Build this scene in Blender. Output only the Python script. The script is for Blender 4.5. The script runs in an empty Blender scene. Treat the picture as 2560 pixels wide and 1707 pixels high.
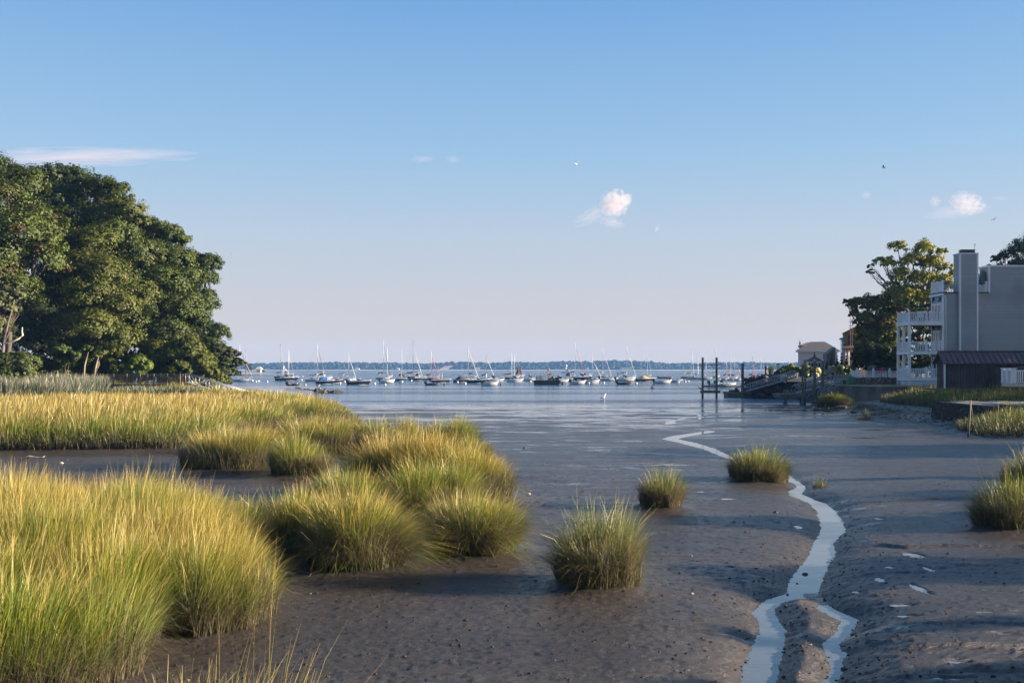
SKY_STR = 0.065; SKY_AIR = 1.0; SKY_DUST = 0.3; SKY_OZ = 3.0; EXPOSURE = 2.0; SUN_E = 5.0
SKY_MIX = 0.90
SKY_STOPS = [(0.0, (212, 194, 189)), (0.05, (207, 196, 196)), (0.13, (189, 201, 216)), (0.21, (158, 194, 225)), (0.345, (119, 169, 223)), (0.6, (75, 122, 190))]
# unseen plants added for their shadows: (x, y, height, radius)
OFF_SHRUBS = [(21, 20.6, 4.8, 1.15), (22, 15.3, 5.0, 1.2), (23, 12.2, 5.3, 0.35), (20, 9.7, 4.9, 1.0), (24, 28.7, 5.0, 0.5)]
OFF_TREES = [(38, 39.5, 7.4, 3.8), (67, 88, 21, 6), (62, 70, 14, 4.5), (59, 80, 13, 4.5), (50, 58, 8.5, 2.8), (47, 75, 7, 2.3), (43, 64.5, 5.5, 2.0), (70, 93, 22, 6.5)]
HAZE = 0.00012; HAZE_COL = (0.24, 0.52, 1.0); SUN_EL, SUN_BACK = 14.0, -0.4
DENOISE = True
import bpy, math, random
import numpy as np
R = math.radians
rng = np.random.default_rng(7)
random.seed(7)
scene = bpy.context.scene
COL = scene.collection

# ------------------------------------------------------------------ camera numbers
F = 2489.0        # focal length in pixels of the 2560 wide photograph
YH = 922.5        # horizon row
CX = 1280.0
CAMZ = 3.4        # camera height above the bay

def at(px, py, z=0.0):
    """ground point seen at a pixel, on the level z"""
    D = (CAMZ - z) * F / (py - YH)
    return (px - CX) * D / F, D, z

def pt(px, py, D):
    """point at depth D"""
    return (px - CX) * D / F, D, CAMZ + (YH - py) * D / F

# ------------------------------------------------------------------ objects
def tag(o, label=None, cat=None, group=None, kind=None):
    if label: o['label'] = label
    if cat: o['category'] = cat
    if group: o['group'] = group
    if kind: o['kind'] = kind
    return o

def thing(name, label, cat, loc=(0, 0, 0), rz=0.0, group=None):
    o = bpy.data.objects.new(name, None)
    o.empty_display_size = 0.3
    COL.objects.link(o)
    o.location = loc
    o.rotation_euler = (0, 0, rz)
    return tag(o, label, cat, group)

def copy_thing(src, loc, rz, label, group=None, scale=1.0):
    r = src.copy(); COL.objects.link(r)
    r.location = loc; r.rotation_euler = (0, 0, rz); r.scale = (scale,) * 3
    r['label'] = label
    if group: r['group'] = group
    for ch in list(src.children):
        c = ch.copy(); COL.objects.link(c); c.parent = r
        for g in list(ch.children):
            d = g.copy(); COL.objects.link(d); d.parent = c
    return r

def np_mesh(name, V, Fc, nper, colors=None, smooth=False):
    """mesh from arrays: V (n,3), Fc flat loop index array, nper verts per face (int or array)"""
    me = bpy.data.meshes.new(name)
    V = np.asarray(V, np.float32); Fc = np.asarray(Fc, np.int32).ravel()
    if np.isscalar(nper):
        nf = len(Fc) // nper; tot = np.full(nf, nper, np.int32)
    else:
        tot = np.asarray(nper, np.int32); nf = len(tot)
    st = np.zeros(nf, np.int32); st[1:] = np.cumsum(tot)[:-1]
    me.vertices.add(len(V)); me.vertices.foreach_set('co', V.ravel())
    me.loops.add(len(Fc)); me.loops.foreach_set('vertex_index', Fc)
    me.polygons.add(nf); me.polygons.foreach_set('loop_start', st); me.polygons.foreach_set('loop_total', tot)
    if smooth: me.polygons.foreach_set('use_smooth', np.ones(nf, bool))
    if colors is not None:
        a = me.color_attributes.new('Col', 'FLOAT_COLOR', 'POINT')
        c = np.ones((len(V), 4), np.float32); c[:, :3] = colors
        a.data.foreach_set('color', c.ravel())
    me.update(calc_edges=True)
    return me

def link_mesh(name, me, mat, parent=None):
    o = bpy.data.objects.new(name, me)
    COL.objects.link(o)
    if mat is not None:
        for m in (mat if isinstance(mat, (list, tuple)) else [mat]):
            me.materials.append(m)
    if parent is not None: o.parent = parent
    return o

class MB:
    """collects simple shapes into one mesh"""
    def __init__(s): s.v = []; s.f = []; s.sm = []; s.mi = []; s.cur = 0
    def add(s, vs, fs, smooth=False):
        b = len(s.v); s.v += [tuple(p) for p in vs]
        for f in fs:
            s.f.append(tuple(i + b for i in f)); s.sm.append(smooth); s.mi.append(s.cur)
        return s
    def box(s, c, d, rz=0.0, ry=0.0, rx=0.0):
        hx, hy, hz = d[0] / 2, d[1] / 2, d[2] / 2
        vs = []
        cz, sz = math.cos(rz), math.sin(rz); cy, sy = math.cos(ry), math.sin(ry); cx_, sx_ = math.cos(rx), math.sin(rx)
        for x in (-hx, hx):
            for y in (-hy, hy):
                for z in (-hz, hz):
                    y2, z2 = y * cx_ - z * sx_, y * sx_ + z * cx_
                    x3, z3 = x * cy + z2 * sy, -x * sy + z2 * cy
                    vs.append((c[0] + x3 * cz - y2 * sz, c[1] + x3 * sz + y2 * cz, c[2] + z3))
        return s.add(vs, [(0, 1, 3, 2), (4, 6, 7, 5), (0, 4, 5, 1), (2, 3, 7, 6), (0, 2, 6, 4), (1, 5, 7, 3)])
    def bb(s, x0, x1, y0, y1, z0, z1):
        return s.box(((x0 + x1) / 2, (y0 + y1) / 2, (z0 + z1) / 2), (abs(x1 - x0), abs(y1 - y0), abs(z1 - z0)))
    def tube(s, pts, r, n=6, cap=True, smooth=True):
        P = [np.array(p, float) for p in pts]
        rs = list(r) if hasattr(r, '__len__') else [r] * len(P)
        rings = []
        for i, p in enumerate(P):
            t = P[min(i + 1, len(P) - 1)] - P[max(i - 1, 0)]
            t = t / (np.linalg.norm(t) + 1e-9)
            a = np.array((0, 0, 1.0)) if abs(t[2]) < 0.9 else np.array((1.0, 0, 0))
            u = np.cross(t, a); u /= np.linalg.norm(u); w = np.cross(t, u)
            rings.append([p + rs[i] * (math.cos(k * 2 * math.pi / n) * u + math.sin(k * 2 * math.pi / n) * w) for k in range(n)])
        vs = [q for rg in rings for q in rg]; fs = []
        for i in range(len(P) - 1):
            for k in range(n):
                k2 = (k + 1) % n
                fs.append((i * n + k, i * n + k2, (i + 1) * n + k2, (i + 1) * n + k))
        s.add(vs, fs, smooth)
        if cap:
            b = len(s.v) - len(vs)
            s.f.append(tuple(b + k for k in range(n))[::-1]); s.sm.append(False); s.mi.append(s.cur)
            s.f.append(tuple(b + (len(P) - 1) * n + k for k in range(n))); s.sm.append(False); s.mi.append(s.cur)
        return s
    def loft(s, rings, close=False, cap=True, smooth=False):
        n = len(rings[0]); vs = [q for rg in rings for q in rg]; fs = []
        for i in range(len(rings) - 1):
            for k in range(n if close else n - 1):
                k2 = (k + 1) % n
                fs.append((i * n + k, i * n + k2, (i + 1) * n + k2, (i + 1) * n + k))
        s.add(vs, fs, smooth)
        if cap:
            b = len(s.v) - len(vs)
            s.f.append(tuple(b + k for k in range(n))[::-1]); s.sm.append(False); s.mi.append(s.cur)
            s.f.append(tuple(b + (len(rings) - 1) * n + k for k in range(n))); s.sm.append(False); s.mi.append(s.cur)
        return s
    def prism(s, poly, axis, a, b):
        """poly in the two other axes, extruded along axis from a to b"""
        def P(u, v, w):
            return (w, u, v) if axis == 'x' else ((u, w, v) if axis == 'y' else (u, v, w))
        n = len(poly)
        vs = [P(u, v, a) for u, v in poly] + [P(u, v, b) for u, v in poly]
        fs = [tuple(range(n))[::-1], tuple(range(n, 2 * n))] + [(k, (k + 1) % n, n + (k + 1) % n, n + k) for k in range(n)]
        return s.add(vs, fs)
    def cyl(s, c, r, h, n=10, r2=None):
        return s.tube([(c[0], c[1], c[2]), (c[0], c[1], c[2] + h)], [r, r if r2 is None else r2], n)
    def ball(s, c, r, nu=10, nv=6, sc=(1, 1, 1)):
        rings = []
        for j in range(nv + 1):
            th = math.pi * j / nv
            rr = max(math.sin(th), 1e-3)
            rings.append([(c[0] + r * sc[0] * rr * math.cos(2 * math.pi * k / nu), c[1] + r * sc[1] * rr * math.sin(2 * math.pi * k / nu), c[2] - r * sc[2] * math.cos(th)) for k in range(nu)])
        return s.loft(rings, close=True, cap=False, smooth=True)
    def build(s, name, mat, parent=None):
        me = bpy.data.meshes.new(name)
        me.from_pydata(s.v, [], s.f)
        me.polygons.foreach_set('use_smooth', s.sm)
        me.polygons.foreach_set('material_index', s.mi)
        me.update()
        return link_mesh(name, me, mat, parent)

# ------------------------------------------------------------------ materials
def new_mat(name):
    m = bpy.data.materials.new(name); m.use_nodes = True
    nt = m.node_tree; nt.nodes.clear()
    out = nt.nodes.new('ShaderNodeOutputMaterial')
    return m, nt, out

def N(nt, typ, **kw):
    n = nt.nodes.new(typ)
    for k, v in kw.items():
        if k.startswith('i_'):
            key = k[2:].replace('_', ' ')
            n.inputs[key].default_value = v
        else: setattr(n, k, v)
    return n

def L(nt, a, b): nt.links.new(a, b)

def pbr(name, col, rough=0.6, metal=0.0, var=0.25, scale=3.0, bump=0.0, bscale=20.0, stretch=(1, 1, 1), spec=0.5, dirt=None, dscale=0.7):
    """principled material with procedural colour variation, optional stains and bump"""
    m, nt, out = new_mat(name)
    p = N(nt, 'ShaderNodeBsdfPrincipled')
    p.inputs['Roughness'].default_value = rough; p.inputs['Metallic'].default_value = metal
    p.inputs['Specular IOR Level'].default_value = spec
    tc = N(nt, 'ShaderNodeTexCoord'); mp = N(nt, 'ShaderNodeMapping'); mp.inputs['Scale'].default_value = stretch
    L(nt, tc.outputs['Object'], mp.inputs['Vector'])
    nz = N(nt, 'ShaderNodeTexNoise'); nz.inputs['Scale'].default_value = scale; nz.inputs['Detail'].default_value = 5
    L(nt, mp.outputs[0], nz.inputs['Vector'])
    mx = N(nt, 'ShaderNodeMix', data_type='RGBA')
    a = tuple(max(0, c * (1 - var)) for c in col); b = tuple(min(1, c * (1 + var)) for c in col)
    mx.inputs[6].default_value = (*a, 1); mx.inputs[7].default_value = (*b, 1)
    L(nt, nz.outputs['Fac'], mx.inputs[0])
    last = mx.outputs[2]
    if dirt is not None:
        n2 = N(nt, 'ShaderNodeTexNoise'); n2.inputs['Scale'].default_value = dscale; n2.inputs['Detail'].default_value = 7
        L(nt, mp.outputs[0], n2.inputs['Vector'])
        rp = N(nt, 'ShaderNodeValToRGB'); rp.color_ramp.elements[0].position = 0.48; rp.color_ramp.elements[1].position = 0.68
        L(nt, n2.outputs['Fac'], rp.inputs[0])
        m2 = N(nt, 'ShaderNodeMix', data_type='RGBA'); m2.inputs[7].default_value = (*dirt, 1)
        L(nt, rp.outputs[0], m2.inputs[0]); L(nt, last, m2.inputs[6]); last = m2.outputs[2]
    L(nt, last, p.inputs['Base Color'])
    if bump > 0:
        n3 = N(nt, 'ShaderNodeTexNoise'); n3.inputs['Scale'].default_value = bscale; n3.inputs['Detail'].default_value = 6
        L(nt, mp.outputs[0], n3.inputs['Vector'])
        bp = N(nt, 'ShaderNodeBump'); bp.inputs['Strength'].default_value = bump; bp.inputs['Distance'].default_value = 0.05
        L(nt, n3.outputs['Fac'], bp.inputs['Height']); L(nt, bp.outputs[0], p.inputs['Normal'])
    L(nt, p.outputs[0], out.inputs[0])
    return m

def leafy(name, trans=0.35, rough=0.55, gloss=0.06):
    """plant surface, colour from the mesh's own per-leaf colours"""
    m, nt, out = new_mat(name)
    at_ = N(nt, 'ShaderNodeAttribute', attribute_name='Col')
    d = N(nt, 'ShaderNodeBsdfDiffuse'); t = N(nt, 'ShaderNodeBsdfTranslucent'); g = N(nt, 'ShaderNodeBsdfGlossy'); g.inputs['Roughness'].default_value = rough
    g.inputs['Color'].default_value = (1, 1, 1, 1)
    L(nt, at_.outputs['Color'], d.inputs['Color']); L(nt, at_.outputs['Color'], t.inputs['Color'])
    a = N(nt, 'ShaderNodeMixShader'); a.inputs[0].default_value = trans
    L(nt, d.outputs[0], a.inputs[1]); L(nt, t.outputs[0], a.inputs[2])
    b = N(nt, 'ShaderNodeMixShader'); b.inputs[0].default_value = gloss
    L(nt, a.outputs[0], b.inputs[1]); L(nt, g.outputs[0], b.inputs[2])
    L(nt, b.outputs[0], out.inputs[0])
    return m

M_GRASS = leafy('cordgrass_blades', 0.3, 0.5, 0.04)
M_LEAF = leafy('tree_leaves', 0.3, 0.6, 0.018)
M_BARK = pbr('bark', (0.07, 0.055, 0.042), 0.9, var=0.4, scale=4, bump=0.6, bscale=9, stretch=(1, 1, 0.25))
M_PALEBARK = pbr('pale_bark', (0.34, 0.29, 0.23), 0.85, var=0.3, scale=3, bump=0.4, bscale=8)

# ------------------------------------------------------------------ numpy noise
def _hash(ix, iy, seed):
    h = (ix.astype(np.int64) * 374761393 + iy.astype(np.int64) * 668265263 + seed * 1442695041) & 0x7fffffff
    h = ((h ^ (h >> 13)) * 1274126177) & 0x7fffffff
    return ((h ^ (h >> 16)) & 0xffff) / 65535.0

def vnoise(x, y, seed=0):
    ix = np.floor(x); iy = np.floor(y); fx = x - ix; fy = y - iy
    ix = ix.astype(np.int64); iy = iy.astype(np.int64)
    u = fx * fx * (3 - 2 * fx); v = fy * fy * (3 - 2 * fy)
    a = _hash(ix, iy, seed); b = _hash(ix + 1, iy, seed); c = _hash(ix, iy + 1, seed); d = _hash(ix + 1, iy + 1, seed)
    return (a * (1 - u) + b * u) * (1 - v) + (c * (1 - u) + d * u) * v

def fbm(x, y, oct=4, seed=0):
    x = np.asarray(x, float); y = np.asarray(y, float)
    s = np.zeros(np.broadcast(x, y).shape); a = 0.5; f = 1.0
    for o in range(oct):
        s += a * vnoise(x * f + 13.7 * o, y * f - 7.3 * o, seed + o); a *= 0.5; f *= 2.03
    return s / (1 - 0.5 ** oct)

def sstep(a, b, x):
    t = np.clip((np.asarray(x, float) - a) / (b - a), 0, 1)
    return t * t * (3 - 2 * t)

def poly_sd(X, Y, poly):
    """signed distance to a polygon (negative inside)"""
    X = np.asarray(X, float); Y = np.asarray(Y, float)
    d2 = np.full(X.shape, 1e18); ins = np.zeros(X.shape, bool)
    n = len(poly)
    for i in range(n):
        ax, ay = poly[i]; bx, by = poly[(i + 1) % n]
        ex, ey = bx - ax, by - ay
        wx, wy = X - ax, Y - ay
        t = np.clip((wx * ex + wy * ey) / (ex * ex + ey * ey + 1e-12), 0, 1)
        qx, qy = wx - ex * t, wy - ey * t
        d2 = np.minimum(d2, qx * qx + qy * qy)
        if ay != by:
            c = ((ay > Y) != (by > Y)) & (X < (bx - ax) * (Y - ay) / (by - ay) + ax)
            ins ^= c
    d = np.sqrt(d2)
    return np.where(ins, -d, d)
# ================================================================== terrain
def zbase(y):
    return np.interp(y, [0, 30, 60, 80, 97, 112, 135], [0.12, 0.10, 0.03, -0.005, -0.045, -0.25, -0.7])
def zbank(y):
    return np.interp(y, [0, 22, 40, 65, 90, 110], [0.20, 0.20, 0.12, 0.045, 0.04, 0.03])

def zw(y): return float(zbase(y)) - 0.005
def strm(pts):
    out = []
    for px, py in pts:
        z = 0.1
        for _ in range(4):
            x, D, _z = at(px, py, z); z = zw(D)
        out.append((x, D))
    return out

# creek outline: left bank then right bank, in photo pixels
MAIN_L = [(1835, 1760), (1850, 1707), (1859, 1659), (1880, 1610), (1899, 1574), (1893, 1550), (1877, 1533), (1903, 1506), (1923, 1496), (1967, 1482), (1966, 1465), (1971, 1452), (1998, 1418), (2022, 1387), (2027, 1370), (2033, 1356), (2052, 1329), (2049, 1305), (2042, 1278), (2022, 1258), (1985, 1243), (1961, 1234), (1981, 1217), (1966, 1203), (1942, 1182), (1895, 1168), (1829, 1150), (1790, 1136), (1757, 1122), (1696, 1106), (1654, 1097), (1676, 1090), (1740, 1081), (1770, 1076)]
MAIN_R = [(1787, 1077), (1785, 1080), (1720, 1091), (1693, 1097), (1742, 1107), (1790, 1122), (1819, 1136), (1842, 1151), (1905, 1166), (1964, 1180), (1992, 1201), (2018, 1215), (2005, 1234), (2030, 1246), (2063, 1257), (2090, 1277), (2109, 1305), (2115, 1328), (2095, 1345), (2086, 1358), (2089, 1387), (2069, 1418), (2056, 1452), (2046, 1480), (2051, 1492), (2037, 1498), (1985, 1501), (1958, 1506), (1938, 1522), (1938, 1535), (1954, 1558), (1966, 1580), (1962, 1620), (1952, 1659), (1940, 1707), (1935, 1760)]
SIDE = [(2051, 1492), (2056, 1500), (2076, 1520), (2115, 1536), (2140, 1550), (2132, 1567), (2119, 1586), (2092, 1610), (2096, 1625), (2120, 1636), (2102, 1642), (2100, 1658), (2104, 1670), (2092, 1690), (2078, 1712), (2070, 1745), (2048, 1745), (2058, 1707), (2075, 1690), (2086, 1672), (2080, 1655), (2073, 1636), (2060, 1612), (2076, 1598), (2090, 1584), (2102, 1568), (2106, 1552), (2080, 1540), (2046, 1520), (2058, 1508), (2046, 1499)]
FAR_A = [(1664, 1061), (1690, 1058), (1684, 1053), (1715, 1046), (1712, 1043), (1690, 1049), (1668, 1054)]
FAR_B = [(1748, 1049), (1757, 1046), (1749, 1041), (1762, 1036), (1756, 1030), (1752, 1034), (1744, 1041)]
P_MAIN = strm(MAIN_L + MAIN_R); P_SIDE = strm(SIDE); P_FA = strm(FAR_A); P_FB = strm(FAR_B)
CREEKS = [P_MAIN, P_SIDE, P_FA, P_FB]
# little rain-pool hollows on the right flat
POOLS = [((2290, 1388), 22, 8), ((2200, 1443), 12, 5), ((2145, 1467), 12, 2), ((2225, 1415), 14, 3), ((2301, 1470), 11, 17), ((2318, 1420), 10, 6), ((2262, 1508), 30, 3), ((2275, 1537), 26, 2), ((1990, 1304), 10, 4), ((2200, 1288), 12, 2), ((2370, 1690), 60, 4), ((2400, 1655), 40, 3), ((2500, 1586), 30, 3), ((2450, 1530), 30, 2), ((1815, 1244), 22, 3), ((1750, 1228), 16, 2)]

# meadows (world outlines of the rooted ground)
def wpoly(pts, z): return [at(a, b, z)[:2] for a, b in pts]
NEAR_MEADOW = [(-14, 8.5), (-6.4, 8.6), (-5.0, 8.8), (-4.1, 9.2), (-3.75, 10.0), (-3.95, 10.8), (-4.05, 11.7), (-3.6, 11.35), (-3.1, 11.7), (-2.95, 12.5), (-3.4, 13.4), (-3.9, 14.6), (-3.9, 15.9), (-4.6, 17.4), (-6.4, 18.4), (-9.5, 18.6), (-14, 18.0)]
MID_MEADOW = [(-48, 34), (-26, 36.0), (-19.0, 37.2), (-15.5, 37.6), (-12.9, 38.0), (-11.6, 40.5), (-12.4, 44), (-12.9, 48.5), (-11.3, 51), (-11.6, 53.5), (-13.4, 56.5), (-12.2, 58.2), (-10.4, 58.8), (-10.0, 61.5), (-11.5, 67), (-15, 76), (-21, 88), (-27, 97), (-33, 104), (-60, 108), (-80, 90), (-80, 40)]
TUSSOCKS = []   # (x, y, base radius, mound)

def shore_x(y): return np.interp(y, [0, 20, 32, 42, 47, 56, 62, 70, 80, 90, 97, 104, 115, 130], [16.5, 18.5, 20, 21.3, 22, 23.6, 24.2, 24.6, 25.0, 26.2, 29.6, 30.8, 31.5, 33])

def ridge(x, y, pts, h, w):
    xs = [p[0] for p in pts]; ys = [p[1] for p in pts]
    yc = np.interp(x, xs, ys)
    fade = sstep(xs[0] - 0.5, xs[0] + 0.6, x) * (1 - sstep(xs[-1] - 0.5, xs[-1] + 0.5, x))
    return h * fade * sstep(-w, w, y - yc) * np.exp(-np.clip(y - yc - w, 0, 99) / 1.4)

RIDGES = []
for pts, h in (([(2090, 1362), (2150, 1359), (2200, 1358), (2260, 1369), (2350, 1367), (2450, 1370), (2620, 1374)], 0.07),
               ([(2050, 1253), (2120, 1251), (2250, 1249), (2400, 1247), (2620, 1246)], 0.06),
               ([(2140, 1620), (2210, 1613), (2300, 1615), (2420, 1618), (2620, 1622)], 0.06),
               ([(2110, 1575), (2240, 1560), (2380, 1557), (2620, 1563)], 0.05),
               ([(2120, 1432), (2200, 1428), (2290, 1430), (2400, 1412), (2620, 1416)], 0.03),
               ([(2160, 1690), (2300, 1682), (2420, 1672), (2620, 1680)], 0.04)):
    RIDGES.append(([at(a, b, 0.3)[:2] for a, b in pts], h))

def ground_z(x, y, fine=True):
    x = np.asarray(x, float); y = np.asarray(y, float)
    sd = np.full(np.broadcast(x, y).shape, 99.0)
    for P in CREEKS: sd = np.minimum(sd, poly_sd(x, y, P) - (0.05 if P is P_SIDE else 0.015))
    wob = (fbm(x * 5, y * 5, 3, 50) - 0.5) * 0.06 + (fbm(x * 17, y * 17, 3, 51) - 0.5) * 0.09
    sdw = sd + wob * np.clip(y / 25, 0.4, 1.6)
    up = zbank(y) * (1 - np.exp(-np.clip(sdw, 0, None) / (0.30 + y * 0.012)))
    dn = np.clip(sdw, -0.4, 0) * 0.25
    z = zbase(y) + up + dn
    # soft swells of the flat
    far = sstep(30, 75, y)
    z = z + (fbm(x * 0.16, y * 0.35, 3, 3) - 0.5) * 0.10 * np.clip(sd, 0, 1.5) / 1.5
    z = z + (fbm(x * 0.10, y * 0.30, 3, 9) - 0.5) * 0.07 * sstep(45, 85, y)
    rk = sstep(0.1, 0.7, sd)
    for pts, h in RIDGES: z = z + ridge(x, y, pts, h * 0.55, 0.045) * rk
    # right bank
    s = (x - shore_x(y))
    z = z + sstep(-0.5, 9, s) * 0.75 + sstep(9, 24, s) * 0.6 * sstep(20, 40, y)
    # meadows are raised
    for P, h, w in ((NEAR_MEADOW, 0.10, 0.5), (MID_MEADOW, 0.30, 0.8)):
        d = poly_sd(x, y, P)
        tgt = np.maximum(z, (0.36 if h < 0.2 else 0.5))
        z = z + (tgt - z) * sstep(w, -w, d)
    # wooded bank at the left
    z = z + sstep(96, 112, y - (x + 30) * 0.05) * sstep(-22, -33, x) * 1.5 * (x < -20)
    for tx, ty, r, h in TUSSOCKS:
        dd = ((x - tx) ** 2 + (y - ty) ** 2) / (r * 1.35) ** 2
        z = z + h * np.exp(-dd * dd)
    for (c, a, b) in POOL_W:
        dd = np.sqrt(((x - c[0]) / a) ** 2 + ((y - c[1]) / b) ** 2) * (0.55 + 0.9 * fbm(x * 7, y * 9, 3, 61))
        z = z - 0.03 * sstep(1.5, 0.7, dd)
    if fine:
        m = sstep(-0.12, 0.12, sdw)
        z = z + m * ((fbm(x * 2.2, y * 3.4, 4, 21) - 0.5) * 0.012 + (fbm(x * 3.5, y * 15, 3, 27) - 0.5) * 0.026 + (fbm(x * 9, y * 13, 3, 22) - 0.5) * 0.011 + (fbm(x * 22, y * 34, 2, 24) - 0.5) * 0.020) * (1 - 0.55 * far)
        lump = np.clip(fbm(x * 8, y * 10, 2, 31) - 0.70, 0, 1) * 0.05 + np.clip(fbm(x * 18, y * 20, 2, 33) - 0.68, 0, 1) * 0.07
        z = z + m * lump * (1 - 0.6 * far)
    return z

POOL_W = []
for c, a, b in POOLS:
    x, y, _ = at(c[0], c[1], 0.3)
    POOL_W.append(((x, y), 0.8 * a * y / F, 0.8 * b * y * y / (F * 3.1)))

def gz(x, y): return float(ground_z(np.array([x]), np.array([y]), False)[0])

# tussock table: name, px, base row, base radius m, height m, number of blades
TUS = [
 ('A', 1505, 1478, 0.56, 1.32, 3400), ('B', 1655, 1272, 0.44, 1.02, 2000), ('C', 1905, 1198, 0.78, 1.15, 3400),
 ('D', 2548, 1326, 0.60, 1.18, 3000), ('E', 2640, 1245, 0.9, 1.38, 3200),
 ('G1', 880, 1436, 0.80, 1.35, 6500), ('G2', 1180, 1392, 0.78, 1.32, 6000), ('G2b', 1075, 1310, 1.15, 1.30, 6500),
 ('G3', 1010, 1255, 1.55, 1.55, 9000), ('G3b', 1150, 1265, 1.25, 1.40, 6500), ('G4', 860, 1330, 1.0, 1.30, 6000),
 ('G5', 565, 1172, 1.75, 1.40, 7000), ('G6', 740, 1190, 0.85, 1.20, 4200), ('G7', 800, 1130, 2.1, 1.45, 8000),
 ('G8', 975, 1128, 1.6, 1.40, 5000), ('G9', 1120, 1142, 1.05, 1.55, 4500), ('G9b', 1180, 1150, 0.6, 0.95, 1800),
 ('G10', 725, 1395, 0.72, 1.22, 4500),
 ('J', 2090, 1012, 1.25, 1.25, 3000),
]
TUSW = {}
for n, px, py, r, h, k in TUS:
    x, y, z = at(px, py, 0.3)
    y -= 0.0
    TUSW[n] = (x, y + r * 0.55)
    TUSSOCKS.append((x, y + r * 0.55, r, 0.10))

# ------------------------------------------------------------------ mud flat mesh (finer near the water's edge we stand at)
rows = np.concatenate([np.geomspace(5.6, 40, 560), np.geomspace(40, 150, 190)[1:]])
us = np.linspace(-0.86, 0.86, 760)
YY, UU = np.meshgrid(rows, us, indexing='ij')
XX = UU * (YY + 2.5)
XX = np.where(np.abs(UU) > 0.62, XX * (1 + (np.abs(UU) - 0.62) * 5), XX)
ZZ = ground_z(XX, YY)
nr, nc = XX.shape
V = np.stack([XX, YY, ZZ], -1).reshape(-1, 3)
idx = np.arange(nr * nc).reshape(nr, nc)
Q = np.stack([idx[:-1, :-1], idx[:-1, 1:], idx[1:, 1:], idx[1:, :-1]], -1).reshape(-1, 4)

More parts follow.
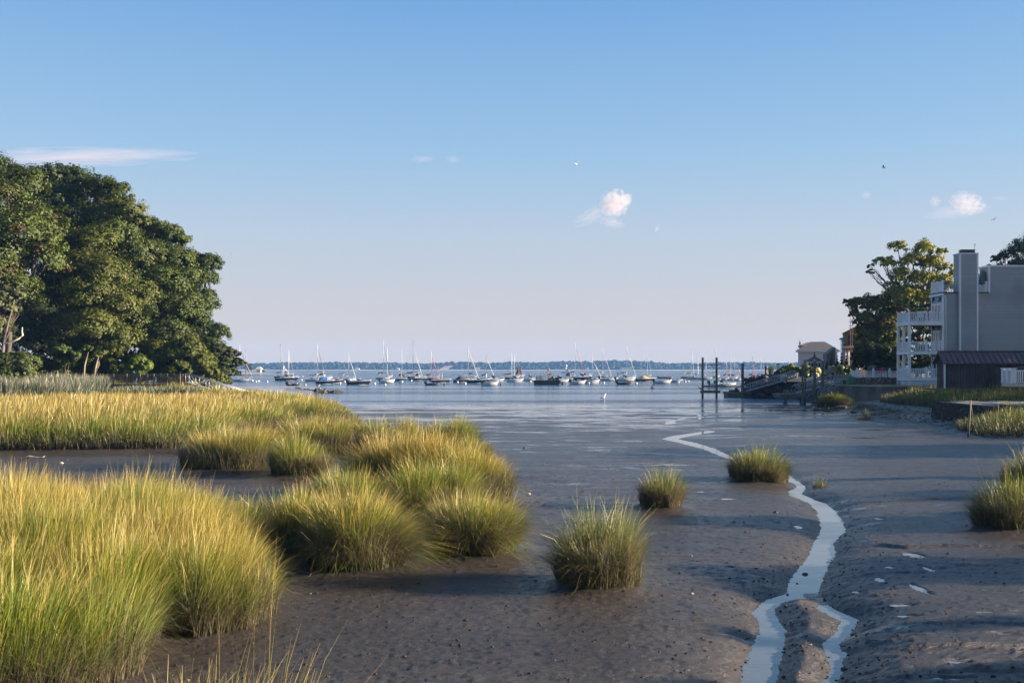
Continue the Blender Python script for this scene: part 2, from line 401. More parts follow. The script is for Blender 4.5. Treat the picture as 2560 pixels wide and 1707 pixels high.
def mud_material():
    m, nt, out = new_mat('wet_tidal_mud')
    p = N(nt, 'ShaderNodeBsdfPrincipled')
    geo = N(nt, 'ShaderNodeNewGeometry'); sep = N(nt, 'ShaderNodeSeparateXYZ'); L(nt, geo.outputs['Position'], sep.inputs[0])
    def noise(scale, stretch, detail=5, rough=0.55):
        mp = N(nt, 'ShaderNodeMapping'); mp.inputs['Scale'].default_value = stretch; L(nt, geo.outputs['Position'], mp.inputs['Vector'])
        n = N(nt, 'ShaderNodeTexNoise'); n.inputs['Scale'].default_value = scale; n.inputs['Detail'].default_value = detail; n.inputs['Roughness'].default_value = rough
        L(nt, mp.outputs[0], n.inputs['Vector']); return n.outputs['Fac']
    def ramp(src, a, b, ca=(0, 0, 0, 1), cb=(1, 1, 1, 1)):
        r = N(nt, 'ShaderNodeValToRGB'); r.color_ramp.elements[0].position = a; r.color_ramp.elements[1].position = b
        r.color_ramp.elements[0].color = ca; r.color_ramp.elements[1].color = cb
        L(nt, src, r.inputs[0]); return r.outputs[0]
    def math_(op, a, b=None, clamp=False):
        n = N(nt, 'ShaderNodeMath', operation=op); n.use_clamp = clamp
        for i, v in enumerate((a, b)):
            if v is None: continue
            if isinstance(v, (int, float)): n.inputs[i].default_value = v
            else: L(nt, v, n.inputs[i])
        return n.outputs[0]
    def mix(f, a, b):
        n = N(nt, 'ShaderNodeMix', data_type='RGBA')
        if isinstance(f, float): n.inputs[0].default_value = f
        else: L(nt, f, n.inputs[0])
        for i, v in ((6, a), (7, b)):
            if isinstance(v, tuple): n.inputs[i].default_value = v
            else: L(nt, v, n.inputs[i])
        return n.outputs[2]
    big = noise(0.5, (0.5, 1, 1), 5); fine = noise(14, (0.6, 1, 1), 6)
    col = ramp(big, 0.3, 0.7, (0.032, 0.026, 0.022, 1), (0.060, 0.048, 0.038, 1))
    col = mix(math_('MULTIPLY', ramp(fine, 0.45, 0.7), 0.6), col, (0.018, 0.016, 0.014, 1))
    # sandy brown bank at the right and under the grass roots
    sandf = N(nt, 'ShaderNodeMapRange'); sandf.inputs['From Min'].default_value = 0.36; sandf.inputs['From Max'].default_value = 0.62
    L(nt, math_('ADD', sep.outputs['Z'], math_('MULTIPLY', math_('SUBTRACT', noise(1.3, (0.5, 1, 1), 5), 0.5), 0.22)), sandf.inputs['Value'])
    xr = N(nt, 'ShaderNodeMapRange'); xr.inputs['From Min'].default_value = 16; xr.inputs['From Max'].default_value = 20; L(nt, sep.outputs['X'], xr.inputs['Value'])
    sand = ramp(noise(7, (1, 1, 1), 6), 0.35, 0.7, (0.10, 0.072, 0.048, 1), (0.20, 0.15, 0.10, 1))
    sf = math_('MULTIPLY', sandf.outputs[0], xr.outputs[0])
    col = mix(sf, col, sand)
    # wet film: streaks drawn out across the flat by the ebb, more of them towards the bay
    yr = N(nt, 'ShaderNodeMapRange'); yr.inputs['From Min'].default_value = 36; yr.inputs['From Max'].default_value = 84; L(nt, sep.outputs['Y'], yr.inputs['Value'])
    w1 = noise(1.6, (0.28, 1.0, 0), 4, 0.6); w2 = noise(0.24, (0.35, 1.0, 0), 4, 0.6)
    ws = math_('ADD', math_('MULTIPLY', w1, 0.55), math_('MULTIPLY', w2, 0.45))
    thr = math_('SUBTRACT', 0.578, math_('MULTIPLY', yr.outputs[0], 0.135))
    wet = math_('MULTIPLY', math_('SUBTRACT', ws, thr), 22, True)
    wet = math_('MAXIMUM', math_('MINIMUM', wet, 1.0), 0.0)
    wet = math_('MULTIPLY', wet, math_('SUBTRACT', 1.0, sf))
    damp = ramp(noise(0.9, (0.3, 1, 0), 5), 0.35, 0.7)
    dry = math_('ADD', 0.40, math_('MULTIPLY', damp, -0.16))
    dry = math_('ADD', dry, math_('MULTIPLY', yr.outputs[0], 0.06))
    dry = math_('ADD', dry, math_('MULTIPLY', sf, 0.35))
    ro = math_('ADD', math_('MULTIPLY', dry, math_('SUBTRACT', 1.0, wet)), math_('MULTIPLY', wet, 0.06))
    L(nt, ro, p.inputs['Roughness'])
    col = mix(math_('MULTIPLY', wet, 0.6), col, (0.03, 0.028, 0.026, 1))
    L(nt, col, p.inputs['Base Color'])
    b1 = N(nt, 'ShaderNodeBump'); b1.inputs['Distance'].default_value = 0.030
    h = math_('ADD', math_('MULTIPLY', noise(30, (0.45, 1, 1), 8, 0.75), 0.9), math_('MULTIPLY', noise(60, (0.7, 1, 1), 5, 0.7), 0.35))
    L(nt, h, b1.inputs['Height'])
    L(nt, math_('MULTIPLY', math_('SUBTRACT', 1.0, math_('MULTIPLY', wet, 0.95)), 0.95), b1.inputs['Strength'])
    L(nt, b1.outputs[0], p.inputs['Normal'])
    L(nt, p.outputs[0], out.inputs[0])
    return m
M_MUD = mud_material()
mud = link_mesh('mud_flat', np_mesh('mud_flat', V, Q, 4, smooth=True), M_MUD)
tag(mud, 'brown grey tidal mud flat with wet streaks', None, None, 'structure')

# ------------------------------------------------------------------ waters
def water_material(name, deep, bs, st, rough, dist, calm=True):
    m, nt, out = new_mat(name)
    p = N(nt, 'ShaderNodeBsdfPrincipled'); p.inputs['IOR'].default_value = 1.33
    p.inputs['Base Color'].default_value = (*deep, 1); p.inputs['Roughness'].default_value = rough
    geo = N(nt, 'ShaderNodeNewGeometry')
    hs = []
    for sc, stt, w in bs:
        mp = N(nt, 'ShaderNodeMapping'); mp.inputs['Scale'].default_value = stt; L(nt, geo.outputs['Position'], mp.inputs['Vector'])
        n = N(nt, 'ShaderNodeTexNoise'); n.inputs['Scale'].default_value = sc; n.inputs['Detail'].default_value = 3
        L(nt, mp.outputs[0], n.inputs['Vector'])
        k = N(nt, 'ShaderNodeMath', operation='MULTIPLY'); k.inputs[1].default_value = w; L(nt, n.outputs['Fac'], k.inputs[0]); hs.append(k.outputs[0])
    h = hs[0]
    for q in hs[1:]:
        a = N(nt, 'ShaderNodeMath', operation='ADD'); L(nt, h, a.inputs[0]); L(nt, q, a.inputs[1]); h = a.outputs[0]
    b = N(nt, 'ShaderNodeBump'); b.inputs['Distance'].default_value = dist; b.inputs['Strength'].default_value = st
    L(nt, h, b.inputs['Height'])
    if calm:   # bands of ruffled and slick water
        mp = N(nt, 'ShaderNodeMapping'); mp.inputs['Scale'].default_value = (0.006, 0.045, 0); L(nt, geo.outputs['Position'], mp.inputs['Vector'])
        n = N(nt, 'ShaderNodeTexNoise'); n.inputs['Scale'].default_value = 1.0; n.inputs['Detail'].default_value = 4; L(nt, mp.outputs[0], n.inputs['Vector'])
        sp = N(nt, 'ShaderNodeSeparateXYZ'); L(nt, geo.outputs['Position'], sp.inputs[0])
        fr = N(nt, 'ShaderNodeMapRange'); fr.inputs['From Min'].default_value = 150; fr.inputs['From Max'].default_value = 420; fr.inputs['To Min'].default_value = -0.06; fr.inputs['To Max'].default_value = 0.12
        L(nt, sp.outputs['Y'], fr.inputs['Value'])
        ad = N(nt, 'ShaderNodeMath', operation='ADD'); L(nt, n.outputs['Fac'], ad.inputs[0]); L(nt, fr.outputs[0], ad.inputs[1])
        r = N(nt, 'ShaderNodeMapRange'); r.inputs['From Min'].default_value = 0.44; r.inputs['From Max'].default_value = 0.56
        r.inputs['To Min'].default_value = 0.10 * st; r.inputs['To Max'].default_value = st
        L(nt, ad.outputs[0], r.inputs['Value']); L(nt, r.outputs[0], b.inputs['Strength'])
    L(nt, b.outputs[0], p.inputs['Normal']); L(nt, p.outputs[0], out.inputs[0])
    return m
M_BAY = water_material('bay_water', (0.010, 0.055, 0.115), [(1.0, (0.5, 1.3, 0), 0.7), (4.0, (0.5, 1.2, 0), 0.3)], 1.0, 0.13, 2.2)
M_CREEK = water_material('creek_water', (0.10, 0.105, 0.11), [(2.0, (0.7, 1, 0), 1.0), (9.0, (0.5, 1.4, 0), 0.35)], 0.12, 0.02, 0.05, False)
for n_ in M_CREEK.node_tree.nodes:
    if n_.type == 'BSDF_PRINCIPLED': n_.inputs['IOR'].default_value = 1.65
bay = MB(); bay.add([(-1700, 68, 0), (1700, 68, 0), (1700, 2330, 0), (-1700, 2330, 0)], [(0, 1, 2, 3)])
tag(bay.build('bay_water', M_BAY), 'blue rippled bay water', None, None, 'structure')

def creek(name, P, label):
    # a sheet a little wider than the channel, level across it; the mud hides its rim
    xs = np.array([p[0] for p in P]); ys = np.array([p[1] for p in P])
    g = MB()
    yy = np.geomspace(max(ys.min() - 0.2, 5.6), ys.max() + 0.25, 160)
    for a, b in zip(yy[:-1], yy[1:]):
        m_ = 0.5 * (a + b)
        cr = []
        n = len(P)
        for i in range(n):
            (ax, ay), (bx, by) = P[i], P[(i + 1) % n]
            lo, hi = min(ay, by), max(ay, by)
            if hi < a - 0.25 or lo > b + 0.25: continue
            if ay == by: cr += [ax, bx]; continue
            for q in (a - 0.25, m_, b + 0.25):
                t = (q - ay) / (by - ay)
                if -0.001 <= t <= 1.001: cr.append(ax + (bx - ax) * t)
            for q_, x_ in ((ay, ax), (by, bx)):
                if a - 0.25 <= q_ <= b + 0.25: cr.append(x_)
        if not cr: continue
        x0, x1 = min(cr) - 0.15, max(cr) + 0.15
        g.add([(x0, a, zw(a)), (x1, a, zw(a)), (x1, b, zw(b)), (x0, b, zw(b))], [(0, 1, 2, 3)])
    return tag(g.build(name, M_CREEK), label, None, None, 'structure')
creek('creek_water', P_MAIN, 'narrow tidal creek winding through the mud')
creek('creek_water', P_SIDE, 'narrow side trickle of the tidal creek')
creek('creek_water', P_FA, 'far bend of the tidal creek')
creek('creek_water', P_FB, 'far trickle of the tidal creek beside the piles')
for (c, a, b) in POOL_W:
    g = MB(); n = 16
    zz = float(ground_z(np.array([c[0]]), np.array([c[1]]), False)[0]) + 0.016
    ring = [(c[0] + a * 1.6 * math.cos(2 * math.pi * k / n), c[1] + b * 1.6 * math.sin(2 * math.pi * k / n), zz) for k in range(n)]
    g.add(ring, [tuple(range(n))])
    tag(g.build('puddle_water', M_CREEK), 'shallow puddle of water on the mud', None, None, 'structure')
# ================================================================== grasses
def blade_arrays(P, lean, Ln, W, droop, cols, ang, head):
    """P roots (n,3); lean (n,2) horizontal travel as a share of length; cols (n,4,3) colours at 4 levels; head (n,) bool seed heads"""
    n = len(P)
    T = np.array([0, 0.42, 0.76, 1.0])
    lm = np.linalg.norm(lean, axis=1)
    out = np.zeros((n, 4, 2, 3), np.float32)
    wl = np.where(head[:, None], np.array([0.5, 0.45, 1.0, 0.2])[None], np.array([1.0, 0.95, 0.62, 0.06])[None])
    for k, t in enumerate(T):
        hx = lean * (Ln * (0.14 * t + 0.86 * t ** 2.3))[:, None]
        hz = Ln * np.sqrt(np.clip(1 - (lm * 0.75) ** 2, 0.15, 1)) * (t - droop * lm * t * t * t)
        c = np.concatenate([P[:, :2] + hx, (P[:, 2] + hz)[:, None]], 1)
        w = (W * wl[:, k] * 0.5)[:, None] * np.stack([np.cos(ang), np.sin(ang), np.zeros(n)], 1)
        out[:, k, 0] = c - w; out[:, k, 1] = c + w
    V = out.reshape(-1, 3)
    base = (np.arange(n) * 8)[:, None]
    q = np.concatenate([base + np.array([0, 1, 3, 2]), base + np.array([2, 3, 5, 4]), base + np.array([4, 5, 7, 6])], 1).reshape(-1)
    C = np.repeat(cols[:, :, None, :], 2, axis=2).reshape(-1, 3)
    return V, q, C

GREEN_A = np.array([0.045, 0.120, 0.008]); GREEN_B = np.array([0.145, 0.205, 0.009]); OLIVE = np.array([0.235, 0.215, 0.016])
GOLD = np.array([0.46, 0.325, 0.085]); STRAW = np.array([0.42, 0.34, 0.17]); GREY = np.array([0.135, 0.105, 0.080]); DARK = np.array([0.050, 0.040, 0.032])
BLUEG = np.array([0.10, 0.135, 0.07])

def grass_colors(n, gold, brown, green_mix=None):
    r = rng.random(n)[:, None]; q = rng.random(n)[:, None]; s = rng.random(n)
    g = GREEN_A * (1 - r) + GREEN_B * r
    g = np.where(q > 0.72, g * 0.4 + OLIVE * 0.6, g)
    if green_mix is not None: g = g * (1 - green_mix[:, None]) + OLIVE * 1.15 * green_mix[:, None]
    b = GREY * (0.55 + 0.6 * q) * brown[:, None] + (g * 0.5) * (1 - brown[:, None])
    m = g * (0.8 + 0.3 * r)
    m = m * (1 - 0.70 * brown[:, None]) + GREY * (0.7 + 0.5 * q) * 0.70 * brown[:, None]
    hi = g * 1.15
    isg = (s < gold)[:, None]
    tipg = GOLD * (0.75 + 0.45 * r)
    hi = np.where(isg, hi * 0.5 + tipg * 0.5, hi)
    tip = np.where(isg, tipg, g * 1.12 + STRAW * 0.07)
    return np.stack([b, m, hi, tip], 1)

def thatch_arrays(X, Y, dx, dy, h, wscale=1.0):
    """old bent stems hanging out over the foot of a clump"""
    n = len(X)
    Z = ground_z(X, Y, False) - 0.02
    a = rng.normal(0, 1.2, n); ca, sa = np.cos(a), np.sin(a)
    ln = 0.20 + 0.65 * rng.random(n) ** 1.3
    lean = np.stack([(dx * ca - dy * sa) * ln, (dx * sa + dy * ca) * ln], 1)
    L_ = h * (0.30 + 0.50 * rng.random(n))
    r = rng.random(n)[:, None]
    c = np.where(rng.random(n)[:, None] < 0.3, np.array([0.13, 0.15, 0.05]), GREY * 0.75 * (1 - r) + (STRAW * 0.62) * r ** 1.4)
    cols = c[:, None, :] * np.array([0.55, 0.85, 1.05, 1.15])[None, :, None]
    W = (0.0036 + 0.004 * rng.random(n)) * wscale * (0.8 + Y / 50)
    return blade_arrays(np.stack([X, Y, Z], 1), lean, L_, W, 0.55 + 0.6 * rng.random(n), cols, rng.random(n) * math.pi, np.zeros(n, bool))

def tussock_arrays(x, y, rb, h, n, gold=0.35, wind=(0.06, 0.0), wscale=1.0, spread=0.52, dead=0.36, dry=0.0, tall=0.02, mud=0.35):
    u = np.sqrt(rng.random(n)) * rb; isd = rng.random(n) < dead; u = np.where(isd, rb * (0.72 + 0.36 * rng.random(n)), u); th = rng.random(n) * 2 * math.pi
    # uneven rim
    u = u * (0.86 + 0.22 * np.sin(th * 3 + x * 7) * np.sin(th * 2 + y * 3))
    dx, dy = np.cos(th), np.sin(th)
    X = x + u * dx; Y = y + u * dy
    # several shoots inside one clump, of different height, each with its own middle
    ns = int(5 + rb * 9); st = rng.random(ns) * 2 * math.pi; sr = np.sqrt(rng.random(ns)) * rb * 0.8
    scx, scy = x + sr * np.cos(st), y + sr * np.sin(st); shh = 0.62 + 0.50 * rng.random(ns)
    own = np.argmin((X[:, None] - scx) ** 2 + (Y[:, None] - scy) ** 2, 1)
    ddx, ddy = (X - scx[own]) / rb, (Y - scy[own]) / rb
    Z = ground_z(X, Y, False) - 0.03
    rel = u / rb
    lm = spread * rel ** 1.5 * (0.55 + 0.75 * rng.random(n)) + 0.05 * rng.random(n)
    jt = 0.06 + 0.16 * rng.random(n) ** 2; lean = np.stack([dx * lm + wind[0] + rng.normal(0, 1, n) * jt, dy * lm + wind[1] + rng.normal(0, 1, n) * jt], 1)
    lean = lean + np.stack([ddx, ddy], 1) * 0.55
    Ln = h * (0.50 + 0.50 * rng.random(n) ** 0.8) * (1 - 0.18 * rel ** 2) * shh[own]
    Ln *= 0.84 + 0.32 * fbm(X * 1.6 + 50, Y * 1.6 + 50, 2, 77)
    head = rng.random(n) < gold
    Ln = np.where(head, np.maximum(Ln, h * 0.84 * shh[own]) * (1.0 + 0.22 * rng.random(n) ** 1.5), Ln)
    brown = np.clip(0.55 + 0.5 * rng.random(n), 0, 1)
    cols = grass_colors(n, 0.0, brown, rng.random(n) * 0.35 + dry)
    # mud left by the tide coats the lower stems
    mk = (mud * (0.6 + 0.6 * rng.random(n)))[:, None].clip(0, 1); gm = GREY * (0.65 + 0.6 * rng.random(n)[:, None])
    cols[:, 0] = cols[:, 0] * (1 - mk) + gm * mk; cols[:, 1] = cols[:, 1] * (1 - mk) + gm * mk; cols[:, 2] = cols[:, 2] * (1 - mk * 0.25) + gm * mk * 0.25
    tipg = GOLD * (0.7 + 0.5 * rng.random(n)[:, None])
    cols[head, 3] = tipg[head]; cols[head, 2] = tipg[head] * 0.7 + cols[head, 2] * 0.3
    Ln = np.where(rng.random(n) < tall, Ln * (1.12 + 0.22 * rng.random(n)), Ln)
    # dead grey stems at the foot, short and splayed
    Ln = np.where(isd, h * (0.22 + 0.42 * rng.random(n)), Ln)
    head = head & ~isd
    gcol = (GREY * 0.62)[None] + (STRAW * 0.5)[None] * rng.random(n)[:, None] ** 1.4
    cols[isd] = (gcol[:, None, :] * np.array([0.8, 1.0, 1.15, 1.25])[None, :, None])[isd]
    lean = np.where(isd[:, None], lean * 0.7 + rng.normal(0, 0.16, (n, 2)), lean)
    W = (0.0036 + 0.0042 * rng.random(n)) * wscale * (0.8 + y / 50)
    stray = (rng.random(n) < 0.05) & ~isd; lean = np.where(stray[:, None], lean * 1.9 + rng.normal(0, 0.25, (n, 2)), lean); lean = np.clip(lean, -1.0, 1.0)
    droop = 0.25 + 0.55 * rng.random(n) + 0.5 * stray
    ang = rng.random(n) * math.pi
    main = blade_arrays(np.stack([X, Y, Z], 1), lean, Ln, W, droop, cols, ang, head)
    m_ = int(n * 0.30) if rb > 0.4 else int(n * 0.15)
    t2 = rng.random(m_) * 2 * math.pi; u2 = rb * (0.70 + 0.35 * rng.random(m_))
    return join_arrays([main, thatch_arrays(x + u2 * np.cos(t2), y + u2 * np.sin(t2), np.cos(t2), np.sin(t2), h, wscale)])

def join_arrays(parts):
    Vs, Qs, Cs, b = [], [], [], 0
    for V, q, C in parts:
        Vs.append(V); Qs.append(q + b); Cs.append(C); b += len(V)
    return np.concatenate(Vs), np.concatenate(Qs), np.concatenate(Cs)

def grass_obj(name, arr, label, cat=None, group=None, kind=None, origin=None, mat=None):
    V, q, C = arr
    if origin is not None: V = V - np.array(origin, np.float32)
    o = link_mesh(name, np_mesh(name, V, q, 4, C), mat or M_GRASS)
    if origin is not None: o.location = origin
    return tag(o, label, cat, group, kind)

GT = 'cordgrass clumps on the mud flat'
TUS_LABEL = {
 'A': ('tall lone grass clump with muddy brown foot, nearest of the three on open mud', 0.10),
 'B': ('small loose lone grass clump on open mud, between the tall lone clump and the creek', 0.12),
 'C': ('bushy grass clump standing on a mud hump right at the creek bend', 0.12),
 'D': ('tall green grass clump cut by the right photo edge, nearer of the two there', 0.06),
 'E': ('grass clump with golden tips behind the tall clump at the right photo edge', 0.2),
 'G1': ('broad grass clump with bent seed stalks at its foot, front middle of the left group', 0.34),
 'G2': ('round brown footed grass clump at the right end of the left group', 0.22),
 'G2b': ('dark green grass clump in the hollow just behind the round brown footed clump', 0.18),
 'G3': ('golden topped grass clump, highest and widest of the left group', 0.6),
 'G3b': ('green and gold grass clump on the right shoulder of the golden topped clump', 0.36),
 'G4': ('bright green grass clump between the golden topped clump and the broad front clump', 0.16),
 'G5': ('low dark sided grass clump with yellow top, beside the mud inlet', 0.4),
 'G6': ('small dark grass clump between the yellow topped clump and the golden topped clump', 0.2),
 'G7': ('wide flat topped grass clump in the back row, touching the far meadow', 0.34),
 'G8': ('pale low grass clump in the back row behind the golden topped clump', 0.26),
 'G9': ('upright bright green grass clump at the back right of the left group', 0.12),
 'G9b': ('low sparse grass clump trailing off right of the upright bright green clump', 0.1),
 'G10': ('blue green grass clump filling the gap between near meadow and broad front clump', 0.25),
 'J': ('round grass clump on the shore in front of the steps and sea wall', 0.1),
}
for n, px, py, r, h, k in TUS:
    x, y = TUSW[n]
    lab, gold = TUS_LABEL[n]; k = int(k * 2.3)
    kw = dict(gold=gold * (0.75 if n in ('G3', 'G5', 'G3b') else 0.5)); r = r * 0.9 if n[0] == 'G' else r
    if n in ('A', 'B', 'C', 'D', 'E'): kw.update(spread=0.46, dead=0.48, tall=0.06, mud=0.85 if n in 'AB' else 0.6); k = int(k * 0.62)
    if n in ('G1', 'G2', 'G10'): kw.update(mud=0.6)
    if n == 'J': kw.update(wscale=1.5)
    if n == 'G3': kw.update(dry=0.35)
    if n == 'D': kw.update(wind=(-0.05, 0))
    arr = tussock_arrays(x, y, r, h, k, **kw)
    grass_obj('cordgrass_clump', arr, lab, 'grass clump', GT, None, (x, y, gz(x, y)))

# near foreground tuft at the foot of the picture (rooted below the frame)
x, y = -1.93, 6.35
arr = tussock_arrays(x, y, 0.70, 1.42, 1300, gold=0.55, spread=0.36, wind=(0.04, 0.02), dead=0.1, wscale=0.75)
grass_obj('cordgrass_clump', arr, 'sparse tuft of tall seed heads rising from the bottom edge of the photo', 'grass clump', GT, None, (x, y, gz(x, y)))
for px, py, r, h, k, lab in ((888, 1058, 0.35, 1.0, 260, 'thin pale sprig of grass in the shallows off the tip of the far meadow'),
                             (875, 1040, 0.5, 1.1, 260, 'second thin sprig just behind the pale sprig off the meadow tip'),
                             (2050, 1208, 0.16, 0.42, 120, 'tiny dry sprig on a dark mud knob right of the creek'),
                             (2163, 1040, 0.5, 0.9, 160, 'thin yellow sprig on the shore below the concrete sea wall')):
    x, y, _ = at(px, py, 0.28)
    arr = tussock_arrays(x, y, r, h, k, gold=0.15, wscale=1.2, spread=0.45)
    grass_obj('cordgrass_sprig', arr, lab, 'grass sprig', 'thin sprigs of grass', None, (x, y, gz(x, y)))

# meadows: so many stems that nobody could count them
def scatter(poly, dens, edge_bias=0.0):
    xs = [p[0] for p in poly]; ys = [p[1] for p in poly]
    A = (max(xs) - min(xs)) * (max(ys) - min(ys))
    n = int(A * dens)
    X = min(xs) + rng.random(n) * (max(xs) - min(xs)); Y = min(ys) + rng.random(n) * (max(ys) - min(ys))
    sd = poly_sd(X, Y, poly)
    k = sd < 0
    return X[k], Y[k], sd[k]

def meadow(poly, dens, h, wmul, gold_lo, gold_hi, cell, edge, seed, wind=(0.10, 0.02), frame_cut=None, shade=1.0):
    X, Y, sd = scatter(poly, dens)
    if frame_cut is not None:
        k = frame_cut(X, Y); X, Y, sd = X[k], Y[k], sd[k]
    n = len(X)
    Z = ground_z(X, Y, False) - 0.03
    # hummocks: the stems of one hummock lean away from its middle
    gx = np.floor(X / cell); gy = np.floor(Y / cell)
    best = np.full(n, 1e9); bx = np.zeros(n); by = np.zeros(n); bid = np.zeros(n)
    for i in (-1, 0, 1):
        for j in (-1, 0, 1):
            hx = (gx + i + _hash((gx + i).astype(np.int64), (gy + j).astype(np.int64), seed)) * cell
            hy = (gy + j + _hash((gx + i).astype(np.int64), (gy + j).astype(np.int64), seed + 5)) * cell
            d = (X - hx) ** 2 + (Y - hy) ** 2
            m = d < best
            best = np.where(m, d, best); bx = np.where(m, X - hx, bx); by = np.where(m, Y - hy, by)
            bid = np.where(m, _hash((gx + i).astype(np.int64), (gy + j).astype(np.int64), seed + 9), bid)
    e = np.exp(sd / edge)               # 1 at the rim
    # outward direction at the rim
    eps = 0.15
    ox = poly_sd(X + eps, Y, poly) - sd; oy = poly_sd(X, Y + eps, poly) - sd
    ol = np.sqrt(ox ** 2 + oy ** 2) + 1e-6
    jt = 0.06 + 0.16 * rng.random(n) ** 2
    lean = np.stack([bx / cell * (0.14 if poly is MID_MEADOW else 0.34) + ox / ol * e * 0.40 * (0.4 + 0.8 * rng.random(n)) + wind[0] + rng.normal(0, 1, n) * jt,
                     by / cell * (0.14 if poly is MID_MEADOW else 0.34) + oy / ol * e * 0.40 * (0.4 + 0.8 * rng.random(n)) + wind[1] + rng.normal(0, 1, n) * jt], 1)
    patch = fbm(X * 0.9 / cell + 3, Y * 0.9 / cell, 3, seed + 2)
    Ln = h * (0.56 + 0.46 * rng.random(n) ** 0.8) * (0.84 + 0.30 * bid) * (1.06 - 0.55 * np.clip(best / cell ** 2, 0, 0.5)) * (1 - 0.36 * e) * (0.84 + 0.32 * patch)
    Ln = Ln * np.interp(Y, [36, 48, 62, 95], [1.08, 0.95, 0.80, 0.52]) if poly is MID_MEADOW else Ln
    gold = gold_lo + (gold_hi - gold_lo) * sstep(0.35, 0.65, fbm(X * 0.45 / cell + 31, Y * 0.45 / cell, 3, seed + 4))
    gold = gold * (1 - 0.55 * e)
    head = rng.random(n) < gold
    Ln = np.where(head, np.maximum(Ln, Ln * 0.4 + 0.5 * h * Ln / np.maximum(Ln.mean(), 0.1)) * (1.0 + 0.16 * rng.random(n)), Ln)
    brown = np.clip(0.35 + 0.4 * rng.random(n) + 0.35 * e, 0, 1)
    cols = grass_colors(n, 0.0, brown, np.clip(gold * 0.75 + 0.1 * rng.random(n), 0, 0.8))
    tint = (0.80 + 0.3 * patch)[:, None, None] * (0.80 if poly is MID_MEADOW else 0.95)
    cols = cols * tint
    tipg = GOLD * (0.68 + 0.40 * rng.random(n)[:, None]) * (0.85 if poly is MID_MEADOW else 1.0)
    cols[head, 3] = tipg[head]; cols[head, 2] = tipg[head] * 0.72 + cols[head, 2] * 0.28
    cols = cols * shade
    isd = rng.random(n) < (0.05 + 0.50 * np.exp(sd / (edge * 0.45)))
    Ln = np.where(isd, h * (0.22 + 0.3 * rng.random(n)), Ln); head = head & ~isd
    gcol = (GREY * 0.62)[None] + (STRAW * 0.5)[None] * rng.random(n)[:, None] ** 1.4
    cols[isd] = (gcol[:, None, :] * np.array([0.8, 1.0, 1.15, 1.25])[None, :, None])[isd]
    W = (0.0036 + 0.0042 * rng.random(n)) * wmul * (1 + np.clip(Y - 18, 0, 60) / 45)
    main = blade_arrays(np.stack([X, Y, Z], 1), lean, Ln, W, 0.25 + 0.55 * rng.random(n), cols, rng.random(n) * math.pi, head)
    k = (sd > -edge * 1.1) & (rng.random(n) < 0.55)
    return join_arrays([main, thatch_arrays(X[k], Y[k], (ox / ol)[k], (oy / ol)[k], h, wmul)])

inview = lambda X, Y: (X / Y > -0.60)
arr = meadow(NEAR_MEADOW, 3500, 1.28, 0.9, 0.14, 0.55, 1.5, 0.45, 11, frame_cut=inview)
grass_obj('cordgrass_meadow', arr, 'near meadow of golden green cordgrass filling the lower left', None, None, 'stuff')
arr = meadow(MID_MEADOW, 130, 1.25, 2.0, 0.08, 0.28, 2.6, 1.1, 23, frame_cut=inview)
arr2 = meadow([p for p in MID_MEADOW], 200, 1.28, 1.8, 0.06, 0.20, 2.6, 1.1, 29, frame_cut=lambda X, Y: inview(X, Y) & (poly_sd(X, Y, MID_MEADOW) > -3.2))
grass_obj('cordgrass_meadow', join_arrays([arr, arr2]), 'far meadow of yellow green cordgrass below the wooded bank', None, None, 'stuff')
# shore grass in front of the sea wall and round the boathouse legs
SHORE_A = [(31.6, 85.5), (30.6, 79), (30.6, 73), (30.2, 67), (32.5, 64.5), (36, 65.5), (39, 67.5), (44, 72), (52, 76), (50, 88), (37, 88.3), (33.2, 87.4)]
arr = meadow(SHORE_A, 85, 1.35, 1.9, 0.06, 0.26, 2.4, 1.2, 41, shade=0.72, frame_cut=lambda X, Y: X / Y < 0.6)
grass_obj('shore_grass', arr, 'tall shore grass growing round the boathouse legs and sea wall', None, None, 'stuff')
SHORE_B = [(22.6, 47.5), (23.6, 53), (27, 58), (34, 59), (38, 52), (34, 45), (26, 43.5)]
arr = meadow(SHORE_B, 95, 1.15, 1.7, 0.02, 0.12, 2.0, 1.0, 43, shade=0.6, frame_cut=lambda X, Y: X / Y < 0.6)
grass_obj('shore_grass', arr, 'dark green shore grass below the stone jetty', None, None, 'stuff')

# grey green reeds at the foot of the wood
def reeds(poly, dens, h, cols_a, cols_b, tipc, label, name, w=0.05):
    X, Y, sd = scatter(poly, dens); n = len(X)
    Z = ground_z(X, Y, False) - 0.05
    lean = np.stack([rng.normal(0.10, 0.16, n), rng.normal(0, 0.16, n)], 1)
    Ln = h * (0.55 + 0.5 * rng.random(n)) * (0.8 + 0.4 * fbm(X * 0.35, Y * 0.35, 3, 5))
    r = rng.random(n)[:, None]
    g = np.array(cols_a) * (1 - r) + np.array(cols_b) * r
    head = rng.random(n) < 0.22
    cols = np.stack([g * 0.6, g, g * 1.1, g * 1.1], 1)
    cols[head, 3] = np.array(tipc) * (0.8 + 0.4 * r[head]); cols[head, 2] = cols[head, 3] * 0.6 + cols[head, 2] * 0.4
    arr = blade_arrays(np.stack([X, Y, Z], 1), lean, Ln, w * (0.7 + 0.6 * rng.random(n)), 0.5 * np.ones(n), cols, rng.random(n) * math.pi, head)
    return grass_obj(name, arr, label, None, None, 'stuff')
REED = [(-49, 84), (-44, 82), (-39, 85), (-37.5, 92), (-40, 98), (-50, 98), (-53, 92)]
reeds(REED, 190, 2.5, (0.065, 0.10, 0.06), (0.15, 0.175, 0.12), (0.26, 0.18, 0.13), 'grey green reed bed with pinkish plumes at the foot of the wood', 'reed_bed', 0.05)
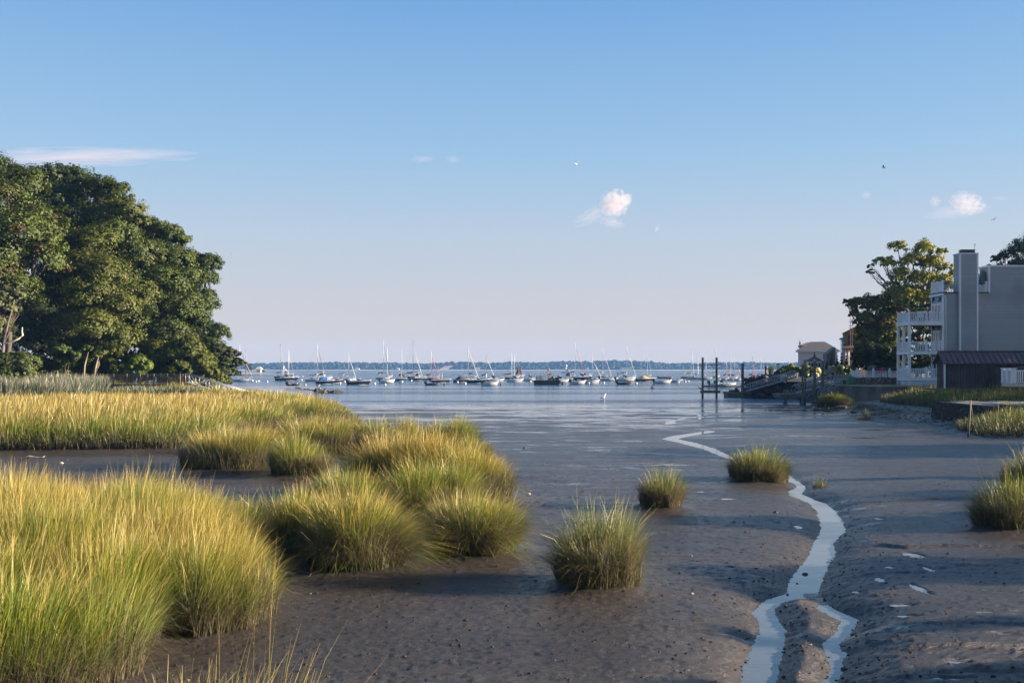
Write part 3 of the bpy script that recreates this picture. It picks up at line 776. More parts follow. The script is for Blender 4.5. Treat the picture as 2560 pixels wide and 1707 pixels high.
REED2 = [(-37.5, 91), (-30, 93), (-29.5, 97), (-38, 98)]
reeds(REED2, 150, 1.35, (0.05, 0.075, 0.04), (0.10, 0.125, 0.07), (0.16, 0.14, 0.09), 'dark green scrub below the wooden boardwalk', 'boardwalk_scrub', 0.07)
# ================================================================== trees
def leaf_arrays(blobs, leaf, per, clumps, col, var=0.3, tint2=None, tint2_share=0.0, hole=0.0, flat=1.0, up=0.25, seed=0):
    """blobs: (x,y,z,r[,squash]); leaf-sized faces gathered in clumps over and inside each blob"""
    g = np.random.default_rng(seed + 100)
    Ps, Ns, Cs = [], [], []
    rs = np.array([b[3] for b in blobs]); cen = np.array([b[:3] for b in blobs])
    mid = cen.mean(0)
    for bi, b in enumerate(blobs):
        bx, by, bz, r = b[:4]; sq = b[4] if len(b) > 4 else 0.85
        nc = max(6, int(clumps * (r / rs.mean()) ** 2))
        d = g.normal(size=(nc, 3)); d /= np.linalg.norm(d, axis=1)[:, None]
        d[:, 2] = np.where(d[:, 2] < -0.35, -d[:, 2] * 0.8, d[:, 2])
        rad = r * (0.62 + 0.46 * g.random(nc) ** 0.7)
        if hole > 0:
            k = g.random(nc) > hole; d = d[k]; rad = rad[k]; nc = len(d)
        cc = np.array([bx, by, bz]) + d * rad[:, None] * np.array([1, 1, sq])
        cr = r * (0.20 + 0.20 * g.random(nc))
        bt = 1 + g.normal(0, 0.10); hue = g.random()
        for c in range(nc):
            n = int(per * (0.6 + 0.8 * g.random()))
            q = g.normal(size=(n, 3)); ql = np.linalg.norm(q, axis=1)[:, None]
            q = q / ql * (g.random(n)[:, None] ** 0.45)
            P = cc[c] + q * cr[c] * np.array([1.15, 1.15, 0.8 * flat])
            nn = q * 0.65 + d[c] * 1.0 + g.normal(size=(n, 3)) * 0.38 + np.array([0, 0, up])
            nn /= np.linalg.norm(nn, axis=1)[:, None]
            base = np.array(col)
            if tint2 is not None and (hue < tint2_share or g.random() < tint2_share * 0.35): base = np.array(tint2)
            ct = bt * (1 + g.normal(0, 0.16))
            C = base * ct * (1 + var * (g.random(n)[:, None] - 0.5) * 2)
            C[:, 0] *= 1 + 0.25 * (g.random(n) - 0.5)
            Ps.append(P); Ns.append(nn); Cs.append(np.clip(C, 0.004, 0.8))
    P = np.concatenate(Ps); Nn = np.concatenate(Ns); C = np.concatenate(Cs); n = len(P)
    a = g.normal(size=(n, 3)); u = np.cross(Nn, a); u /= np.linalg.norm(u, axis=1)[:, None] + 1e-9
    v = np.cross(Nn, u)
    s = leaf * (0.55 + 0.8 * g.random(n))[:, None]
    # a kinked leaf: tip, side, stem, side
    V = np.stack([P + u * s * 0.62, P + v * s * 0.36 + Nn * s * 0.10, P - u * s * 0.5, P - v * s * 0.36 + Nn * s * 0.10], 1).reshape(-1, 3)
    q = np.arange(n * 4)
    return V, q, np.repeat(C, 4, axis=0)

def limb(mb, p0, p1, r0, r1, wob=0.05, n=5, seed=0):
    g = random.Random(seed); pts = []; rr = []
    ln = math.dist(p0, p1)
    for i in range(n + 1):
        t = i / n
        o = [g.uniform(-wob, wob) * ln * math.sin(math.pi * t) for _ in range(3)]
        pts.append(tuple(p0[k] + (p1[k] - p0[k]) * t + o[k] for k in range(3))); rr.append(r0 + (r1 - r0) * t)
    mb.tube(pts, rr, 7)

def tree(name, label, loc, blobs, col, trunk_r=0.35, leaf=0.24, per=64, clumps=56, group=None, cat='tree', fork=0.3, seed=0, bark=None, lean=(0, 0), trunks=1, **kw):
    """blobs in local coordinates above loc"""
    t = thing(name, label, cat, loc, 0, group)
    tr = MB()
    top = max(b[2] for b in blobs); cx = sum(b[0] for b in blobs) / len(blobs); cy_ = sum(b[1] for b in blobs) / len(blobs)
    for k in range(trunks):
        ox, oy = ((k - (trunks - 1) / 2) * 1.3, (k % 2) * 0.8) if trunks > 1 else (0, 0)
        f = (cx * 0.35 + ox * 1.2 + lean[0], cy_ * 0.35 + oy + lean[1], top * fork)
        limb(tr, (ox, oy, -0.3), f, trunk_r, trunk_r * 0.75, 0.04, 5, seed + k)
        for i, b in enumerate(blobs):
            if trunks > 1 and i % trunks != k: continue
            limb(tr, f, (b[0], b[1], b[2] + b[3] * 0.15), trunk_r * 0.5, trunk_r * 0.10, 0.07, 6, seed * 31 + i)
            for j in range(3):
                g = random.Random(seed * 77 + i * 5 + j)
                e = (b[0] + g.uniform(-.8, .8) * b[3], b[1] + g.uniform(-.8, .8) * b[3], b[2] + g.uniform(-.3, .8) * b[3])
                limb(tr, tuple(f[q] * 0.35 + (b[q]) * 0.65 for q in range(3)), e, trunk_r * 0.18, trunk_r * 0.04, 0.08, 4, seed * 13 + i * 3 + j)
    tr.build('trunk', bark or M_BARK, t)
    V, q, C = leaf_arrays(blobs, leaf, per, clumps, col, seed=seed, **kw)
    link_mesh('crown', np_mesh('crown', V, q, 4, C), M_LEAF, t)
    return t

def crown_blobs(px_list, D, z0, seed, depth=0.8, jit=0.0):
    """(px, py, radius px, dy) circles of the crown at depth D, as local blobs over the tree's foot"""
    g = random.Random(seed); out = []
    x0 = None
    for px, py, rp, dy in px_list:
        Dd = D + dy
        x, y, z = pt(px, py, Dd); r = rp * Dd / F
        out.append((x, y, z, r * 1.12))
    return out

def ptree(name, label, footpx, D, z0, circles, col, seed, **kw):
    fx, fy, fz = pt(footpx, YH, D)
    bl = [(x - fx, y - D, z - z0, r) for x, y, z, r in crown_blobs(circles, D, z0, seed)]
    return tree(name, label, (fx, D, z0), bl, col, seed=seed, **kw)

DK = (0.034, 0.054, 0.008); MID = (0.056, 0.078, 0.010); OLV = (0.078, 0.092, 0.011); YG = (0.115, 0.135, 0.018); RED = (0.066, 0.046, 0.011); GRY = (0.075, 0.085, 0.045)
WG = 'trees of the wooded bank at the left'
# circles: photo px centre, px radius, depth offset
ptree('oak_tree', 'reddish brown tinged oak at the left edge, in front of the tallest trees', 20, 101, 1.2,
      [(5, 520, 75, 0), (55, 470, 55, 2), (60, 590, 75, -2), (10, 640, 70, -3), (110, 560, 50, 1), (100, 650, 55, 0), (30, 730, 60, -2), (-60, 560, 80, 0), (-40, 690, 80, -2)], MID, 1, group=WG, tint2=RED, tint2_share=0.14, leaf=0.25)
ptree('oak_tree', 'dark tree whose top peeks over the reddish oak at the left edge', -20, 112, 1.5,
      [(-5, 425, 42, 0), (40, 440, 26, 0), (-50, 440, 60, 0), (10, 480, 60, 0)], DK, 2, group=WG, leaf=0.25)
ptree('maple_tree', 'tall dark maple with a knobbly top, highest of the wooded bank', 140, 116, 1.6,
      [(95, 455, 40, 0), (125, 440, 34, -1), (172, 445, 38, 0), (150, 500, 55, -1), (205, 480, 40, 0), (110, 540, 55, -1), (190, 560, 60, -2), (140, 620, 60, -2), (230, 620, 50, 0), (170, 690, 65, -2), (120, 740, 60, -2), (205, 770, 60, 0)], DK, 3, group=WG, leaf=0.25)
ptree('maple_tree', 'maple with sunlit yellowish tips, second step of the skyline slope', 265, 114, 1.6,
      [(252, 472, 36, 0), (290, 490, 38, 0), (320, 530, 40, -1), (250, 545, 50, 0), (345, 560, 32, 0), (290, 600, 55, -2), (250, 660, 55, -2), (340, 640, 50, -1), (290, 720, 60, -2), (345, 740, 50, -2), (300, 800, 55, -2), (245, 830, 50, -1)], MID, 4, group=WG, leaf=0.25, tint2=OLV, tint2_share=0.4)
ptree('maple_tree', 'broad olive green maple bulging out in the middle of the wooded bank', 240, 106, 1.4,
      [(245, 610, 45, 0), (205, 660, 45, 0), (265, 690, 50, -1), (220, 740, 55, -2), (290, 770, 50, -1), (235, 820, 55, -2), (300, 850, 45, -1), (190, 810, 50, 0), (260, 885, 40, -1), (200, 880, 42, 0)], OLV, 5, group=WG, leaf=0.24)
ptree('oak_tree', 'oak with crooked knobs along the skyline, third step of the slope', 400, 116, 1.6,
      [(390, 580, 34, 0), (425, 590, 30, 0), (450, 605, 24, 0), (385, 640, 45, -1), (440, 650, 40, 0), (415, 710, 50, -2), (470, 700, 35, 0), (390, 770, 50, -2), (450, 770, 45, -1), (420, 840, 50, -2), (370, 830, 45, -2)], MID, 6, group=WG, leaf=0.25)
ptree('oak_tree', 'dark oak with ragged knobs, forming the right end of the tall wood', 505, 119, 1.2,
      [(475, 655, 30, 0), (515, 660, 30, 0), (497, 700, 38, 0), (525, 690, 16, 0), (505, 755, 34, 0), (525, 760, 16, 0), (480, 790, 40, -1), (500, 830, 36, 0), (540, 835, 28, 0), (560, 838, 14, 0), (520, 870, 32, -1), (470, 860, 40, -1)], DK, 7, group=WG, leaf=0.25)
ptree('cherry_tree', 'lower mid green tree overhanging the end of the boardwalk', 455, 108, 1.2,
      [(470, 880, 35, 0), (430, 895, 34, 0), (395, 885, 34, 0), (500, 905, 30, 0), (455, 925, 26, -1), (520, 930, 22, 0), (370, 905, 28, 0)], OLV, 8, group=WG, leaf=0.30, trunk_r=0.22)
ptree('cedar_tree', 'feathery dark tree with level branches reaching over the water', 540, 117, 0.6,
      [(545, 885, 26, 0, ), (570, 883, 16, 0), (588, 885, 10, 0), (560, 905, 22, 0), (590, 908, 14, 0), (606, 905, 8, 0), (555, 930, 24, 0), (585, 933, 13, 0), (530, 910, 28, 0), (535, 945, 20, 0), (565, 955, 13, 0)], (0.036, 0.047, 0.010), 9, group=WG, leaf=0.26, flat=0.45, hole=0.25, trunk_r=0.22)
ptree('sumac_shrub', 'bright yellow green shrub glowing against the dark wood above the boardwalk', 345, 104, 1.6,
      [(345, 905, 17, 0), (365, 915, 14, 0), (330, 915, 13, 0), (350, 925, 14, 0)], (0.10, 0.14, 0.012), 10, leaf=0.28, cat='shrub', trunk_r=0.08, clumps=20)
ptree('maple_tree', 'young bright green tree low in the dark gap of the wood', 165, 103, 1.5,
      [(150, 885, 24, 0), (180, 890, 22, 0), (165, 910, 20, 0), (140, 865, 18, 0)], (0.058, 0.088, 0.012), 11, group=WG, leaf=0.30, trunk_r=0.12, clumps=24)
ptree('willow_tree', 'pale leaved tree at the left edge beside the bare white branch', 5, 97, 1.0,
      [(10, 745, 30, 0), (20, 780, 26, 0), (-15, 770, 40, 0), (-10, 820, 34, 0), (45, 735, 18, 0)], (0.08, 0.09, 0.035), 12, group=WG, leaf=0.26, trunk_r=0.2, clumps=26)
ptree('shrub', 'round green shrub at the left edge above the reed bed', 40, 93, 0.9,
      [(20, 915, 36, 0), (60, 915, 32, 0), (-10, 935, 45, 0), (35, 945, 36, 0), (70, 940, 20, 0)], (0.056, 0.075, 0.013), 13, leaf=0.26, cat='shrub', trunk_r=0.1, group='shrubs at the foot of the wood')
ptree('shrub', 'low dark green shrub in the left corner of the far meadow', 10, 88, 0.7,
      [(0, 975, 30, 0), (30, 985, 20, 0), (-30, 980, 36, 0), (15, 965, 24, 0)], (0.040, 0.060, 0.012), 14, leaf=0.24, cat='shrub', trunk_r=0.08, group='shrubs at the foot of the wood')
ptree('maple_tree', 'shady grey green tree between the reddish oak and the olive maple', 150, 109, 1.5,
      [(110, 800, 50, 0), (160, 830, 45, 0), (90, 860, 45, 0), (130, 880, 40, 1), (60, 800, 45, 1), (210, 900, 35, 1)], (0.030, 0.042, 0.012), 15, group=WG, leaf=0.24, trunks=2, trunk_r=0.25)
ptree('maple_tree', 'dark maple filling the skyline behind the knobbly topped maple', 210, 124, 1.7,
      [(190, 470, 50, 0), (240, 500, 50, 0), (130, 500, 55, 0), (180, 560, 60, 0), (260, 570, 55, 0), (80, 540, 55, 0), (230, 640, 60, 0), (120, 640, 60, 0), (180, 720, 60, 0), (270, 730, 60, 0), (60, 700, 60, 0)], DK, 17, group=WG, leaf=0.3, clumps=44)
ptree('oak_tree', 'dark oak filling the lower skyline slope behind the crooked knobs', 400, 125, 1.7,
      [(340, 590, 45, 0), (390, 620, 50, 0), (440, 660, 45, 0), (340, 680, 55, 0), (400, 710, 55, 0), (470, 740, 45, 0), (350, 780, 55, 0), (430, 800, 55, 0), (490, 830, 40, 0), (320, 850, 50, 0)], DK, 18, group=WG, leaf=0.3, clumps=44)
# the dark inside of the wood
ptree('maple_tree', 'deep shaded tree standing behind the trunks of the wood', 300, 124, 1.7,
      [(60, 850, 60, 0), (150, 880, 55, 0), (250, 880, 55, 0), (340, 880, 55, 0), (420, 880, 55, 0), (100, 760, 60, 0), (350, 790, 60, 0), (470, 890, 40, 0)], DK, 16, group=WG, leaf=0.34, clumps=40, trunks=2)
for k, (px, py, D, c, lb) in enumerate(((120, 935, 106, MID, 'bush deep under the left half of the wood'), (190, 945, 107, MID, 'bush deep under the wood behind the leaning trunks'), (262, 935, 109, MID, 'green bush under the wood at the left end of the boardwalk'), (330, 925, 107, MID, 'bush behind the middle of the boardwalk rail'), (400, 925, 108, MID, 'bush behind the right part of the boardwalk rail'), (455, 940, 110, MID, 'green bush behind the head of the aluminium gangway'), (510, 950, 113, OLV, 'low olive bush behind the aluminium gangway at the wood end'), (60, 925, 105, MID, 'bush behind the reed bed at the left'))):
    ptree('undergrowth_bush', lb, px, D, 1.4, [(px - 28, py, 24, 0), (px, py - 12, 28, 1), (px + 30, py, 24, 0), (px + 12, py + 18, 24, -1), (px - 20, py + 20, 24, 0)], c, 120 + k, leaf=0.22, cat='bush', trunk_r=0.08, clumps=36, group='bushes under the wood')
# bare pale limb, dead
sx, sy, sz = pt(8, 955, 96.5)
dead = thing('dead_tree', 'dead tree with one bare pale branch curling up, at the left edge', 'dead tree', (sx, sy, 1.0))
def lp(px, py): a = pt(px, py, 96.5); return (a[0] - sx, 0, a[2] - 1.0)
m = MB(); m.tube([lp(4, 960), lp(5, 910), lp(8, 868), lp(14, 835), lp(22, 800), lp(32, 770), lp(38, 735)], [0.20, 0.18, 0.15, 0.12, 0.09, 0.07, 0.04], 8)
m.build('trunk', pbr('dead_wood', (0.12, 0.10, 0.08), 0.9, var=0.35, scale=5, bump=0.5), dead)
m = MB(); m.tube([lp(8, 862), lp(20, 857), lp(35, 852), lp(48, 846), lp(57, 838), lp(55, 828), lp(56, 818)], [0.11, 0.10, 0.09, 0.085, 0.08, 0.06, 0.04], 8)
m.build('branch', pbr('bare_branch', (0.55, 0.44, 0.35), 0.8, var=0.15), dead)
# leaning trunks that show at the wood's edge
for px, d, a in ((205, 103.5, 0.45), (228, 104.5, 0.7)):
    pass

# ---------------- right bank trees
RG = 'trees by the grey house'
ptree('sycamore_tree', 'tall airy sycamore with sunlit yellow green top behind the white balconies', 2300, 116, 1.9,
      [(2310, 625, 24, 0), (2245, 622, 20, 0), (2280, 655, 26, 0), (2330, 660, 26, 0), (2225, 660, 18, 0), (2200, 655, 15, 0), (2178, 668, 9, 0), (2176, 682, 8, 0), (2350, 632, 12, 0), (2362, 628, 7, 0), (2250, 690, 24, 0), (2300, 705, 30, 0), (2345, 705, 26, 0), (2365, 670, 15, 0), (2385, 690, 15, 0), (2265, 740, 30, 0), (2320, 745, 30, 0), (2230, 715, 16, 0), (2375, 720, 18, 0)], (0.24, 0.235, 0.022), 21, group=RG, leaf=0.24, per=30, clumps=30, hole=0.08, trunk_r=0.34, bark=pbr('sycamore_bark', (0.16, 0.14, 0.11), 0.9, var=0.4, scale=2), fork=0.45)
ptree('oak_tree', 'dark spreading oak left of the sycamore, its crown leaning out towards the water', 2225, 119, 1.9,
      [(2150, 765, 24, 0), (2125, 760, 14, 0), (2115, 757, 7, 0), (2175, 760, 24, 0), (2135, 785, 14, 0), (2205, 765, 30, 0), (2165, 800, 26, 0), (2215, 810, 34, 0), (2240, 740, 28, 0), (2250, 780, 32, 0), (2180, 840, 22, 0), (2225, 860, 30, 0), (2160, 830, 16, 0), (2185, 885, 26, 0), (2158, 868, 18, 0), (2185, 850, 26, 0), (2162, 835, 18, 0), (2180, 815, 22, 0), (2250, 840, 26, 0), (2210, 835, 26, 0), (2150, 852, 13, 0), (2152, 880, 13, 0), (2149, 905, 14, 0), (2152, 826, 12, 0), (2240, 900, 30, 0), (2205, 905, 28, 0), (2165, 905, 20, 0)], (0.115, 0.120, 0.016), 22, group=RG, leaf=0.24, per=36, clumps=34, hole=0.04, trunk_r=0.32, tint2=(0.07, 0.05, 0.012), tint2_share=0.15)
ptree('pine_tree', 'dark pine behind the balconies below the sycamore', 2290, 109, 1.9,
      [(2265, 765, 24, 0), (2300, 790, 26, 0), (2275, 815, 26, 0), (2325, 800, 22, 0), (2310, 840, 28, 0), (2280, 870, 28, 0), (2335, 860, 22, 0), (2310, 895, 28, 0), (2260, 905, 22, 0), (2335, 905, 26, 0), (2345, 830, 22, 0), (2300, 925, 26, 0), (2335, 770, 20, 0), (2345, 930, 22, 0)], (0.062, 0.082, 0.012), 23, group=RG, leaf=0.24, per=30, clumps=26, flat=0.6, trunk_r=0.25)
ptree('shrub', 'dark garden shrub behind the white fence, below the oak', 2210, 107, 1.9,
      [(2170, 880, 22, 0), (2200, 885, 24, 0), (2150, 895, 18, 0), (2235, 890, 22, 0), (2185, 912, 22, 0), (2225, 915, 22, 0), (2155, 915, 18, 0)], (0.034, 0.050, 0.011), 24, leaf=0.22, cat='shrub', trunk_r=0.1)
ptree('oak_tree', 'dark tree rising behind the flat roof at the right edge', 2580, 132, 2.0,
      [(2560, 625, 34, 0), (2530, 640, 24, 0), (2502, 645, 16, 0), (2490, 655, 12, 0), (2480, 668, 10, 0), (2600, 620, 45, 0), (2560, 680, 40, 0), (2520, 680, 30, 0), (2600, 690, 50, 0)], (0.026, 0.042, 0.009), 25, leaf=0.26, per=44, clumps=26, trunk_r=0.4)

# unseen trees and bushes added past the right edge to shade flat and shore
def off_tree(name, label, x, y, h, r, seed, col=MID, cat='tree', group='unseen shade trees past the right edge'):
    g = random.Random(seed)
    bl = []
    for k in range(9):
        a = k * 2.4; rr = r * (0.25 + 0.45 * g.random())
        bl.append((math.cos(a) * rr, math.sin(a) * rr * 0.9, h * (0.30 + 0.52 * (k / 8)), r * (0.42 + 0.16 * g.random())))
    return tree(name, label, (x, y, gz(x, y)), bl, col, trunk_r=max(0.05, r * 0.09), leaf=0.24 if cat == 'shrub' else 0.4, per=26, clumps=22, cat=cat, group=group, seed=seed)
for i, (x, y, h, r) in enumerate(OFF_SHRUBS):
    off_tree('shadow_shrub', 'unseen green shrub past the right edge, added to cast shadow stripes', x, y, h, r, 60 + i, cat='shrub', group='unseen shadow shrubs past the right edge')
for i, (x, y, h, r) in enumerate(OFF_TREES):
    off_tree('maple_tree', 'unseen green tree past the right edge, added for its shade', x, y, h, r, 80 + i)
# ================================================================== buildings, docks, walls
def shade_mat(name, kind, col, rough=0.6, pitch=0.16, axis=2, depth=0.02, var=0.12, dirt=None, dscale=0.25):
    """boards: clapboards (kind lap), upright boards (kind board)"""
    m, nt, out = new_mat(name)
    p = N(nt, 'ShaderNodeBsdfPrincipled'); p.inputs['Roughness'].default_value = rough
    tc = N(nt, 'ShaderNodeTexCoord'); sp = N(nt, 'ShaderNodeSeparateXYZ'); L(nt, tc.outputs['Object'], sp.inputs[0])
    dv = N(nt, 'ShaderNodeMath', operation='DIVIDE'); dv.inputs[1].default_value = pitch; L(nt, sp.outputs[axis], dv.inputs[0])
    fr = N(nt, 'ShaderNodeMath', operation='FRACT'); L(nt, dv.outputs[0], fr.inputs[0])
    fl = N(nt, 'ShaderNodeMath', operation='FLOOR'); L(nt, dv.outputs[0], fl.inputs[0])
    wn = N(nt, 'ShaderNodeTexWhiteNoise', noise_dimensions='1D'); L(nt, fl.outputs[0], wn.inputs['W'])
    nz = N(nt, 'ShaderNodeTexNoise'); nz.inputs['Scale'].default_value = 1.2; nz.inputs['Detail'].default_value = 6; L(nt, tc.outputs['Object'], nz.inputs['Vector'])
    mx = N(nt, 'ShaderNodeMix', data_type='RGBA'); mx.inputs[6].default_value = (*[c * (1 - var) for c in col], 1); mx.inputs[7].default_value = (*[c * (1 + var) for c in col], 1)
    ad = N(nt, 'ShaderNodeMath', operation='ADD'); L(nt, wn.outputs['Value'], ad.inputs[0]); L(nt, nz.outputs['Fac'], ad.inputs[1])
    hf = N(nt, 'ShaderNodeMath', operation='MULTIPLY'); hf.inputs[1].default_value = 0.5; L(nt, ad.outputs[0], hf.inputs[0]); L(nt, hf.outputs[0], mx.inputs[0])
    last = mx.outputs[2]
    if dirt:
        n2 = N(nt, 'ShaderNodeTexNoise'); n2.inputs['Scale'].default_value = dscale; n2.inputs['Detail'].default_value = 6; L(nt, tc.outputs['Object'], n2.inputs['Vector'])
        rp = N(nt, 'ShaderNodeValToRGB'); rp.color_ramp.elements[0].position = 0.5; rp.color_ramp.elements[1].position = 0.75; L(nt, n2.outputs['Fac'], rp.inputs[0])
        m2 = N(nt, 'ShaderNodeMix', data_type='RGBA'); m2.inputs[7].default_value = (*dirt, 1); L(nt, rp.outputs[0], m2.inputs[0]); L(nt, last, m2.inputs[6]); last = m2.outputs[2]
    # the open joint between two boards
    jr = N(nt, 'ShaderNodeValToRGB'); e = jr.color_ramp.elements
    e[0].position = 0.0; e[0].color = (0.22, 0.22, 0.22, 1); e[1].position = 0.20; e[1].color = (1, 1, 1, 1); L(nt, fr.outputs[0], jr.inputs[0])
    m3 = N(nt, 'ShaderNodeMix', data_type='RGBA', blend_type='MULTIPLY'); m3.inputs[0].default_value = 1; L(nt, last, m3.inputs[6]); L(nt, jr.outputs[0], m3.inputs[7])
    L(nt, m3.outputs[2], p.inputs['Base Color'])
    b = N(nt, 'ShaderNodeBump'); b.inputs['Strength'].default_value = 0.6; b.inputs['Distance'].default_value = depth; b.invert = kind == 'lap'
    L(nt, fr.outputs[0] if kind == 'lap' else jr.outputs[0], b.inputs['Height']); L(nt, b.outputs[0], p.inputs['Normal'])
    L(nt, p.outputs[0], out.inputs[0]); return m

def stone_mat(name, c1, c2, scale=1.6, rough=0.9, bump=0.8):
    m, nt, out = new_mat(name); p = N(nt, 'ShaderNodeBsdfPrincipled'); p.inputs['Roughness'].default_value = rough
    tc = N(nt, 'ShaderNodeTexCoord'); v = N(nt, 'ShaderNodeTexVoronoi'); v.inputs['Scale'].default_value = scale; L(nt, tc.outputs['Object'], v.inputs['Vector'])
    v2 = N(nt, 'ShaderNodeTexVoronoi', feature='DISTANCE_TO_EDGE'); v2.inputs['Scale'].default_value = scale; L(nt, tc.outputs['Object'], v2.inputs['Vector'])
    sc = N(nt, 'ShaderNodeSeparateColor'); L(nt, v.outputs['Color'], sc.inputs[0])
    mx = N(nt, 'ShaderNodeMix', data_type='RGBA'); mx.inputs[6].default_value = (*c1, 1); mx.inputs[7].default_value = (*c2, 1); L(nt, sc.outputs[0], mx.inputs[0])
    rp = N(nt, 'ShaderNodeValToRGB'); rp.color_ramp.elements[1].position = 0.10; rp.color_ramp.elements[0].color = (0.25, 0.25, 0.25, 1); L(nt, v2.outputs['Distance'], rp.inputs[0])
    m3 = N(nt, 'ShaderNodeMix', data_type='RGBA', blend_type='MULTIPLY'); m3.inputs[0].default_value = 1; L(nt, mx.outputs[2], m3.inputs[6]); L(nt, rp.outputs[0], m3.inputs[7])
    nz = N(nt, 'ShaderNodeTexNoise'); nz.inputs['Scale'].default_value = 6; nz.inputs['Detail'].default_value = 7; L(nt, tc.outputs['Object'], nz.inputs['Vector'])
    m4 = N(nt, 'ShaderNodeMix', data_type='RGBA', blend_type='OVERLAY'); m4.inputs[0].default_value = 0.7; L(nt, m3.outputs[2], m4.inputs[6]); L(nt, nz.outputs['Fac'], m4.inputs[7])
    L(nt, m4.outputs[2], p.inputs['Base Color'])
    b = N(nt, 'ShaderNodeBump'); b.inputs['Strength'].default_value = bump; b.inputs['Distance'].default_value = 0.12
    a = N(nt, 'ShaderNodeMath', operation='ADD'); L(nt, rp.outputs[0], a.inputs[0]); L(nt, nz.outputs['Fac'], a.inputs[1]); L(nt, a.outputs[0], b.inputs['Height']); L(nt, b.outputs[0], p.inputs['Normal'])
    L(nt, p.outputs[0], out.inputs[0]); return m

M_SIDING = shade_mat('grey_clapboard', 'lap', (0.31, 0.32, 0.325), 0.55, 0.165, 2, 0.03, 0.07, (0.205, 0.215, 0.205), 0.3)
M_WHITE = pbr('white_paint', (0.68, 0.69, 0.71), 0.5, var=0.06, dirt=(0.60, 0.60, 0.58))
M_GLASS = pbr('dark_window_glass', (0.02, 0.025, 0.03), 0.06, var=0.2, spec=0.7)
M_DARK = pbr('black_painted_metal', (0.025, 0.025, 0.028), 0.5)
M_SOFFIT = pbr('dark_soffit', (0.10, 0.10, 0.11), 0.8)
M_RUST = shade_mat('rusty_seamed_metal', 'board', (0.105, 0.058, 0.058), 0.45, 0.44, 0, 0.03, 0.25, (0.17, 0.075, 0.035), 0.9)
M_SHED = shade_mat('weathered_dark_boards', 'board', (0.040, 0.038, 0.038), 0.85, 0.24, 0, 0.02, 0.45, (0.10, 0.095, 0.09), 0.6)
M_WOOD = pbr('weathered_wood', (0.19, 0.145, 0.10), 0.85, var=0.35, scale=3, stretch=(1, 1, 0.15), bump=0.4, bscale=10, dirt=(0.08, 0.07, 0.06))
M_PILE = pbr('creosoted_pile', (0.115, 0.10, 0.065), 0.8, var=0.4, scale=2.5, stretch=(1, 1, 0.2), bump=0.5, bscale=9, dirt=(0.055, 0.05, 0.04))
M_ALU = pbr('grey_aluminium', (0.27, 0.27, 0.28), 0.45, metal=0.35, var=0.1)
M_CONC = pbr('stained_concrete', (0.125, 0.115, 0.10), 0.9, var=0.35, scale=1.5, stretch=(1, 1, 0.4), bump=0.5, bscale=6, dirt=(0.05, 0.045, 0.04), dscale=0.8)
M_STONE = stone_mat('field_stone', (0.13, 0.115, 0.10), (0.32, 0.28, 0.235), 1.8)
M_DSTONE = stone_mat('dark_rubble', (0.045, 0.042, 0.04), (0.12, 0.11, 0.10), 1.3)
M_TAN = stone_mat('tan_stone', (0.20, 0.155, 0.10), (0.38, 0.30, 0.20), 0.9)
M_LAWN = pbr('mown_lawn', (0.055, 0.095, 0.022), 0.9, var=0.3, scale=2, bump=0.5, bscale=30, dirt=(0.09, 0.10, 0.03))
M_EARTH = pbr('garden_earth', (0.09, 0.085, 0.05), 0.9, var=0.35, scale=0.4, bump=0.4, bscale=4)
M_ROOF = pbr('brown_shingles', (0.17, 0.145, 0.125), 0.85, var=0.25, scale=2.5, bump=0.3, bscale=8)
M_PINK = shade_mat('pinkish_clapboard', 'lap', (0.60, 0.53, 0.52), 0.7, 0.3, 2, 0.02, 0.05)
M_YELLOW = pbr('bare_sheathing', (0.25, 0.155, 0.045), 0.8, var=0.15)
M_BEIGE = pbr('beige_stucco', (0.46, 0.42, 0.35), 0.8, var=0.1)
M_TARP = pbr('blue_tarp', (0.03, 0.12, 0.52), 0.5, var=0.2, bump=0.6, bscale=3)
M_MAROON = pbr('maroon_shingles', (0.13, 0.06, 0.05), 0.8, var=0.25)
M_GREENBIN = pbr('green_plastic', (0.04, 0.17, 0.09), 0.5, var=0.1)

class WB(MB):
    """built in world coordinates, shifted to its root on build"""
    def put(s, name, mat, root, parent=None, label=None):
        lx, ly, lz = root.location
        s.v = [(x - lx, y - ly, z - lz) for x, y, z in s.v]
        o = s.build(name, mat, parent or root)
        if label: o['label'] = label
        return o

def X(px, D): return (px - CX) * D / F
def Zp(py, D): return CAMZ + (YH - py) * D / F

# ---- raised ground
LAWN_Z = 1.88
def slab(name, poly, z0, z1, mat, label):
    m = MB(); m.prism(poly, 'z', z0, z1); o = m.build(name, mat)
    return tag(o, label, None, None, 'structure')
def prism_z(poly):  return poly
# 'z' axis prism: x,y stay
_old = MB.prism
def _prism(s, poly, axis, a, b):
    if axis != 'z': return _old(s, poly, axis, a, b)
    n = len(poly)
    return s.add([(u, v, a) for u, v in poly] + [(u, v, b) for u, v in poly], [tuple(range(n))[::-1], tuple(range(n, 2 * n))] + [(k, (k + 1) % n, n + (k + 1) % n, n + k) for k in range(n)])
MB.prism = _prism
slab('lawn', [(33.25, 89.3), (60, 91.2), (60, 110), (32.0, 101.5), (32.0, 94.6)], 0.2, LAWN_Z, M_LAWN, 'small mown lawn behind the sea wall')
slab('bank_ground', [(32.0, 101.6), (60, 110.1), (60.05, 60), (300, 60), (300, 320), (82, 320), (52, 200), (38.5, 140), (31.4, 127), (31.0, 122.6), (35, 121.5), (35.5, 112)], -0.8, 1.86, M_EARTH, 'garden ground of the built up shore')

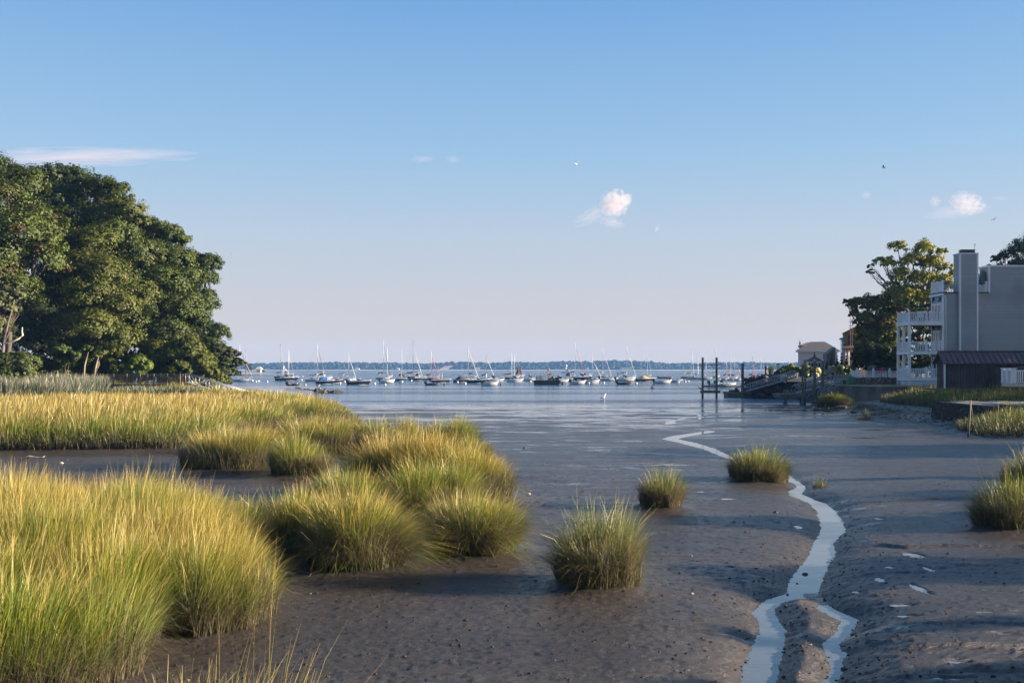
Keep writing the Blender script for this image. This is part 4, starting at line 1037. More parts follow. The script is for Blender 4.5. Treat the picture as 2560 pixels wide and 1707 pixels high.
# ---- sea wall
t = thing('sea_wall', 'stained concrete sea wall round the small lawn', 'wall', (33, 89, 0.2))
w_ = WB(); w_.prism([(33.0, 89.0), (60, 90.9), (60, 91.19), (33.24, 89.29), (31.99, 94.6), (31.99, 101), (31.65, 101), (31.65, 94.5)], 'z', 0.1, 1.80); w_.put('wall', M_CONC, t)
w_ = WB(); w_.prism([(32.93, 88.92), (60, 90.82), (60, 91.19), (33.24, 89.29), (31.99, 94.6), (31.99, 101), (31.58, 101), (31.58, 94.48)], 'z', 1.80, 1.92); w_.put('coping', pbr('pale_concrete', (0.26, 0.24, 0.21), 0.9, var=0.2), t)

# ---- grey house
HX = X(2357, 95); HZ0 = LAWN_Z
house = thing('grey_house', 'tall grey clapboard house with white balconies, flat roofs and big chimney', 'house', (HX, 95, HZ0))
def hp(mb, name, mat, parent=None, label=None): return mb.put(name, mat, house, parent, label)
ZR = Zp(733, 95); ZT = Zp(667, 95)
b = WB(); b.bb(HX, 47.0, 95, 97.6, HZ0, ZR); b.bb(47.0, 66, 95, 106, HZ0, ZR - 0.02)
wall = hp(b, 'wall', M_SIDING)
XB = X(2472, 95)
b = WB(); b.bb(XB, 66, 95.0, 96.85, ZR - 0.01, ZT); b.bb(XB + 2, 66, 96.85, 104, ZR - 0.01, ZT - 0.05)
up = hp(b, 'upper_storey', M_SIDING)
b = WB(); b.bb(XB - 0.06, 66.1, 94.93, 97.0, ZT, ZT + 0.16); hp(b, 'parapet_cap', M_WHITE, up)
b = WB(); b.bb(XB - 0.04, XB + 0.12, 94.96, 95.12, ZR, ZT - 0.003); hp(b, 'corner_board', M_WHITE, up)
b = WB(); b.bb(XB - 0.03, XB, 96.7, 96.85, ZR, ZT - 0.003); hp(b, 'corner_board', M_WHITE, up)
b = WB(); b.cyl((X(2528, 95), 96, ZT + 0.1), 0.09, 0.75, 8); hp(b, 'vent_pipe', pbr('pale_pipe', (0.62, 0.52, 0.5), 0.5), up)
b = WB(); b.bb(HX - 0.10, XB + 0.02, 94.92, 97.7, ZR, ZR + 0.11); rf = hp(b, 'roof', pbr('dark_roof_felt', (0.05, 0.045, 0.045), 0.9))
b = WB(); b.bb(HX - 0.16, HX + 0.02, 94.86, 97.75, ZR - 0.22, ZR - 0.004); hp(b, 'fascia', M_WHITE)
b = WB(); b.bb(HX - 0.03, HX + 0.13, 94.965, 94.999, HZ0, ZR - 0.24); b.bb(HX - 0.03, HX - 0.001, 94.999, 95.12, HZ0, ZR - 0.24); hp(b, 'corner_board', M_WHITE)
b = WB(); b.bb(HX - 0.03, HX - 0.001, 97.45, 97.6, HZ0, ZR - 0.24); hp(b, 'corner_board', M_WHITE)
# chimney
x0, x1 = X(2399, 94.6), X(2445, 94.6); ZC = Zp(635, 94.6)
b = WB(); b.bb(x0, x1, 94.6, 95.9, HZ0, ZC); ch = hp(b, 'chimney', M_SIDING)
b = WB()
for xa in (x0 - 0.03, x1 - 0.13): b.bb(xa, xa + 0.16, 94.565, 94.60, HZ0, ZC - 0.003)
b.bb(x0 - 0.03, x0 - 0.002, 94.57, 94.72, HZ0, ZC - 0.003); b.bb(x0 - 0.05, x1 + 0.05, 94.55, 95.95, ZC, ZC + 0.10); hp(b, 'corner_board', M_WHITE, ch)
for k, (pa, pb) in enumerate(((2403, 2418), (2420.5, 2436))):
    b = WB(); xa, xb = X(pa, 95), X(pb, 95)
    b.bb(xa, xb, 94.85, 95.55, ZC + 0.10, ZC + 0.34); b.bb(xa + 0.06, xb - 0.06, 94.9, 95.5, ZC + 0.34, ZC + 0.40); b.bb(xa - 0.02, xb + 0.02, 94.82, 95.58, ZC + 0.40, ZC + 0.46)
    hp(b, 'flue_cap', M_DARK, ch)
b = WB(); xa = X(2436, 95.4); b.tube([(xa, 95.4, ZC), (xa, 95.4, ZC + 1.05)], 0.022, 5); b.tube([(xa, 95.4, ZC + 1.05), (xa + 0.14, 95.4, ZC + 1.02), (xa + 0.13, 95.4, ZC + 0.86)], 0.022, 5); hp(b, 'antenna', M_DARK, ch)
# terrace rail on the low roof
b = WB(); zr0, zr1 = ZR + 0.11, ZR + 1.12
for k in range(18): b.bb(HX - 0.02, HX + 0.03, 95.08 + k * 0.145, 95.08 + k * 0.145 + 0.10, zr0 + 0.05, zr1 - 0.02)
b.bb(HX - 0.04, HX + 0.05, 95.0, 97.6, zr1 - 0.02, zr1 + 0.05)
for yy in (95.06, 96.3, 97.5): b.bb(HX - 0.06, HX + 0.07, yy - 0.07, yy + 0.07, zr0, zr1 + 0.14)
b.bb(HX + 0.35, HX + 0.50, 97.4, 97.55, zr0, zr1 + 0.02)
for k in range(13): b.bb(HX + 0.55 + k * 0.15, HX + 0.60 + k * 0.15, 97.45, 97.5, zr0 + 0.05, zr1 - 0.15)
b.bb(HX + 0.5, 44.6, 97.43, 97.52, zr1 - 0.15, zr1 - 0.08); b.bb(HX + 0.1, 44.6, 97.47, 97.49, zr1 + 0.10, zr1 + 0.13)
hp(b, 'terrace_railing', M_WHITE)
b = WB(); b.box((X(2461, 95.5), 95.5, Zp(694, 95.5)), (0.72, 0.07, 1.25), 0.25, 0.16, -0.12); b.box((X(2455, 95.6), 95.62, Zp(697, 95.6)), (0.45, 0.2, 1.1), 0.25, 0.3); hp(b, 'tilted_panel', pbr('slate_panel', (0.10, 0.12, 0.13), 0.6))
b = WB(); b.bb(X(2462, 95.3), X(2468, 95.3), 95.2, 95.3, zr0, zr0 + 1.05); b.bb(XB - 0.14, XB - 0.05, 95.3, 96.5, zr0, zr0 + 1.05); hp(b, 'terrace_gate', M_WHITE)
# downspout
b = WB(); xd = X(2364, 95); b.tube([(HX + 0.02, 94.93, ZR - 0.16), (HX + 0.14, 94.9, ZR - 0.30), (xd - 0.02, 94.92, ZR - 0.42), (xd, 94.94, ZR - 0.7), (xd, 94.94, HZ0)], 0.055, 6); hp(b, 'downspout', M_WHITE)
# doors on the water side wall
for lo, hi, ya, yb in ((Zp(812, 95), Zp(758, 95), 95.15, 97.4), (Zp(884, 95), Zp(827, 95), 95.7, 97.0), (Zp(950, 95), Zp(893, 95), 95.5, 97.1)):
    b = WB(); b.bb(HX - 0.07, HX - 0.002, ya, yb, hi - 0.12, hi + 0.05)
    n_ = 4 if yb - ya > 2 else 3
    for k in range(n_):
        yy = ya + (yb - ya - 0.14) * k / (n_ - 1); b.bb(HX - 0.07, HX - 0.002, yy, yy + 0.14, lo, hi - 0.12)
    d = hp(b, 'balcony_door', M_WHITE)
    b = WB(); b.bb(HX - 0.04, HX - 0.012, ya + 0.14, yb - 0.14, lo + 0.05, hi - 0.12); hp(b, 'pane', M_GLASS, d)
for yy, zz in ((95.5, Zp(746, 95)), (97.0, Zp(748, 97)), (95.6, Zp(818, 95)), (97.0, Zp(819, 97))):
    b = WB(); b.bb(HX - 0.16, HX - 0.004, yy - 0.07, yy + 0.07, zz - 0.16, zz + 0.16); b.ball((HX - 0.14, yy, zz - 0.2), 0.09, 8, 5); hp(b, 'wall_lamp', M_DARK)
# balconies
BX = X(2272, 95)
YB0, YB1 = 95.0, 97.85
def rail(b, zf, zt, post=0.13):
    """baluster rail along front and water side of a balcony"""
    n_ = int((HX - BX - 0.1) / 0.165)
    for k in range(n_):
        xx = BX + 0.12 + k * 0.165; b.bb(xx, xx + 0.06, YB0 + 0.03, YB0 + 0.09, zf + 0.10, zt - 0.04)
    b.bb(BX, HX - 0.08, YB0 + 0.01, YB0 + 0.11, zt - 0.04, zt + 0.03); b.bb(BX, HX - 0.08, YB0 + 0.025, YB0 + 0.095, zf + 0.05, zf + 0.10)
    n_ = int((YB1 - YB0 - 0.2) / 0.165)
    for k in range(n_):
        yy = YB0 + 0.2 + k * 0.165; b.bb(BX + 0.03, BX + 0.09, yy, yy + 0.06, zf + 0.10, zt - 0.04)
    b.bb(BX + 0.01, BX + 0.11, YB0 + 0.11, YB1, zt - 0.04, zt + 0.03); b.bb(BX + 0.025, BX + 0.095, YB0 + 0.11, YB1, zf + 0.05, zf + 0.10)
    for xx, yy in (((BX + HX) / 2 + 0.05, YB0 + 0.06), (HX - 0.10, YB0 + 0.06), (BX + 0.06, 96.4), (BX + 0.06, YB1 - 0.06), (BX + 0.06, YB0 + 0.06)):
        b.bb(xx - post / 2, xx + post / 2, yy - post / 2, yy + post / 2, zf + 0.002, zt + 0.13); b.bb(xx - post / 2 - 0.02, xx + post / 2 + 0.02, yy - post / 2 - 0.02, yy + post / 2 + 0.02, zt + 0.13, zt + 0.17)
levels = ((Zp(803, 95), Zp(813, 95), Zp(781, 95)), (Zp(878, 95), Zp(886, 95), Zp(854.5, 95)), (Zp(944, 95), Zp(952, 95), Zp(921.5, 95)))
for zf, zb_, zt in levels:
    b = WB(); b.bb(BX - 0.05, HX - 0.005, YB0 - 0.04, YB1 + 0.04, zb_, zf)
    dk = hp(b, 'balcony_deck', M_WHITE)
    b = WB(); rail(b, zf, zt); hp(b, 'railing', M_WHITE, dk)
    b = WB(); b.bb(BX + 0.15, HX - 0.01, YB0 + 0.15, YB1 - 0.1, zb_ - 0.03, zb_ - 0.001); hp(b, 'soffit', M_SOFFIT, dk)
for yy in (YB0 + 0.06, 96.4, YB1 - 0.06):
    for (za, zb2) in ((levels[1][0], levels[0][1] - 0.031), (levels[2][0], levels[1][1] - 0.031), (HZ0, levels[2][1] - 0.031)):
        b = WB(); b.bb(BX - 0.03, BX + 0.19, yy - 0.09, yy + 0.11, za + 0.001, zb2); hp(b, 'column', M_WHITE)
b = WB(); b.bb(BX + 0.05, HX - 0.01, YB0 + 0.03, YB0 + 0.08, HZ0, levels[2][1] - 0.035); b.bb(BX + 0.03, BX + 0.08, YB0 + 0.2, YB1 - 0.2, HZ0, levels[2][1] - 0.035); hp(b, 'skirt_board', pbr('stained_white_board', (0.55, 0.55, 0.57), 0.7, var=0.15, dirt=(0.3, 0.28, 0.26)))
zf = levels[0][0]
for xx, lb in ((38.9, 'white slatted chair at the left on the top balcony'), (40.0, 'white slatted chair at the right on the top balcony')):
    c_ = thing('balcony_chair', lb, 'chair', (xx, 95.6, zf), 0, 'chairs on the top balcony')
    b = WB(); b.bb(xx, xx + 0.55, 95.5, 96.0, zf + 0.38, zf + 0.44); b.put('seat', M_WHITE, c_)
    b = WB(); b.bb(xx, xx + 0.55, 95.46, 95.5, zf + 0.40, zf + 0.98); b.put('backrest', M_WHITE, c_)
    for ax in (xx + 0.001, xx + 0.5):
        for ay in (95.51, 95.94): b = WB(); b.bb(ax, ax + 0.05, ay, ay + 0.05, zf + 0.001, zf + 0.379); b.put('leg', M_WHITE, c_)

# ---- boathouse on legs
bx0 = X(2365, 80); bz0, bz1, bzr = Zp(971, 80), Zp(907, 80), Zp(879, 80.85)
boat_h = thing('boathouse', 'dark board boathouse on legs with rusty seamed metal roof', 'boathouse', (bx0 + 4, 82, 0.8))
b = WB(); b.bb(bx0, 52, 80, 81.7, bz0, bz1 - 0.02); b.prism([(80.02, bz1 - 0.02), (81.68, bz1 - 0.02), (80.85, bzr - 0.16)], 'x', bx0 + 0.003, 51.99); b.put('wall', M_SHED, boat_h)
b = WB(); b.prism([(79.8, bz1 - 0.09), (80.85, bzr - 0.06), (81.9, bz1 - 0.09), (81.9, bz1 - 0.02), (80.85, bzr + 0.02), (79.8, bz1 - 0.02)], 'x', bx0 - 0.30, 52.3)
for k in range(40):
    xx = bx0 - 0.28 + k * 0.44
    if xx > 52.2: break
    b.prism([(79.79, bz1 - 0.018), (80.85, bzr + 0.022), (80.85, bzr + 0.07), (79.79, bz1 + 0.03)], 'x', xx, xx + 0.035)
b.bb(bx0 - 0.31, 52.31, 80.77, 80.93, bzr + 0.03, bzr + 0.09)
b.put('roof', M_RUST, boat_h)
for xx, dz in ((bx0 + 0.35, 0), (bx0 + 1.7, 0), (bx0 + 2.35, 0), (bx0 + 3.3, 0), (bx0 + 3.65, 0), (bx0 + 5.2, 0), (bx0 + 7.5, 0), (bx0 + 10, 0)):
    for yy in (80.25, 81.5):
        b = WB(); b.bb(xx - 0.13, xx + 0.13, yy - 0.13, yy + 0.13, gz(xx, yy) - 0.2, bz0 - 0.151); b.put('leg', M_PILE, boat_h)
b = WB(); b.bb(bx0 - 0.1, 52, 79.95, 80.2, bz0 - 0.15, bz0 - 0.003); b.put('floor_beam', M_PILE, boat_h)
b = WB(); b.bb(bx0 - 0.1, 52, 81.4, 81.65, bz0 - 0.15, bz0 - 0.003); b.put('floor_beam', M_PILE, boat_h)
b = WB(); b.tube([(bx0 + 0.3, 80.3, bz0 - 0.2), (bx0 + 1.0, 80.3, 0.95)], 0.06, 5); b.put('brace', M_WOOD, boat_h)
b = WB(); b.tube([(bx0 + 1.0, 80.38, bz0 - 0.2), (bx0 + 0.35, 80.38, 0.95)], 0.06, 5); b.put('brace', M_WOOD, boat_h)
b = WB(); b.tube([(bx0 + 5.3, 80.3, bz0 - 0.2), (bx0 + 5.8, 80.3, 0.95)], 0.06, 5); b.put('brace', M_WOOD, boat_h)
b = WB(); b.bb(bx0 - 0.12, bx0 - 0.02, 80.02, 80.2, bz0, bz1 - 0.1); b.put('corner_board', M_WHITE, boat_h)
b = WB(); b.bb(bx0 - 0.85, bx0 - 0.02, 80.2, 82.5, bz0 - 0.13, bz0 + 0.0); b.bb(bx0 - 0.9, bx0 + 0.1, 80.0, 80.19, bz0 - 0.25, bz0 + 0.02); st = b.put('landing_step', M_WOOD, boat_h)
b = WB(); b.tube([(bx0 - 0.5, 80.2, bz0), (bx0 - 0.5, 80.2, bz0 + 1.05)], 0.035, 5); b.tube([(bx0 - 0.12, 80.2, bz0), (bx0 - 0.12, 80.2, bz0 + 2.0)], 0.045, 5); b.tube([(bx0 - 0.5, 80.2, bz0 + 1.0), (bx0 - 0.12, 80.2, bz0 + 1.02)], 0.03, 5); b.tube([(bx0 - 0.5, 80.2, bz0 + 0.5), (bx0 - 0.12, 80.2, bz0 + 0.5)], 0.03, 5); b.put('handrail', pbr('red_brown_rail', (0.14, 0.045, 0.035), 0.6), boat_h)
for xx in (bx0 - 0.5, bx0 + 0.05):
    b = WB(); b.bb(xx - 0.12, xx + 0.12, 80.25, 80.5, gz(xx, 80.3) - 0.2, bz0 - 0.26); b.put('leg', M_PILE, boat_h)

# ---- white porch deck at the right edge
px0 = X(2535, 70); pz = Zp(958, 70)
porch = thing('porch_deck', 'white railed deck on posts at the right edge, in front of the boathouse', 'deck', (px0 + 2, 71, 0.9))
b = WB(); b.bb(px0 - 0.08, 45, 69.92, 71.6, pz - 0.24, pz); b.put('deck', pbr('cream_fascia', (0.52, 0.47, 0.38), 0.7), porch)
b = WB(); zt = Zp(926, 70)
for k in range(60):
    xx = px0 + 0.14 + k * 0.15
    b.bb(xx, xx + 0.06, 70.0, 70.06, pz + 0.1, zt - 0.05)
for k in range(9): yy = 70.2 + k * 0.14; b.bb(px0 - 0.02, px0 + 0.02, yy, yy + 0.1, pz + 0.08, zt - 0.05)
b.bb(px0, 45, 69.97, 70.09, zt - 0.05, zt + 0.03); b.bb(px0 - 0.05, px0 + 0.05, 70.1, 71.5, zt - 0.05, zt + 0.03); b.bb(px0, 45, 69.98, 70.08, pz + 0.05, pz + 0.1)
b.put('railing', M_WHITE, porch)
for xx, yy in ((px0 - 0.01, 70.03), (px0 - 0.01, 70.75), (px0 - 0.01, 71.45), (px0 + 2.6, 70.03)):
    b = WB(); b.bb(xx - 0.12, xx + 0.12, yy - 0.12, yy + 0.12, pz + 0.002, zt + 0.12); b.bb(xx - 0.17, xx + 0.17, yy - 0.17, yy + 0.17, zt + 0.12, zt + 0.18); b.put('post', M_WHITE, porch)
for xx in (px0 + 0.3, px0 + 2.8, px0 + 6): 
    b = WB(); b.bb(xx - 0.1, xx + 0.1, 70.4, 70.6, gz(xx, 70.5) - 0.2, pz - 0.242); b.put('leg', M_PILE, porch)
b = WB(); b.tube([(px0 + 0.35, 70.9, pz + 0.9), (px0 + 0.35, 70.9, pz + 1.15), (px0 + 1.5, 70.9, pz + 1.15), (px0 + 1.5, 70.9, pz + 0.9)], 0.03, 5)
b.bb(px0 + 0.3, px0 + 1.5, 70.7, 71.2, pz + 0.40, pz + 0.46); b.bb(px0 + 0.35, px0 + 1.5, 70.88, 70.92, pz + 0.5, pz + 1.1)
for xx in (px0 + 0.35, px0 + 1.45): b.bb(xx - 0.03, xx + 0.03, 70.72, 70.78, pz, pz + 0.4); b.bb(xx - 0.03, xx + 0.03, 71.12, 71.18, pz, pz + 0.4)
bench = thing('deck_bench', 'dark slatted bench standing on the white railed deck', 'bench', (px0 + 1, 71, pz)); b.put('seat', M_DARK, bench)

def rocks(mb, boxes, n, r0, r1, seed, sq=0.75):
    g = random.Random(seed)
    for _ in range(n):
        bx = g.choice(boxes); c = [g.uniform(bx[k * 2], bx[k * 2 + 1]) for k in range(3)]
        r = g.uniform(r0, r1); ph = g.uniform(0, 6); nu, nv = 7, 5; rings = []
        for j in range(nv + 1):
            th = math.pi * j / nv; rr = max(math.sin(th), 0.02)
            rings.append([(c[0] + r * 1.25 * rr * (1 + 0.22 * math.sin(k * 2.3 + ph + j)) * math.cos(2 * math.pi * k / nu + ph), c[1] + r * rr * (1 + 0.22 * math.sin(k * 1.7 + ph)) * math.sin(2 * math.pi * k / nu + ph), c[2] - r * sq * math.cos(th) * (1 + 0.1 * math.sin(k + ph))) for k in range(nu)])
        mb.loft(rings, close=True, cap=False)
# ---- stone jetty
t = thing('stone_jetty', 'low dark stone jetty with a pale flat top at the right edge', 'jetty', (30, 60, 0.3))
g = np.random.default_rng(5)
m = WB(); nx, ny = 60, 22
xs = np.linspace(27.3, 47, nx); rings = []
def jz(xv, v): return 1.28 + 0.05 * math.sin(xv * 3.1) + 0.03 * math.sin(xv * 7.3 + v)
for xv in xs:
    e = 0.25 * math.sin(xv * 2.3) + 0.18 * math.sin(xv * 5.9)
    ring = [(xv, 57.4 + e * 0.6, 0.1), (xv, 57.55 + e * 0.5 + 0.12 * math.sin(xv * 9), 0.5), (xv + 0.05 * math.sin(xv * 11), 57.62 + e * 0.5, 0.8), (xv, 57.6 + e * 0.5 + 0.1 * math.sin(xv * 13), 1.02), (xv, 57.85 + e * 0.4, jz(xv, 0)), (xv, 59.5, jz(xv, 1)), (xv, 62, jz(xv, 2)), (xv, 64.6 + e * 0.3, jz(xv, 3) - 0.03), (xv, 65, 0.1)]
    rings.append(ring)
m.loft(rings, close=True, cap=True); m.put('stone_wall', stone_mat('shade_darkened_stone', (0.02, 0.019, 0.017), (0.075, 0.065, 0.052), 2.6, 0.9, 1.0), t)  # stone colour blackened to stand for the shade on the jetty front
m = WB(); rocks(m, [(27.4, 46, 57.2, 57.7, 0.55, 1.15)], 150, 0.10, 0.24, 91, 0.6); m.put('face_stones', M_DSTONE, t)
m = WB(); rings = []
for xv in np.linspace(27.6, 46.8, 40):
    e = 0.22 * math.sin(xv * 2.3)
    rings.append([(xv, 58.0 + e * 0.5, jz(xv, 0) - 0.02), (xv, 58.1 + e * 0.5, jz(xv, 0) + 0.05), (xv, 64.2, jz(xv, 2) + 0.05), (xv, 64.3, jz(xv, 2) - 0.02)])
m.loft(rings, close=True); m.put('slab_top', pbr('pale_worn_slab', (0.33, 0.27, 0.20), 0.9, var=0.3, scale=1.2, bump=0.5, bscale=5, dirt=(0.16, 0.16, 0.06), dscale=0.5), t)

# ---- stake in the mud
sx, sy, sz = at(2420, 1078, 0.42)
t = thing('mooring_stake', 'thin leaning wooden stake standing in the sandy mud beside the jetty', 'stake', (sx, sy, sz))
m = WB(); tx, ty, tz = pt(2427, 1000, sy + 0.3); m.tube([(sx, sy, sz - 0.3), ((sx + tx) / 2 + 0.02, sy + 0.15, (sz + tz) / 2), (tx, ty, tz)], [0.045, 0.04, 0.03], 7); m.put('pole', M_WOOD, t)
m = WB(); m.tube([(tx, ty, tz - 0.15), (tx + 0.06, ty - 0.05, tz - 0.7), (tx + 0.05, ty - 0.1, tz - 1.15)], 0.012, 5); m.ball((tx + 0.05, ty - 0.1, tz - 1.0), 0.05, 8, 5); m.put('rope', pbr('tarred_rope', (0.2, 0.17, 0.12), 0.9), t)

# ---- piles and pile frame
def pile(b, x, y, zt, zb, r, cap=True):
    n = 7
    b.tube([(x + 0.012 * math.sin(k * 2.1), y, zb + (zt - zb) * k / n) for k in range(n + 1)], [r * (1.06 - 0.10 * k / n) for k in range(n + 1)], 10)
D1 = 120.0
fr_ = thing('pile_gantry', 'pair of tall dark piles joined by a thin crossbar and a low beam', 'mooring piles', (X(1773, D1), D1, 0))
for px, pyt in ((1756.5, 893.5), (1791.5, 893.5)):
    b = WB(); pile(b, X(px, D1), D1, Zp(pyt, D1), -1.5, 0.13); b.put('pile', M_PILE, fr_)
b = WB(); b.tube([(X(1732, D1), D1 - 0.2, Zp(913, D1)), (X(1804, D1), D1 - 0.2, Zp(911, D1))], 0.05, 6); b.put('crossbar', M_PILE, fr_)
b = WB(); b.bb(X(1750, D1), X(1799.5, D1), D1 - 0.35, D1 - 0.14, Zp(982, D1), Zp(975.5, D1)); b.put('beam', M_WOOD, fr_)
fd = thing('float_dock', 'low float dock with a pontoon of dark flanks round a single pile', 'dock', (X(1846, D1), D1 + 0.6, 0))
b = WB(); b.bb(X(1818, D1), X(1875, D1), D1 - 0.4, D1 + 2, 0.0, 0.42); b.put('pontoon', M_SOFFIT, fd)
b = WB(); b.bb(X(1816.5, D1), X(1875.5, D1), D1 - 0.5, D1 + 2.1, 0.422, 0.66); b.put('deck', M_WOOD, fd)
b = WB(); b.bb(X(1828, D1), X(1852, D1), D1 + 0.6, D1 + 1.4, 0.662, 0.88); b.bb(X(1841, D1), X(1848, D1), D1 + 0.7, D1 + 1.1, 0.882, 1.15); b.put('locker', M_DARK, fd)
def single_pile(px, D, pyt, zb, r, label, cap=False):
    t = thing('mooring_pile', label, 'pile', (X(px, D), D, zb), 0, 'mooring piles of the small harbour')
    b = WB(); pile(b, X(px, D), D, Zp(pyt, D), zb - 0.4, r); b.put('pile', M_PILE, t)
    if cap:
        b = WB(); b.cyl((X(px, D), D, Zp(pyt, D)), r * 1.02, 0.07, 12, r * 0.7); b.put('cap', M_WHITE, t)
single_pile(1856.5, 119.3, 908, -0.6, 0.17, 'thick single pile with greenish top standing by the float dock')
D2 = 97.0
single_pile(2036.5, D2, 901.5, 0.1, 0.135, 'white capped tall pile, left one of the two thick piles by the long gangway', True)
single_pile(2056.5, D2, 901.5, 0.15, 0.13, 'white capped tall pile, right one of the two thick piles by the shore grass', True)
single_pile(2006.5, D2 + 0.3, 910.5, 0.0, 0.085, 'slim greenish pile, left one of the slim pair at the raised dock')
single_pile(2012.5, D2, 910.5, 0.0, 0.09, 'slim greenish pile, right one of the slim pair at the raised dock')
DD = 96.0
rd = thing('raised_dock', 'dark wooden dock left dry on two stubby legs above the mud', 'dock', (X(1980, DD), DD + 1, 0))
b = WB(); b.bb(X(1951, DD), X(2011, DD), DD, DD + 2.6, 0.62, 0.90); b.put('float', M_SOFFIT, rd)
b = WB(); b.bb(X(1949, DD), X(2012, DD), DD - 0.1, DD + 2.7, 0.902, 1.02); b.put('deck', M_WOOD, rd)
for px in (1966, 2008):
    b = WB(); b.bb(X(px - 4.5, DD), X(px + 4, DD), DD + 0.2, DD + 0.6, -0.3, 0.618); b.put('leg', M_SOFFIT, rd)
for px in (1961.5, 1970):
    b = WB(); b.cyl((X(px, DD), DD + 0.2, 1.021), 0.045, 0.42, 7); b.put('bollard', M_WOOD, rd)

def gangway(name, label, p0, p1, h, w, mat, n=7, loop=False):
    """truss gangway from p0 to p1 (centre of the near side rail), h tall, w deep in y"""
    t = thing(name, label, 'gangway', p0)
    P0, P1 = np.array(p0, float), np.array(p1, float)
    for s, nm in ((0, 'truss'), (1, 'truss')):
        b = WB(); o = np.array((0, w * s, 0)); hh = np.array((0, 0, h))
        r = 0.045
        b.tube([P0 + o, P1 + o], r * 1.3, 6); b.tube([P0 + o + hh, P1 + o + hh], r, 6); b.tube([P0 + o + hh * 0.5, P1 + o + hh * 0.5], r * 0.7, 5)
        for k in range(n + 1):
            q = P0 + (P1 - P0) * k / n; b.tube([q + o, q + o + hh], r * 0.8, 5)
        for k in range(n):
            q0 = P0 + (P1 - P0) * k / n; q1 = P0 + (P1 - P0) * (k + 1) / n
            b.tube([q0 + o, q1 + o + hh] if k % 2 else [q0 + o + hh, q1 + o], r * 0.7, 5)
        if loop:
            d = (P1 - P0) / np.linalg.norm(P1 - P0)
            b.tube([P0 + o + hh, P0 + o + hh - d * 0.45 - (0, 0, 0.15), P0 + o + hh * 0.45 - d * 0.6, P0 + o - d * 0.3 + (0, 0, 0.05), P0 + o], r, 6)
        b.put(nm, mat, t)
    b = WB(); b.prism([(0, 0)], 'x', 0, 0) if False else None
    a0, a1 = P0 + (0, 0.05, 0.05), P1 + (0, 0.05, 0.05); c0, c1 = P0 + (0, w - 0.05, 0.05), P1 + (0, w - 0.05, 0.05)
    dz = np.array((0, 0, 0.05))
    b.add([a0, a1, c1, c0, a0 + dz, a1 + dz, c1 + dz, c0 + dz], [(3, 2, 1, 0), (4, 5, 6, 7), (0, 1, 5, 4), (1, 2, 6, 5), (2, 3, 7, 6), (3, 0, 4, 7)]); b.put('walkway', mat, t)
    return t
gangway('gangway', 'long grey truss gangway sloping up from the float dock past the rubble wall', (X(1868, 118.4), 118.4, 0.72), (X(1991, 119), 119, 2.42), 0.82, 1.1, M_ALU, 9)
gangway('gangway', 'grey truss gangway with rounded end rising from the raised dock to the garden', (X(1996, 98), 98, 1.02), (X(2087, 101), 101, 1.88), 0.88, 1.1, M_ALU, 8, True)
# landing at its head
t = thing('landing_stage', 'grey board screen and pale block at the head of the round ended gangway', 'landing', (X(2103, 101.5), 101.5, 1.5))
b = WB(); b.bb(X(2088, 101.3), X(2119, 101.3), 101.3, 102.4, 0.9, 1.95); b.put('base', M_DSTONE, t)
b = WB(); b.bb(X(2089, 101.4), X(2116, 101.4), 101.45, 102.3, 1.952, 2.48); b.put('block', pbr('pale_grey_block', (0.42, 0.41, 0.40), 0.8), t)
b = WB(); b.bb(X(2088, 101.3), X(2130, 101.3), 101.34, 101.42, 2.482, 2.86); b.bb(X(2087, 101.3), X(2089.5, 101.3), 101.3, 101.45, 1.952, 3.0); b.put('screen', shade_mat('grey_screen_boards', 'board', (0.27, 0.26, 0.24), 0.8, 0.3, 0, 0.02), t)
b = WB(); b.bb(X(2104, 100.9), X(2115, 100.9), 100.85, 101.2, 1.86, 2.3); b.put('crate', pbr('brown_crate', (0.09, 0.06, 0.05), 0.9), t)
# steps down the wall with steel handrails
t = thing('shore_steps', 'steel handrails of steps running down the bank beside the sea wall', 'steps', (X(2100, 96), 96, 0.6))
b = WB()
for k in range(6): b.bb(31.62 - 0.32 * (k + 1), 31.62 - 0.32 * k, 95.2, 96.4, 0.3, 1.75 - 0.2 * k)
b.put('treads', M_CONC, t)
for yy in (95.25, 96.35):
    b = WB()
    b.tube([(31.6, yy, 2.4), (29.6, yy, 1.3)], 0.035, 6); b.tube([(31.6, yy, 2.1), (29.6, yy, 1.0)], 0.03, 6); b.tube([(31.6, yy, 1.8), (29.6, yy, 0.75)], 0.03, 6)
    for q in (0, 0.33, 0.66, 1): b.tube([(31.6 - 2 * q, yy, 1.7 - 1.15 * q), (31.6 - 2 * q, yy, 2.4 - 1.1 * q)], 0.03, 6)
    b.put('handrail', M_ALU, t)

# ---- rubble wall
t = thing('rubble_wall', 'dark rubble stone wall standing in the water behind the long gangway', 'wall', (32, 122, 0))
b = WB(); b.prism([(29.1, 121.2), (35.6, 120.6), (35.6, 124), (30.0, 126)], 'z', -0.8, 1.9); b.bb(31.0, 33.6, 121.5, 124, 1.9, 2.75); b.put('core', M_DSTONE, t)
b = WB(); rocks(b, [(29.0, 35.5, 120.5, 121.1, -0.2, 1.9), (29.0, 30.2, 121, 125.5, 0.2, 2.2), (29.4, 31, 121.2, 123, 1.7, 2.45)], 190, 0.16, 0.36, 3); b.put('rocks', M_DSTONE, t)
t = thing('rubble_bank', 'dark stony bank below the garden between the two gangways', 'stone bank', (34, 112, 0.3))
b = WB(); rocks(b, [(33.2, 35.2, 101, 120, 0.0, 1.5), (32.2, 33.8, 100.5, 119, -0.2, 0.7), (31.0, 33.0, 98, 104, -0.1, 0.8)], 420, 0.25, 0.55, 8); b.put('rocks', M_DSTONE, t)
